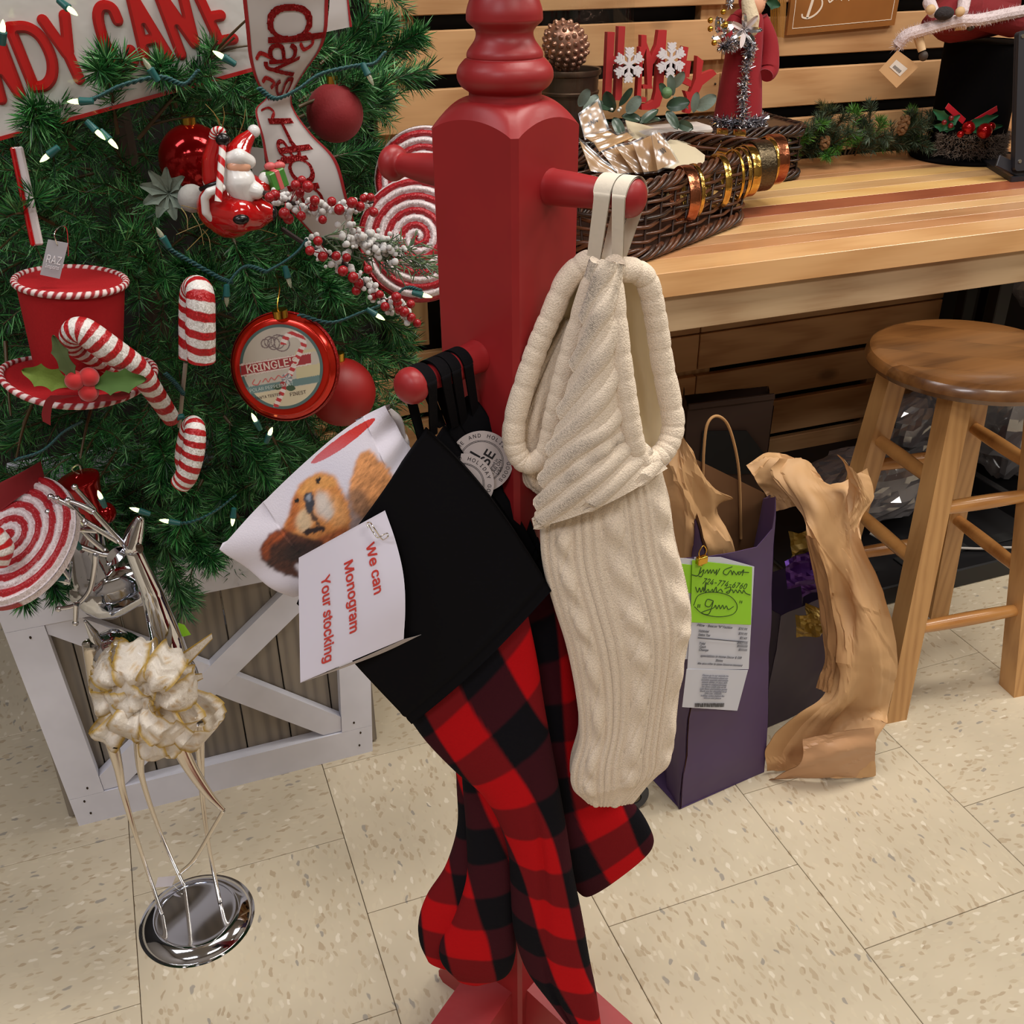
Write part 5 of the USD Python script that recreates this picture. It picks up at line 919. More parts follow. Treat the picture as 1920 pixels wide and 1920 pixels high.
# rear hamper that carries the displays
HZ = float(onY(1385, 236, 1.84)[2]); hm = Thing('wicker_hamper', 'dark wicker hamper behind the basket carrying the displays', 'hamper', (1.1, 1.87, TZ)); HB = [(.72, 1.80), (1.29, 1.80), (1.29, 1.97), (.72, 1.97)]
wicker(hm, HB, HB, TZ+.004, HZ-.004, 7, 40, WICD, mat('black_willow', (26, 15, 11), .45), .003); hm.part('lid', slab(sg.box(.72, 1.80, 1.29, 1.97), .004, t=(0, 0, HZ-.006)), WICD)
# pot, cone, cloche
pc = onY(1066, 128, 1.885); pz = HZ; ph_ = pc[2]-pz; pr_ = .058
po = Thing('metal_pot', 'ribbed aged metal pot on the hamper under the glass cloche', 'pot', (pc[0], pc[1], pz)); AGED = mat('aged_metal', (104, 84, 70), .38, .8, var=(30, .3), bump=(60, .2, .002))
po.part('body', lathe([(.0001, 0), (pr_*.84, 0), (pr_*.86, .002), (pr_*.93, ph_*.62), (pr_*.975, ph_*.63), (pr_*.985, ph_*.67), (pr_*.94, ph_*.69), (pr_*.96, ph_*.9), (pr_*1.03, ph_*.92), (pr_*1.05, ph_*.96), (pr_*1.03, ph_), (pr_*.97, ph_*.99), (pr_*.94, ph_*.6), (.0001, ph_*.55)], 56, (pc[0], pc[1], pz)), AGED, 40)
CONE = mat('rose_gold_cone', (176, 132, 112), .3, .75, var=(60, .25)); co = onY(1061, 86, 1.885); cn = Thing('pine_cone', 'large rose gold pine cone resting in the metal pot', 'pine cone', (co[0], co[1], pc[2]-.01))
cax = unit(-SIDE*.35+UP*.55-AHEAD*.3); cR = frame(cax); cn.part('core', ball(co, (.038, .038, .046), 20, cR), CONE, True)
ga = math.pi*(3-math.sqrt(5))
for k in range(120):
    tz = 1-2*(k+.5)/120; 
    if tz < -.75: continue
    rr = math.sqrt(1-tz*tz); dloc = np.array([rr*math.cos(ga*k), rr*math.sin(ga*k), tz]); p = co+cR@(dloc*np.array([.038, .038, .046])); nn = unit(cR@(dloc/np.array([.038, .038, .046]))); s_ = .0062*(.55+.45*rr); sc = lathe([(.0001, .0045), (s_*.45, .0035), (s_*.9, .001), (s_, -.002), (.0001, -.003)], 7, p, frame(unit(nn+cR[:, 2]*.35))); cn.part('scale', sc, CONE, 50)
PANE = usdkit.material(stage, '/World/Looks/clear_glass', {'t': ('transparent_bsdf', dict(color=(.97, .98, .98))), 'gl': ('glossy_bsdf', dict(roughness=.02)), 'x': ('mix_closure', dict(fac=.035))}, [('t.BSDF', 'x.closure1'), ('gl.BSDF', 'x.closure2')], surface='x.closure')
cl = Thing('glass_cloche', 'clear glass cloche dome over the pine cone and metal pot', 'cloche', (pc[0], pc[1], pz)); cl.part('dome', lathe(smoothprof([(.098, .001), (.098, .1), (.097, .2), (.09, .26), (.06, .31), (.0001, .33)], 60), 64, (pc[0]+.012, pc[1]-.02, pz)), PANE, True); cl.part('rim', tube([(pc[0]+.012+.098*math.cos(a), pc[1]-.02+.098*math.sin(a), pz+.003) for a in np.linspace(0, 2*math.pi, 60, endpoint=False)], .003, 8, closed=True), PANE, True)
# word sign
HS = 1.80
def hs2(pts): return [(p[0], p[2]) for p in (onY(1120+x/8, 20+y/8, HS) for x, y in pts)]
hl = Thing('holiday_word_sign', 'red cut-out wooden holiday word sign with white snowflakes on a white base', 'sign', onY(1240, 215, HS)*[1, 1, 0]+np.array([0, 0, HZ])); REDW = mat('red_cutout_wood', (176, 40, 44), .5)
HW = [[(110, 315), (220, 315), (160, 1380), (65, 1380)], [(275, 230), (375, 230), (320, 1335), (225, 1330)], [(170, 680), (310, 680), (300, 790), (160, 790)]]
LJ = [[(590, 540), (650, 520), (610, 1290), (690, 1290), (690, 1360), (545, 1350)], [(615, 360), (692, 360), (695, 470), (765, 670), (840, 500), (870, 285), (995, 285), (960, 900), (930, 1300), (890, 1420), (800, 1480), (620, 1475), (620, 1390), (720, 1380), (800, 1330), (830, 1200), (860, 700), (790, 800), (770, 1100), (785, 1160), (640, 1160), (640, 1110), (705, 1100), (690, 700), (690, 560), (640, 700), (610, 700)]]
LLY = [[(1240, 525), (1320, 540), (1255, 970), (1370, 1040), (1350, 1130), (1180, 1050), (1165, 1000)], [(1290, 740), (1362, 750), (1330, 990), (1260, 985)], [(1450, 670), (1545, 745), (1510, 940), (1690, 875), (1740, 940), (1530, 1105), (1440, 1290), (1390, 1420), (1340, 1530), (1265, 1520), (1300, 1290), (1265, 1190), (1350, 1210), (1430, 1010)]]
from shapely import union_all
SW_ = np.array([[1, 0, 0], [0, 0, -1], [0, 1, 0]])
for grp, dy in ((HW, 0), (LJ, 0), (LLY, 0)): hl.part('letter', slab(union_all([sg.Polygon(hs2(p)).buffer(0) for p in grp]), .012, SW_, (0, HS+dy, 0)), REDW)
def flake(cx, cy):
    c = onY(1120+cx/8, 20+cy/8, HS-.020); r = .0265; P = []
    for k in range(6):
        a = k*math.pi/3+math.pi/2; d = np.array([math.cos(a), math.sin(a)]); P.append(sg.LineString([(0, 0), d*r]).buffer(.0023))
        for q in (.45, .65, .83):
            for s in (-1, 1): e = np.array([math.cos(a+s*.9), math.sin(a+s*.9)]); P.append(sg.LineString([d*r*q, d*r*q+e*r*.32]).buffer(.0018))
    hl.part('snowflake', slab(union_all(P), .004, SW_, c), mat('white_painted_cutout', (216, 210, 214), .6))
flake(465, 815); flake(1095, 740)
b0_, b1_ = onY(1165, 222, HS), onY(1325, 232, HS); hl.part('base', box(np.array([b0_[0], HS-.03, HZ]), np.array([b1_[0], HS+.035, HZ+.016]), .006), mat('white_base', (214, 206, 200), .7)); hl.part('prop_stick', bar(onY(1212, 160, HS+.012), onY(1212, 205, HS+.012), .004, .004), STUD)
LEAFD = mat('dark_waxy_leaf', (54, 74, 58), .28, var=(50, .3)); LEAFF = mat('frosted_leaf', (128, 142, 132), .4, bump=(300, .4, .001))
gp_ = Thing('leaf_spray', 'waxy green leaf spray with frosted leaves at the foot of the red word sign', 'leaf spray', onY(1200, 225, HS-.035)*[1, 1, 0]+np.array([0, 0, HZ]))
rg = np.random.default_rng(12)
for x, y, ax, ay, L_, fr in ((1145, 205, -1, -.2, .03, 0), (1150, 210, -.4, -1, .032, 0), (1160, 200, .6, -.9, .03, 0), (1150, 222, .3, .6, .03, 0), (1165, 218, .9, .2, .028, 0), (1140, 225, -.7, .6, .026, 0), (1175, 212, .7, -.9, .03, 1), (1235, 205, -.7, .5, .032, 0), (1250, 200, .9, -.2, .034, 0), (1250, 210, .5, .7, .03, 0), (1262, 180, -.2, -1, .03, 1), (1255, 165, .6, -.8, .03, 1), (1250, 185, -.4, -.6, .026, 0), (1240, 225, -.7, .1, .03, 0), (1290, 205, -.8, -.5, .03, 1), (1305, 205, .8, -.6, .034, 1), (1300, 212, .1, -.9, .03, 1), (1270, 230, .6, .2, .026, 0), (1120, 180, -.6, .8, .034, 1), (1085, 200, .3, -.5, .03, 1)):
    o = onY(x, y, HS-.045+rg.uniform(-.01, .01)); gp_.part('leaf', leaf(o, SIDE*ax-UP*ay-AHEAD*.25, TOV+rg.normal(size=3)*.4, L_*1.25, L_*.52, 1), LEAFF if fr else LEAFD)
for x, y in ((1147, 205), (1160, 207), (1163, 203)): gp_.part('pearl', ball(onY(x, y, HS-.06), .0028, 8), mat('pearl_white', (222, 218, 214), .2), True)
gp_.part('seed_head', ball(onY(1250, 174, HS-.05), .010, 12), mat('green_seed', (96, 128, 84), .5, bump=(200, .6, .002)), True)
# robed figure
FY = 1.87; fb = onY(1382, 232, FY); fb[2] = HZ; ft = onY(1388, 18, FY); FH = ft[2]-HZ
rf = Thing('robed_figure', 'bearded figure in a long red velvet robe with silver tinsel trim standing on the hamper', 'figurine', fb)
VELR = mat('crimson_velvet', (140, 6, 24), .8, sheen_weight=.15, bump=(200, .25, .001), sheen_tint=(1., .5, .6))
rf.part('robe', lathe(smoothprof([(.0001, 0), (.046, .001), (.047, .01), (.042, .06), (.036, FH*.55), (.034, FH*.75), (.030, FH*.93), (.018, FH*1.0), (.0001, FH*1.01)], 60)*[1, 1], 48, fb), VELR, True)
rf.part('sleeve', tube([fb+np.array([.026, -.005, FH*.93]), fb+np.array([.046, -.012, FH*.72]), fb+np.array([.045, -.024, FH*.50]), fb+np.array([.032, -.035, FH*.44])], [.014, .017, .019, .014], 16, 30), VELR, True); rf.part('sleeve', tube([fb+np.array([-.026, -.005, FH*.93]), fb+np.array([-.044, -.012, FH*.8]), fb+np.array([-.035, -.034, FH*.68])], [.013, .016, .013], 16, 30), VELR, True)
rf.part('head', ball(fb+np.array([.008, -.012, FH*1.05]), (.019, .018, .022), 14), mat('porcelain_skin'), True); rf.part('hood', ball(fb+np.array([.006, .0, FH*1.09]), (.025, .022, .028), 16), VELR, True)
bp0 = onY(1408, 40, FY-.045); rf.part('beard', blob([[(onY(1402, 4, FY-.035), .012), (onY(1408, 35, FY-.042), .016), (onY(1412, 58, FY-.045), .009)]], .003, 4), mat('wool_white', (214, 196, 166), .9, bump=(160, .7, .003)), True)
TIN = mat('silver_tinsel', (214, 214, 220), .16, 1.)
def tinsel(P, rad, n, seed, ln=.011):
    r = np.random.default_rng(seed); P = spline(P, 60); V, F_ = [], []
    for k in range(n):
        o = P[r.integers(60)]; d = unit(r.normal(size=3)); s = unit(np.cross(d, r.normal(size=3)))*.0011; e = o+d*rad*r.uniform(.4, 1.1); V += [o-s, o+s, e+s*.6, e-s*.6]; F_ += [[4*k, 4*k+1, 4*k+2], [4*k, 4*k+2, 4*k+3]]
    return (np.array(V), np.array(F_))
rf.part('tinsel_trim', cat(tinsel([fb+np.array([.047*math.cos(a), .047*math.sin(a), .008]) for a in np.linspace(-math.pi, 0.1, 12)], .017, 2200, 1), tinsel([onY(1385+x, y, FY-.04-.012*q) for x, y, q in ((8, 225, 1), (10, 170, .7), (18, 110, .3), (22, 85, .2), (12, 70, 0), (-10, 82, 0), (-30, 88, .2))], .016, 2200, 2), tinsel([onY(1370, -6, FY-.03), onY(1368, 10, FY-.03)], .010, 150, 3), tinsel([onY(1428, -6, FY-.02), onY(1430, 10, FY-.02)], .010, 120, 4)), TIN, False, kind='stuff')
fl_ = onY(1395, 55, FY-.075); WP = mat('white_satin_petal', (220, 206, 204), .45)
for k in range(7): a = k*.9; rf.part('flower_petal', leaf(fl_, SIDE*math.cos(a)+UP*math.sin(a)-AHEAD*.5, -AHEAD, .034, .008, 1), WP if k % 2 else TIN)
for x, y in ((1356, 22), (1332, 38), (1332, 54), (1360, 46), (1339, 80)): rf.part('gold_bead', ball(onY(x, y, FY-.07), .0052, 12), GOLD, True)
for k, (x, y) in enumerate(((1350, 45), (1345, 62), (1362, 62), (1350, 32), (1370, 70), (1388, 78), (1378, 40))): rf.part('silver_leaf', leaf(onY(x, y, FY-.06), SIDE*math.cos(k*1.7)+UP*math.sin(k*1.7)-AHEAD*.2, -AHEAD, .03, .008, 1), TIN)
# sign on the slats, organza
gb = Thing('gold_plaque', 'copper gold plaque with white script hanging on the slatted wall', 'plaque', onY(1575, 55, 1.984)); GW = 1.984
def gxy(x, y): p = onY(x, y, GW); return (p[0], p[2])
gpoly = sg.Polygon([gxy(1474, 66), gxy(1676, 47), (gxy(1676, 47)[0]+.006, gxy(1676, 47)[1]+.16), (gxy(1474, 66)[0]+.002, gxy(1474, 66)[1]+.16)])
gb.part('board', slab(gpoly, .008, SW_, (0, GW+.006, 0)), mat('copper_gold_print', (170, 112, 60), .28, .35, var=(7, .22))); inner = gpoly.buffer(-.011); gb.part('border_line', slab(inner.difference(inner.buffer(-.0013)), .0006, SW_, (0, GW-.002, 0)), mat('white_print', (222, 206, 188), .6))
def gs(pts): return [gxy(1440+x/4, y/4) for x, y in pts]
for st, w in (([(340, -60), (330, 0), (290, 125)], .006), ([(330, -70), (390, -20), (400, 40), (360, 100), (300, 135), (255, 130), (250, 110)], .0035), ([(480, 0), (455, 15), (450, -30), (500, -40), (505, -5)], .003), ([(540, -40), (545, 0)], .003), ([(545, -20), (590, -45), (600, 0)], .003)): gb.part('script', slab(sg.LineString(spline(np.array(gs(st)), 24)).buffer(w/2), .0008, SW_, (0, GW-.002, 0)), mat('white_print'))
NETM = usdkit.material(stage, '/World/Looks/gold_organza', {'t': ('transparent_bsdf', {}), 'd': ('principled_bsdf', dict(base_color=lin((168, 118, 56)), roughness=.5)), 'x': ('mix_closure', dict(fac=.55))}, [('t.BSDF', 'x.closure1'), ('d.BSDF', 'x.closure2')], surface='x.closure')
ob = Thing('organza_bag', 'sheer gold organza bag hanging left of the gold plaque', 'bag', onY(1458, 74, 1.97)); ob.part('pouch', Sheet(two([(1446, -40), (1444, 20), (1447, 66)], [(1474, -40), (1474, 20), (1470, 72)], 1.965), lambda u, v: .014*np.sin(v*math.pi)).mesh(24, 14, .0004), NETM, True)
for k in range(7): ob.part('thread', tube([onY(1446+4*k, -40, 1.95), onY(1447+3.4*k, 70, 1.955)], .0007, 5), GOLD)
ob.part('green_leaf', leaf(onY(1436, 2, 1.95), SIDE-UP*.3, -AHEAD, .03, .012, 2), mat('deep_green', (20, 70, 40), .6))
# fir garland lying on the table
gd = Thing('fir_garland', 'short mixed fir garland with small cones lying at the back of the table', 'garland', onZ(1600, 285, TZ)); rgd = np.random.default_rng(21); old = KEEP[:]; KEEP.clear(); NE0 = NEEDLES[:]
for k in range(46):
    t = (k+.5)/46; NEEDLES[:] = [lin(c) for c in (((70, 124, 44), (88, 144, 56), (56, 110, 40)) if k % 5 == 1 else ((74, 80, 42), (92, 92, 50), (62, 74, 44)) if k % 4 == 2 else ((48, 66, 48), (60, 78, 58), (40, 58, 40), (72, 86, 64)))]
    o = onY(1448+t*300, 268-20*t, 1.93-.02*rgd.random()); o[2] = TZ+.012+.012*rgd.random(); dz = rgd.uniform(.0, .095); e = o+np.array([rgd.uniform(-.05, .05), rgd.uniform(-.085, .03), dz]); e[2] = max(e[2], TZ+.008); m = branch_mesh(o, e, rgd, n=160, ln=.020, side=2, sag=.006, fan=.6); m = (np.maximum(m[0], [-9, -9, TZ+.001]),)+m[1:]; gd.part('sprig', m, GREEN, True)
NEEDLES[:] = NE0; KEEP[:] = old
for x, y in ((1545, 268), (1695, 230), (1690, 240)):
    c = onY(x, y, 1.875); gd.part('cone', cat(*[lathe([(.0001, .004), (.004, .002), (.0045, -.001), (.0001, -.002)], 6, c+np.array([math.cos(q*2.4)*.010*math.sin(.3+q*.12), -abs(math.sin(q*2.4))*.010*math.sin(.3+q*.12), -.012+q*.0013]), frame([math.cos(q*2.4), -abs(math.sin(q*2.4)), .5])) for q in range(20)]), mat('small_cone', (120, 84, 50), .7), kind='stuff')
# tall black hat with dolls
hc = onZ(1812, 262, TZ); hc[1] = min(hc[1], 1.86); hc = onY(1812, 258, 1.865); hc[2] = TZ; bhat = Thing('black_top_hat', 'tall black felt hat with a fur band, red bells and holly on the table', 'hat', hc); BF = mat('black_felt', (9, 8, 9), .95, bump=(300, .3, .001), specular_ior_level=.05)
bhat.part('crown', lathe(smoothprof([(.0001, .004), (.080, .004), (.080, .02), (.079, .14), (.080, .225), (.076, .232), (.0001, .234)], 50), 56, hc), BF, True); bhat.part('brim', lathe([(.0001, .001), (.112, .001), (.114, .004), (.110, .007), (.078, .006)], 56, hc), BF, 40)
fur = np.random.default_rng(3); V, F_ = [], []
for k in range(2600):
    a = fur.uniform(-math.pi, 0); z = fur.uniform(.01, .058); o = hc+np.array([.081*math.cos(a), .081*math.sin(a), z]); d = unit(np.array([math.cos(a), math.sin(a), 0])+fur.normal(size=3)*.7)*.012; s = unit(np.cross(d, fur.normal(size=3)))*.0006; V += [o-s, o+s, o+d]; F_.append([3*k, 3*k+1, 3*k+2])
bhat.part('fur_band', (np.array(V), np.array(F_)), mat('grey_brown_fur', (132, 116, 104), .9), False, kind='stuff')
hq = lambda x, y: onY(x, y, hc[1]-.10)
for (x0, y0), (x1, y1), m in (((1790, 235), (1748, 205), 0), ((1790, 240), (1750, 235), 0), ((1800, 240), (1872, 215), 0), ((1810, 245), (1880, 235), 0), ((1800, 215), (1760, 245), 0)): o, e = hq(x0, y0), hq(x1, y1); bhat.part('holly_leaf', leaf(o, e-o, -AHEAD, np.linalg.norm(e-o), .012, 3), mat('velvet_green', (22, 86, 52), .6))
for x, y, r in ((1808, 238, .013), (1838, 244, .0155), (1850, 236, .009), (1793, 250, .007)): bhat.part('bell', ball(hq(x, y)+np.array([0, -.012, 0]), r, 16), RBALL, True)
for x, y in ((1777, 220), (1764, 228), (1776, 234)): bhat.part('berry', ball(hq(x, y)+np.array([0, -.01, 0]), .0052, 10), mat('dark_red_berry', (110, 14, 24), .3), True)
for a, b in (((1808, 228), (1775, 198)), ((1820, 232), (1870, 203))): bhat.part('ribbon', bar(hq(*a), hq(*b), .012, .001, -AHEAD if False else UP), mat('red_mesh_ribbon', (176, 24, 40), .5))
dl = Thing('seated_doll', 'pair of cloth dolls in red coats with white fur hems sitting on the black hat', 'doll', hc+np.array([0, 0, .236])); top = hc+np.array([0, 0, .236])
dq = lambda x, y, d=0.: onY(x, y, hc[1]-.07+d)
RCL = mat('red_coat_cloth', (120, 16, 24), .85, bump=(200, .3, .002)); WF = mat('white_fur', (214, 198, 200), .95, bump=(200, .8, .003))
dl.part('coat', blob([[(dq(1790, 30, .05), .05), (dq(1860, 15, .06), .055)], [(dq(1745, 45), .018), (dq(1800, 20, .02), .045)], [(dq(1840, 25, 0), .03), (dq(1900, 40, 0), .03)]], .005, 4), RCL, True)
def furrope(P, r, n, seed):
    q = np.random.default_rng(seed); P = spline(P, 60); V, F_ = [], []
    for k in range(n):
        o = P[q.integers(60)]; d = unit(q.normal(size=3))*r*q.uniform(.7, 1.35); s = unit(np.cross(d, q.normal(size=3)))*.0009; V += [o-s, o+s, o+d]; F_.append([3*k, 3*k+1, 3*k+2])
    return cat(tube(P, r*.75, 10), (np.array(V), np.array(F_)))
dl.part('fur_hem', furrope([dq(1683, 84, -.01), dq(1700, 66, -.02), dq(1735, 55, -.03), dq(1790, 40, -.035), (dq(1830, 38, -.035)), dq(1880, 28, -.03), dq(1925, 20, -.02)], .015, 3200, 4), WF, False)
dl.part('sleeve', blob([[(dq(1742, 5, -.02), .012), (dq(1750, 22, -.035), .011)]], .003, 4), WF, True); dl.part('sleeve', blob([[(dq(1808, 2, -.02), .012), (dq(1805, 20, -.03), .011)]], .003, 4), WF, True); SKINW = mat('pale_wood', (206, 172, 130), .6)
for x, y in ((1745, 18), (1800, 22)): dl.part('hand', ball(dq(x, y, -.05), (.010, .008, .009), 10), SKINW, True)
dl.part('muff', ball(dq(1770, 25, -.045), (.022, .012, .012), 14), mat('black_fur', (40, 34, 36), .9, bump=(200, .9, .003)), True)
for (x0, y0), (x1, y1) in (((1722, 70), (1729, 96)), ((1790, 48), (1812, 48))): a, b = dq(x0, y0, -.02), dq(x1, y1, -.03); dl.part('leg', tube([a, b], [.0095, .0075], 12), SKINW, True); dl.part('boot', ball(b+(b-a)*.35, (.0085, .009, .0095), 12), mat('brown_boot', (58, 46, 38), .6), True)
ct = Thing('swing_tag', 'square tan price tag hanging from the fur hem by a corner', 'tag', dq(1680, 165, -.02)); S = Sheet([[dq(1683, 94, -.02), dq(1724, 124, -.02)], [dq(1648, 132, -.02), dq(1681, 165, -.02)]]); g_, n_2 = S.fine(6, 6); S.flip = n_2.mean((0, 1))@AHEAD > 0
ct.part('card', S.mesh(8, 8, .0006), mat('tan_tag', (196, 156, 112), .7)); ct.part('sticker', S.place((np.array([[.3, .2, 0], [.3, .75, 0], [.66, .75, 0], [.66, .2, 0]]), np.array([[0, 1, 2], [0, 2, 3]])), .0006), mat('white_label', (216, 208, 200), .6)); ct.part('barcode', S.place(cat(*[(np.array([[.48, .3+.04*k, 0], [.48, .32+.04*k, 0], [.6, .32+.04*k, 0], [.6, .3+.04*k, 0]]), np.array([[0, 1, 2], [0, 2, 3]])) for k in range(9)]), .001), BLACKINK, kind='stuff'); ct.part('string', tube([dq(1684, 97, -.02), dq(1700, 75, -.02)], .0006, 5), WF)
# tablet on its stand
tp = Thing('tablet_stand', 'dark grey tablet in a metal stand at the right edge of the table', 'tablet', onZ(1890, 330, TZ)); GRY = mat('graphite_metal', (48, 48, 54), .45, .4)
TL, BL = onY(1868, 61, 1.70), onY(1897, 322, 1.63); ex_ = unit(np.array([1., -.04, 0])); ey_ = unit(TL-BL); ey_ = unit(ey_-(ey_@ex_)*ex_); Hh = float((TL-BL)@ey_); ez_ = np.cross(ex_, ey_)
fr = sg.box(0, 0, .26, Hh).buffer(-.008).buffer(.008); scr = sg.box(.022, .022, .238, Hh-.022); nt = sg.Point(.022, Hh*.48).buffer(.006)
tp.part('bezel', lay(slab(fr.difference(scr.difference(nt)), .008), BL, ex_, ey_), GRY); tp.part('screen', lay(slab(scr, .004), BL, ex_, ey_), mat('dark_screen', (16, 15, 20), .08)); tp.part('back', lay(slab(fr, .003, t=(0, 0, -.004)), BL, ex_, ey_), GRY)
for x, y in ((.009, Hh-.010), (.011, .018)): tp.part('screw', lay(lathe([(.0001, .0095), (.0038, .0095), (.004, .008), (.0001, .0079)], 14), BL+ex_*x+ey_*y, ex_, ey_), SILVER)
a0 = onZ(1836, 303, TZ); a1 = onZ(1897, 341, TZ); tp.part('foot', slab(sg.Polygon([(a0[0], a0[1]), (a1[0], a1[1]), (a1[0]+.2, a1[1]-.01), (a0[0]+.22, a0[1])]).buffer(.004), .009, t=(0, 0, TZ+.0005)), GRY); tp.part('stem', bar(BL+ex_*.03-ez_*.006+ey_*.01, np.array([a1[0]+.02, a1[1]+.006, TZ+.006]), .12, .006, ex_), GRY)
tp.part('receipt', Sheet([[BL+ex_*.04+ey_*Hh+ez_*-.006, BL+ex_*.12+ey_*(Hh+.02)-ez_*.006], [BL+ex_*.03+ey_*(Hh-.02)-ez_*.006, BL+ex_*.12+ey_*(Hh-.02)-ez_*.006]]).mesh(6, 6, .0004), mat('cream_paper', (210, 190, 140), .7))
# ---------------------------------------------------------------- bags and wrapping paper under the table
PURP = mat('purple_kraft', (78, 58, 98), .55, bump=(14, .35, .006)); BRIN = mat('brown_kraft_inside', (112, 76, 46), .7, bump=(14, .3, .005)); KP = mat('kraft_paper', (196, 154, 108), .6, bump=(40, .25, .003))
def flat_sheet(ctrl, m, n, amp, seed, scale=18., thick=.0008, folds=9):
    """creased paper: a smooth sheet broken by a few straight random folds into large flat facets"""
    r = np.random.default_rng(seed); S = Sheet(ctrl); G_, N = S.fine(m, n); u, v = np.meshgrid(np.linspace(0, 1, m), np.linspace(0, 1, n), indexing='ij'); h_ = 0*u; asp = m/n
    for k in range(folds):
        a = r.uniform(0, math.pi); d = (u-r.random())*math.cos(a)*max(asp*.6, 1)+(v-r.random())*math.sin(a); p_ = .12+.25*r.random(); h_ = h_ + np.abs(((d/p_) % 2)-1)*r.uniform(.4, 1.)*(np.abs(d) < p_*r.uniform(1., 3.))/folds*2.6
    G_ = G_ + N*((h_-.5)*amp*1.3+(meshkit.noise(G_*scale*.6, seed)-.5)*amp*1.2+(meshkit.noise(G_*scale*2.5, seed+2)-.5)*amp*.25)[..., None]
    V = G_.reshape(-1, 3); f = gridfaces(m, n); k = len(V); return (np.vstack([V, V-N.reshape(-1, 3)*thick]), np.vstack([f, f[:, ::-1]+k]))
A0, A1 = onZ(1275, 1518), onZ(1432, 1448); ax = unit(A1-A0); an = np.array([-ax[1], ax[0], 0.]); Wd = np.linalg.norm(A1-A0); Dp = .10
gbag = Thing('gift_bag', 'purple paper bag with a torn front, receipts and a green note clipped to it', 'paper bag', (A0+A1)/2)
def onB(x, y, o=0.): d = ray(x, y); return EYE + d*(((A0+an*(-o)-EYE)@an)/(d@an))
def bxy(x, y): p = onB(x, y)-A0; return (p@ax, p[2])
def wallp(poly, o, t=.0012): return slab(poly, t, np.stack([ax, UP, np.cross(ax, UP)], 1), A0-an*o)
HB_ = .40
front = sg.Polygon([(0, .001), (Wd, .001), bxy(1443, 1180), bxy(1452, 930), bxy(1445, 990), bxy(1430, 1010), bxy(1418, 1025), bxy(1375, 1035), bxy(1330, 1042), bxy(1262, 1048), (0.0, bxy(1262, 1048)[1])])
pf = trimesh.creation.extrude_polygon(front, .0012, engine='earcut'); pfv, pff = trimesh.remesh.subdivide_to_size(pf.vertices, pf.faces, .02); pfv[:, 2] += (meshkit.noise(np.column_stack([pfv[:, :2]*16, pfv[:, 0]*0]), 3)-.5)*.007; gbag.part('front_panel', tf((pfv, pff), np.stack([ax, UP, np.cross(ax, UP)], 1), A0), PURP, 20)
def panel(a, b, h0, h1, m, name, mid=0.): c = unit(b-a); n_ = np.cross(c, UP); gbag.part(name, flat_sheet([[a+UP*.001, (a+b)/2+UP*.001+n_*mid, b+UP*.001], [a+UP*h0*.5, (a+b)/2+UP*(h0+h1)/4+n_*mid, b+UP*h1*.5], [a+UP*h0, (a+b)/2+UP*(h0+h1)/2+n_*mid, b+UP*h1]], 14, 10, .006, 4, 14.), m, 20)
A2, A3 = A1+an*Dp, A0+an*Dp
hL, hR, hC = float(onB(1300, 852, -Dp)[2]), float(onB(1448, 926, -Dp)[2]), float(onB(1452, 932)[2]); B2 = onB(1447, 926, -Dp); C3 = onB(1292, 846, -Dp); B2, C3 = B2*[1, 1, 0], C3*[1, 1, 0]; gbag.part('side_panel', flat_sheet([[A1+UP*.001, (A1+A2)/2+UP*.001-ax*.006, A2+UP*.001-ax*.012], [onB(1443, 1180), (A1+A2)/2+UP*hC*.5-ax*.040, (A2+B2)/2+UP*hR*.5], [onB(1452, 932), (onB(1452, 932)*[1, 1, 0]+B2)/2+UP*(hC+hR)/2-ax*.018, B2+UP*hR]], 14, 10, .003, 4, 14.), PURP, 20)
panel(A0, C3, bxy(1262, 1048)[1], hL, BRIN, 'inner_panel', -.004); panel(A0-ax*.003, C3-ax*.003, bxy(1262, 1048)[1]-.004, hL-.004, PURP, 'side_panel', -.004); gbag.part('back_panel', flat_sheet([[C3+UP*.001, A2+UP*.001-ax*.014], [C3+UP*.2, (A2+B2)/2+UP*.2-ax*.006], [C3+UP*hL, B2+UP*(hR-.004)]], 16, 12, .004, 8), BRIN, 20); gbag.part('bottom', slab(sg.Polygon([p[:2] for p in (A0, A1, A2, A3)]), .001, t=(0, 0, .0008)), PURP)
hB = lambda x, y: onB(x, y, -Dp+.004); gbag.part('handle', tube([hB(1316, 960), hB(1318, 890), hB(1320, 840), hB(1326, 796), hB(1342, 780), hB(1362, 792), hB(1376, 830), hB(1385, 880), hB(1388, 940), hB(1389, 1010)], .0021, 8, 50), mat('paper_cord', (176, 132, 84), .8), True)
def note(poly, o, m, name, label=None): p = gbag.part(name, wallp(sg.Polygon([bxy(*q) for q in poly]), o, .0005), m, label=label); return p
RCP = mat('receipt_paper', (206, 210, 224), .6); LIME = mat('lime_note', (150, 214, 44), .65)
note([(1264, 1042), (1312, 1046), (1300, 1232), (1268, 1232)], .005, RCP, 'receipt', 'receipt partly hidden behind the others'); note([(1262, 1052), (1296, 1056), (1293, 1108), (1264, 1106)], .0058, LIME, 'note'); note([(1296, 1040), (1345, 1040), (1408, 1058), (1398, 1250), (1283, 1250)], .0066, RCP, 'receipt', 'long white till receipt'); note([(1281, 1249), (1396, 1251), (1376, 1327), (1273, 1320)], .0074, RCP, 'receipt', 'lower folded end of the receipt'); note([(1291, 1045), (1403, 1058), (1401, 1166), (1288, 1161)], .0078, LIME, 'note', 'lime green handwritten note')
_t = np.array(bxy(1390, 1187))-np.array(bxy(1300, 1180)); TROT = math.atan2(_t[1], _t[0])
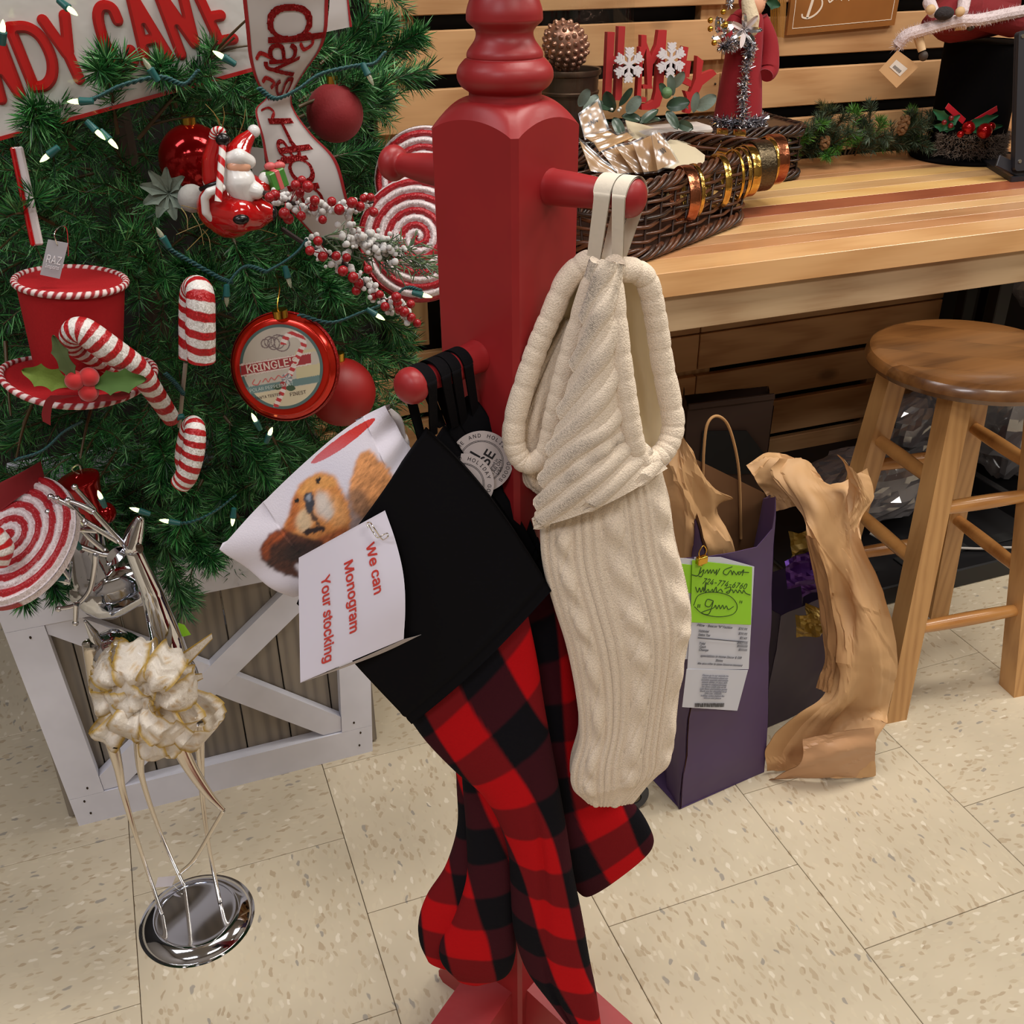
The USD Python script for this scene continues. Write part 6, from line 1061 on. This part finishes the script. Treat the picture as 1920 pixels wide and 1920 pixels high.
def bink(me, x, y, o, rot=0.):
    rot = rot+.045+TROT; p = np.array([*bxy(x, y), 0.]); v = np.asarray(me[0])@rotz(rot).T; return tf((v+p, me[1]), np.stack([ax, UP, np.cross(ax, UP)], 1), A0-an*o)
def pen(paths, w): return wallp(union_all([sg.LineString(spline(np.array([bxy(1200+x*.2708, 720+y*.2708) for x, y in p], float), max(20, 6*len(p))) if len(p) > 2 else [bxy(1200+x*.2708, 720+y*.2708) for x, y in p]).buffer(w/2, quad_segs=2) for p in paths]), .0086, .0003)
INKG = mat('dark_green_ink', (40, 74, 30), .6)
gbag.part('handwriting', pen([[(330, 1300), (375, 1305), (395, 1250), (385, 1290), (415, 1265), (400, 1310), (380, 1310)], [(420, 1290), (440, 1265), (445, 1290), (460, 1265), (465, 1290), (480, 1265), (490, 1290), (505, 1265), (500, 1300), (525, 1258)]], .0011), INKG)
gbag.part('handwriting', pen([[(610, 1245), (560, 1265), (550, 1290), (575, 1300), (600, 1270), (612, 1300), (620, 1275), (640, 1300), (650, 1280), (660, 1300), (690, 1265), (680, 1305)], [(655, 1280), (725, 1285)]], .0011), INKG)
for k, s in enumerate('724-774-6760'): gbag.part('handwriting', bink(text(s, .0085, .0003), 1312+6.9*k, 1089+.9*k, .0084, -.02), INKG)
gbag.part('handwriting', pen([[(358, 1385), (372, 1420), (385, 1390), (395, 1420), (410, 1385), (415, 1415), (430, 1350), (425, 1420), (445, 1400), (455, 1420), (475, 1400), (480, 1420), (500, 1385), (505, 1420), (530, 1400), (545, 1420)]], .0011), INKG); gbag.part('handwriting', pen([[(560, 1395), (600, 1385), (590, 1425), (570, 1420), (610, 1405), (620, 1425), (635, 1405), (650, 1425), (660, 1405), (680, 1428), (690, 1408), (705, 1428), (735, 1440)]], .0011), INKG)
gbag.part('handwriting', pen([[(345, 1510), (380, 1440), (480, 1420), (590, 1445), (645, 1510), (620, 1570), (520, 1590), (410, 1570), (350, 1520)]], .0009), INKG); gbag.part('handwriting', pen([[(480, 1480), (440, 1470), (425, 1510), (455, 1520), (480, 1485), (450, 1570), (400, 1560), (480, 1530), (495, 1510), (505, 1535), (520, 1510), (530, 1535), (545, 1510), (555, 1535), (570, 1515), (585, 1540), (620, 1520)]], .0011), INKG)
gbag.part('handwriting', pen([[(376, 1505), (374, 1525)], [(388, 1505), (386, 1525)]], .0011), INKG); gbag.part('handwriting', pen([[(666, 1480), (664, 1494)], [(678, 1482), (676, 1496)]], .0011), INKG)
GREYP = mat('faded_print', (86, 90, 104), .7)
for s, x, y, h in (('Pillow - Beacon "N" Fashion', 1333, 1171, .0038), ('$39.95', 1385, 1176, .0038), ('Subtotal', 1312, 1180, .0038), ('Sales Tax', 1313, 1187, .0038), ('$39.95', 1385, 1185, .0038), ('$2.40', 1386, 1193, .0038), ('Total', 1309, 1203, .0038), ('Cash', 1310, 1209, .0038), ('Change', 1312, 1215, .0038), ('$42.35', 1384, 1202, .0046), ('$100.00', 1384, 1208, .0038), ('$57.65', 1385, 1215, .0038), ('specializes in Home Decor & Gift', 1345, 1228, .0040), ('Items', 1341, 1235, .0040), ('We also offer in store Direct to Garment', 1343, 1242, .0036)):
    gbag.part('print', bink(text(s, h, .0003), x, y, .0082, -.045), GREYP)
gbag.part('print_rule', wallp(sg.LineString([bxy(1302, 1190), bxy(1388, 1198)]).buffer(.0006), .0082, .0003), GREYP)
for k in range(11): gbag.part('print', bink(text(('Please go to our website for', 'more information about our', 'monthly specials and events', 'returns within 14 days with', 'receipt in original package', 'for store credit only on all', 'sale items and holiday goods', 'thank you for shopping local', 'SPECIAL ORDERS', 'holiday orders before the', 'season end please')[k], .0030, .0003), 1334-.6*k, 1262+4.2*k, .0090, -.045), mat('pale_print', (128, 132, 150), .7))
bcr = np.random.default_rng(6); gbag.part('barcode', wallp(union_all([sg.Polygon([bxy(1296+k*1.9, 1312), bxy(1296+k*1.9+bcr.uniform(.6, 1.4), 1312), bxy(1296+k*1.9+bcr.uniform(.6, 1.4), 1319), bxy(1296+k*1.9, 1319)]).convex_hull for k in range(29)]), .0090, .0003), BLACKINK, kind='stuff')
cl0 = onB(1316, 1050, .011); gbag.part('binder_clip', cat(bar(cl0-ax*.008, cl0+ax*.008, .012, .008, UP), tube([cl0+UP*.004-ax*.004, cl0+UP*.014-ax*.006, cl0+UP*.022, cl0+UP*.014+ax*.006, cl0+UP*.004+ax*.004], .0008, 6, 30), tube([cl0-UP*.006-ax*.003, cl0-UP*.009, cl0-UP*.006+ax*.003], .0008, 6, 12)), GOLD, True)
# crumpled paper inside
kg = lambda x, y, d=0.: onG(x, y, float(A0@AHEAD)+.055+d)
single('crumpled_paper', flat_sheet([[kg(1238, 790, .03), kg(1268, 800, .0), kg(1300, 850, -.01), kg(1325, 905, .02)], [kg(1225, 870, .02), kg(1270, 880, -.02), kg(1320, 910, -.01), kg(1378, 935, .02)], [kg(1232, 950, .01), kg(1285, 955, -.025), kg(1325, 975, .0), kg(1350, 960, .02)], [kg(1255, 1035, .01), kg(1290, 1010, -.02), kg(1330, 1030, -.01), kg(1372, 1035, .01)], [kg(1262, 1110, .015), kg(1295, 1110, -.01), kg(1330, 1110, .0), kg(1368, 1110, .015)]], 26, 26, .020, 5, 22.), KP, 'crumpled tan paper stuffed in the open purple bag', 'paper', smooth=24)
# long creased sheet standing beside it
g1 = 1.246
def kp(x, y, d=0.): return onG(x, y, g1+d)
ROWS = [((1458, 858), (1520, 868), (1560, 905), (1628, 880), .10), ((1446, 890), (1508, 905), (1565, 930), (1640, 930), .075), ((1500, 950), (1530, 955), (1575, 985), (1612, 975), .05), ((1512, 1000), (1540, 1010), (1588, 1025), (1622, 1022), .03), ((1534, 1060), (1565, 1070), (1610, 1090), (1655, 1110), .02), ((1545, 1130), (1580, 1140), (1625, 1160), (1676, 1180), .015), ((1553, 1210), (1590, 1215), (1635, 1225), (1682, 1250), .01), ((1550, 1290), (1585, 1300), (1630, 1310), (1675, 1330), .005), ((1500, 1345), (1550, 1355), (1600, 1345), (1660, 1350), 0.), ((1442, 1405), (1500, 1420), (1570, 1400), (1642, 1395), -.002), ((1436, 1458), (1500, 1462), (1570, 1458), (1640, 1454), -.004)]
ck = [[kp(*p, r[4]+.016*math.sin(k*1.3+j*1.9)) for j, p in enumerate(r[:4])] for k, r in enumerate(ROWS)]
for r in ck[-1:]:
    for p in r: p[2] = max(p[2], .004)
kpm = flat_sheet(ck, 110, 44, .016, 17, 16., folds=16); kpm[0][:, 2] = np.maximum(kpm[0][:, 2], .001); wp = Thing('wrapping_paper', 'long creased strip of tan packing paper standing between the purple bag and stool', 'paper', ck[-1][1]*[1, 1, 0]); wp.part('sheet', kpm, KP, 24)
fold = flat_sheet([[kp(1508, 1005, .0), kp(1530, 1010, -.01)], [kp(1530, 1120, .02), kp(1556, 1130, -.006)], [kp(1545, 1230, .02), kp(1566, 1240, -.006)], [kp(1530, 1290, .015), kp(1556, 1300, -.006)]], 40, 10, .006, 9); wp.part('folded_edge', fold, mat('kraft_paper_back', (168, 124, 80), .65), 12)
wp.part('base_fold', flat_sheet([[kp(1505, 1385, -.03), kp(1575, 1372, -.035), kp(1640, 1365, -.02)], [kp(1500, 1425, -.035), kp(1570, 1415, -.04), kp(1642, 1410, -.022)], [kp(1440, 1462, -.012), kp(1560, 1458, -.02), kp(1640, 1450, -.006)]], 24, 24, .006, 23), mat('kraft_paper_glossy', (186, 142, 104), .4), 12)
wp.part('top_flap', flat_sheet([[kp(1572, 850, .06), kp(1600, 880, .03), kp(1640, 935, .05)], [kp(1590, 900, .07), kp(1612, 930, .035), kp(1625, 960, .04)], [kp(1580, 950, .05), kp(1592, 975, .03), kp(1602, 1000, .03)]], 20, 16, .008, 31), KP, 12)
single('crumpled_paper', flat_sheet([[kp(1395, 875, .12), kp(1450, 850, .14), kp(1500, 860, .12)], [kp(1430, 920, .10), kp(1470, 890, .10), kp(1540, 905, .10)], [kp(1455, 960, .09), kp(1490, 950, .08), kp(1545, 960, .08)]], 24, 24, .02, 41, 24.), mat('kraft_paper'), 'crumpled tan paper heaped behind the rim of the purple bag', 'paper', smooth=24)
# second dark purple bag behind, with gold tissue
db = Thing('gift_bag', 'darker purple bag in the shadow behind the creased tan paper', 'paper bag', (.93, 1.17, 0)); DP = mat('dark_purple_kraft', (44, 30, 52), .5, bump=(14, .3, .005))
c0, c1 = onZ(1440, 1410), onZ(1600, 1350); c0, c1 = np.array([.865, 1.12, 0]), np.array([1.03, 1.15, 0]); un = unit(np.cross(UP, c1-c0))
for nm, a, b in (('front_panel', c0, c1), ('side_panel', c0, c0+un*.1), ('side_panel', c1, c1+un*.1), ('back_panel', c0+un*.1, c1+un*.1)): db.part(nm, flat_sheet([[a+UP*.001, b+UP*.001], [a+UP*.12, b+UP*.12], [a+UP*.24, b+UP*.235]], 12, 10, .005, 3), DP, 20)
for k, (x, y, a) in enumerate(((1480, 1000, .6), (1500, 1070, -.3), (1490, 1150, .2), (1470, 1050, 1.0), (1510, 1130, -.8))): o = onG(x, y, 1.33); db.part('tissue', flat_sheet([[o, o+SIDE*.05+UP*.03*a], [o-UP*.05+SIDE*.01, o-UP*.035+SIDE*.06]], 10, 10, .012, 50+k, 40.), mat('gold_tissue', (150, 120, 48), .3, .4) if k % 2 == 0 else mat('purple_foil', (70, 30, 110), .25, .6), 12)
# dark shopping bag standing against the slats
sb = Thing('dark_bag', 'dark brown shopping bag standing in the shadow against the slats', 'paper bag', (1.15, 1.78, 0)); P0, P1 = onG(1290, 760, 1.93)*[1, 1, 0], onG(1452, 740, 1.93)*[1, 1, 0]
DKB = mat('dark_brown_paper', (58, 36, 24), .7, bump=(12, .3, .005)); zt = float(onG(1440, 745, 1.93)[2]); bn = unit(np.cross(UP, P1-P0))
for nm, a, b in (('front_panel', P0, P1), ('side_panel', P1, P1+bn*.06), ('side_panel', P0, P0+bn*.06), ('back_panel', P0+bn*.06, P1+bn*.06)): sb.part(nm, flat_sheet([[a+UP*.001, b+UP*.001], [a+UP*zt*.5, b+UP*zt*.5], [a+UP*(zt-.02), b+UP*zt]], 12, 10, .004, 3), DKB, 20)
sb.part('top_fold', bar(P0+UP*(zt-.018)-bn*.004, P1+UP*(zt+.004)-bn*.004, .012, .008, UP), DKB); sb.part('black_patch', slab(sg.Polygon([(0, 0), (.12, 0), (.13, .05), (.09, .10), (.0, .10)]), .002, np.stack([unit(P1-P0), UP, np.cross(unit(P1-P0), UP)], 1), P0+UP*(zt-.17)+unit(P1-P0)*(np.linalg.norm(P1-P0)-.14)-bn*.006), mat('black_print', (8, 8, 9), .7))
# caster wheel peeping out behind the stocking toe
cw0 = onZ(1188, 1514); cw0 = cw0+np.array([0, 0, .024]); cs = Thing('caster_wheel', 'dark grey caster wheel on the floor between the knit stocking toe and the purple bag', 'wheel', cw0-np.array([0, 0, .024]))
cR_ = frame(-AHEAD+SIDE*.5); cs.part('tyre', lathe([(.009, -.007), (.022, -.007), (.024, -.004), (.024, .004), (.022, .007), (.009, .007), (.009, -.007)], 40, cw0, cR_), mat('grey_rubber', (62, 64, 70), .6)); cs.part('hub', lathe([(.0001, .008), (.004, .008), (.009, .005), (.009, -.005), (.0001, -.006)], 24, cw0, cR_), mat('hub_metal', (120, 110, 92), .35, .8))
# black steel shelving at the right, with wrapped goods
sh = Thing('steel_shelf', 'black steel shelf frame on the floor behind the wooden stool', 'shelf', (1.75, 1.6, 0)); BST = mat('black_steel', (26, 26, 29), .4, .3)
y0 = 1.352; sh.part('base_rail', box(np.array([1.15, y0, 0]), np.array([2.6, y0+.03, .045]), .003), BST); sh.part('deck', box(np.array([1.15, y0+.03, .030]), np.array([2.6, 1.96, .04]), .002), BST)
for k in range(7): sh.part('deck_slot', box(np.array([1.26+.12*k, y0+.06, .0402]), np.array([1.32+.12*k, y0+.09, .043]), .001), mat('slot_black', (6, 6, 7), .8))
for x, y in ((1.90, 1.95), (1.97, 1.95), (1.66, 1.62)): sh.part('upright', box(np.array([x, y-.03, .04]), np.array([x+.035, y, .64]), .002), BST)
sh.part('bracket', bar(np.array([1.66, 1.60, .34]), np.array([2.1, 1.45, .34]), .05, .02, UP), BST); sh.part('bracket', bar(np.array([1.66, 1.61, .12]), np.array([1.66, 1.40, .12]), .04, .02, UP), BST)
sh.part('spring', tube([(1.86+.012*math.cos(a), 1.93-.012*math.sin(a), .43+.0035*a) for a in np.linspace(0, 14, 80)], .002, 6), SILVER, True)
FILM = usdkit.material(stage, '/World/Looks/crinkled_film', {'t': ('transparent_bsdf', dict(color=(.86, .86, .88))), 'gl': ('glossy_bsdf', dict(roughness=.12)), 'd': ('diffuse_bsdf', dict(color=(.34, .33, .36))), 'm': ('mix_closure', dict(fac=.45)), 'x': ('mix_closure', dict(fac=.28))}, [('t.BSDF', 'm.closure1'), ('d.BSDF', 'm.closure2'), ('m.closure', 'x.closure1'), ('gl.BSDF', 'x.closure2')], surface='x.closure')
def wrapped(c, r, seed, lab, cores):
    t = Thing('plastic_bag', lab, 'plastic bag', np.asarray(c)-[0, 0, r[2]]); v, f = ball((0, 0, 0), 1, 22); n_ = v*(1+.28*(meshkit.noise(v*3+seed, seed)-.5)+.22*np.abs(meshkit.noise(v*6.3+3, seed+1)-.5))[:, None]*np.asarray(r)+np.asarray(c); n_[:, 2] = np.maximum(n_[:, 2], .042); t.part('film', (n_, f), FILM, 12)
    q = np.random.default_rng(seed)
    for k in range(cores): p = np.asarray(c)+q.uniform(-.5, .5, 3)*np.asarray(r); t.part('content', tf(box(np.array([-.035, -.02, -.02]), np.array([.035, .02, .02]), .004), rotz(q.uniform(0, 3))@roty(q.uniform(-.5, .5)), p), mat(('content_dark', 'content_red', 'content_cream')[k % 3], ((36, 30, 32), (110, 24, 34), (150, 138, 120))[k % 3], .6))
wrapped((1.44, 1.62, .12), (.15, .10, .075), 3, 'clear plastic bag of goods on the shelf behind the stool legs', 3); wrapped((1.88, 1.66, .22), (.13, .10, .17), 5, 'tall frosted plastic bag on the shelf right of the stool', 3); wrapped((1.72, 1.80, .13), (.12, .09, .085), 8, 'clear plastic bag behind the right stool leg, next to the slats', 2); wrapped((2.06, 1.82, .50), (.12, .08, .13), 11, 'frosted plastic bag hanging at the right edge above the stool seat', 3)
single('power_cable', tube([(1.36, 1.50, .075), (1.39, 1.47, .06), (1.44, 1.45, .05), (1.50, 1.43, .048), (1.57, 1.40, .047), (1.64, 1.37, .05), (1.70, 1.34, .03), (1.78, 1.33, .004)], .003, 8, 60), mat('white_cable', (170, 164, 158), .5), 'thin white cable trailing over the black shelf behind the stool', 'cable', smooth=True)
# ---------------------------------------------------------------- silver deer figurines
CHR = mat('deer_chrome', (214, 218, 228), .07, 1.); CHRW = mat('warm_silver', (222, 214, 204), .2, 1.); CHRA = mat('antler_silver', (226, 226, 232), .25, 1.)
DY = 1.07; dp = lambda x, y, o=0.: onY(x, y, DY+o)
BC = np.array([-.078, 1.068, 0.])
de = Thing('deer_figurine', 'slender silver deer on a round mirror base wearing a white and gold bow', 'deer figurine', BC)
de.part('base', lathe(smoothprof([(.0001, .012), (.050, .012), (.0535, .0135), (.060, .0125), (.069, .007), (.0735, .0015), (.072, .0002), (.0001, .0002)], 60), 96, BC), CHR, 50)
def rod(pts, r, name='leg', m=CHRW, k=40, n=12): return de.part(name, tube(pts, r, n, k), m, True)
fz = lambda x, y: onZ(x, y, .0135)
rod([dp(172, 1205, .01), dp(188, 1290, .008), dp(203, 1365, .004), dp(222, 1440), dp(232, 1490), dp(262, 1590, -.01), fz(303, 1712)], [.011, .0125, .009, .0055, .004, .0026, .0026])
rod([dp(262, 1370, .01), dp(262, 1420, .01), dp(268, 1465, .012), dp(300, 1560, .02), fz(345, 1660)], [.008, .006, .0036, .0026, .0024])
rod([dp(372, 1350, .01), dp(376, 1430, .01), dp(380, 1500, .01), dp(392, 1590, 0), fz(412, 1690)], [.008, .005, .0032, .0026, .003])
rod([dp(325, 1370, -.02), dp(352, 1430, -.026), dp(388, 1485, -.03), dp(419, 1519, -.032)], [.012, .009, .006, .0028]); rod([dp(419, 1519, -.032), dp(395, 1560, -.03), dp(364, 1612, -.028), dp(343, 1632, -.02), dp(336, 1640, -.015)], [.0026, .0024, .0028, .0024, .0016])
de.part('body', blob([[(dp(215, 1225, .015), .030), (dp(265, 1255, .012), .033), (dp(325, 1270, .008), .030)], [(dp(320, 1255, .005), .026), (dp(312, 1195), .018), (dp(285, 1110), .0125), (dp(252, 1035), .0095)]], .004, 6), CHR, True)
de.part('head', blob([[(dp(247, 1022), .0115), (dp(253, 1000), .0105), (dp(262, 974, -.004), .0055)]], .002, 4), CHR, True)
de.part('ear', leaf(dp(236, 1022, -.006), dp(205, 1058, -.01)-dp(236, 1022), TOV, .028, .008, 0.0001), CHR); de.part('ear', leaf(dp(240, 1024, .006), dp(215, 1060, .012)-dp(240, 1024), TOV, .03, .006, .0001), CHR)
de.part('eye', ball(dp(262, 1028, -.011), (.004, .002, .006), 10), mat('dark_eye', (60, 44, 34), .2), True)
de.part('tail', blob([[(dp(188, 1218, .01), .010), (dp(176, 1190, .01), .006), (dp(160, 1165, .01), .002)]], .002, 4), CHR, True)
def antler(paths, o0, t=de, dpf=dp):
    for p in paths:
        P = np.array([dpf(x, y, o0+.002*k) for k, (x, y) in enumerate(p)]); L = max(len(P)*6, 10); r = np.linspace(.0036, .0024, len(P)); t.part('antler', cat(tube(P, r, 8, L), ball(P[-1], .0036, 8)), CHRA, True)
c4 = lambda *pts: [(x/6, 860+y/6) for x, y in pts]
antler([c4((1400, 980), (1220, 780), (1060, 600), (1050, 560), (840, 320)), c4((1330, 930), (1100, 790), (940, 690), (700, 520), (570, 430)), c4((1050, 600), (900, 520), (760, 470)), c4((960, 740), (800, 620), (540, 600)), c4((940, 700), (760, 520), (640, 450))], -.004)
antler([c4((1400, 1010), (1200, 1080), (880, 980), (700, 940), (560, 960), (380, 1020)), c4((880, 980), (640, 790), (300, 630)), c4((1180, 1030), (1000, 880), (900, 760), (920, 660)), c4((1100, 810), (900, 800), (820, 810)), c4((1080, 1070), (1070, 1200), (1010, 1480), (860, 1640), (660, 1690)), c4((860, 1630), (850, 1850))], .010)
# the other deer behind it
d2 = lambda x, y, o=0.: onY(x, y, 1.165+o)
de2 = Thing('deer_ornament', 'round silver deer ornament hanging behind the bowed deer in front of the crate rail', 'ornament', d2(205, 1160))
de2.part('body', blob([[(d2(165, 1105), .024), (d2(200, 1098), .042), (d2(240, 1085), .036)], [(d2(185, 1080), .034), (d2(165, 1030), .022), (d2(172, 995), .014)]], .004, 6), CHR, True); de2.part('head', blob([[(d2(172, 1000), .012), (d2(160, 985), .010), (d2(140, 978), .006)]], .003, 4), CHR, True)
antler([c4((800, 1390), (640, 1350), (450, 1280)), c4((800, 1360), (720, 1260), (640, 1180)), c4((930, 1260), (860, 1120), (790, 1040)), c4((1000, 1390), (860, 1390), (740, 1390)), c4((900, 1540), (780, 1520)), c4((640, 1120), (760, 960)), c4((900, 1330), (790, 1240), (660, 1130))], 0., de2, d2)
de2.part('hanging_wire', tube([d2(172, 990), d2(176, 960, .01), d2(182, 925, .02)], .0008, 5, 16), SILVER, True)
# the bow
ORG = usdkit.material(stage, '/World/Looks/sheer_ribbon', {'p': ('principled_bsdf', dict(roughness=.45, specular_ior_level=.6)), 'a': ('attribute', {'attribute': 'col'}), 'tr': ('translucent_bsdf', {}), 'tp': ('transparent_bsdf', {}), 'x': ('mix_closure', dict(fac=.3)), 'y': ('mix_closure', dict(fac=.14)), 'g': ('geometry', {}), 'v': ('voronoi_texture', dict(scale=900.)), 's': ('mix', dict(mix_type='subtract', fac=1., color2=(.5, .5, .5))), 'mm': ('mix', dict(mix_type='multiply', fac=1., color2=(.35, .35, .35))), 'ad': ('mix', dict(mix_type='add', fac=1.))},
    [('a.color', 'p.base_color'), ('a.color', 'tr.color'), ('g.position', 'v.vector'), ('v.color', 's.color1'), ('s.color', 'mm.color1'), ('mm.color', 'ad.color1'), ('g.normal', 'ad.color2'), ('ad.color', 'p.normal'), ('p.BSDF', 'x.closure1'), ('tr.BSDF', 'x.closure2'), ('x.closure', 'y.closure1'), ('tp.BSDF', 'y.closure2')], surface='y.closure')
bow = Thing('ribbon_bow', 'full white organza bow with gold wired edges tied around the silver deer', 'bow', dp(295, 1400, -.03)); cb = dp(288, 1272, -.042); rbw = np.random.default_rng(14)
def loop(a, L, W, tilt, seed):
    q = np.random.default_rng(seed); d = unit(SIDE*math.cos(a)+UP*math.sin(a)*1.05-AHEAD*tilt); n_ = unit(np.cross(d, -AHEAD+UP*.2)); lift = unit(np.cross(n_, d)); lift = lift if lift@(-AHEAD) > 0 else -lift; t = np.linspace(0, 1, 40); path = [cb + d*L*math.sin(math.pi*x)**.8*(1-.08*q.random()) + lift*(L*.52*math.sin(2*math.pi*x)*.8+.004) + lift*.012*math.sin(math.pi*x) for x in t]; rows = []
    for x, p in zip(t, path): w = W*(.35+.65*math.sin(math.pi*x)); rows.append([p+n_*w*s+lift*.004*math.sin(s*5+x*8+seed) for s in (-1, -.93, -.7, -.45, -.2, 0, .2, .45, .7, .93, 1)])
    V = np.array(rows); u, v = np.meshgrid(t, np.linspace(-1, 1, 11), indexing='ij'); m, n = V.shape[:2]; S = Sheet(V[::3, ::2]) if False else None
    col = np.tile(lin((244, 236, 224)), (m, n, 1)).reshape(m, n, 3); edge_ = np.zeros((m, n), bool); edge_[:, [0, 1, -2, -1]] = True; col[edge_] = lin((190, 156, 70)); sc = (np.abs(np.sin(u*26+v*3))*np.abs(np.sin(v*4+u*9)) > .86) & ~edge_; col[sc] = lin((222, 196, 158)); f = gridfaces(m, n); return (V.reshape(-1, 3), f, col.reshape(-1, 3))
ks = 0
for ring_, (num, L, tl) in enumerate(((8, .066, .25), (7, .056, .9), (5, .036, 1.9))):
    for k in range(num): a = 2*math.pi*(k+.5*ring_)/num+rbw.uniform(-.15, .15); st = 1.45 if math.sin(a) < -.4 else 1.0; bow.part('loop', loop(a, L*st*rbw.uniform(.85, 1.1), .020, tl+rbw.uniform(-.1, .2), 60+ks), ORG, True); ks += 1
for x, y in ((398, 1195), (380, 1270), (300, 1400), (235, 1330)):
    e = dp(x, y, -.03); S = Sheet([[cb+UP*.008, cb-UP*.008], [(cb+e)/2+UP*.012-AHEAD*.01, (cb+e)/2-UP*.01-AHEAD*.01], [e+UP*.006, e-UP*.002]]); cl_ = lambda u, v: np.where((np.minimum(v, 1-v) < .12)[..., None], lin((190, 156, 70)), lin((244, 236, 224))); bow.part('tail', S.mesh(24, 12, .0004, cl_), ORG, True)
stt = Thing('paper_sticker', 'small lime green sticker leaning against the deer neck', 'sticker', dp(345, 1185, .02)); stt.part('sticker', Sheet([[dp(334, 1168, .01), dp(346, 1172, .01)], [dp(336, 1196, .01), dp(358, 1190, .01)]]).mesh(6, 6, .0004), mat('lime_note'))
t_ = Thing('price_tag', 'small barcode price tag tied to the foot of the bowed silver deer', 'tag', onZ(315, 1655, .02)); tS = Sheet([[onZ(296, 1645, .030), onZ(330, 1642, .034)], [onZ(291, 1664, .016), onZ(322, 1662, .018)]]); t_.part('card', tS.mesh(6, 6, .0004), mat('tag_paper', (206, 198, 200), .6)); t_.part('barcode', tS.place(cat(*[(np.array([[.25, .2+.08*k, 0], [.25, .24+.08*k, 0], [.75, .24+.08*k, 0], [.75, .2+.08*k, 0]]), np.array([[0, 1, 2], [0, 2, 3]])) for k in range(8)]), -.0014), mat('grey_ink'), kind='stuff'); t_.part('string', tube([onZ(322, 1655, .02), onZ(335, 1668, .016), onZ(345, 1660, .02)], .0005, 5, 16), SILVER)
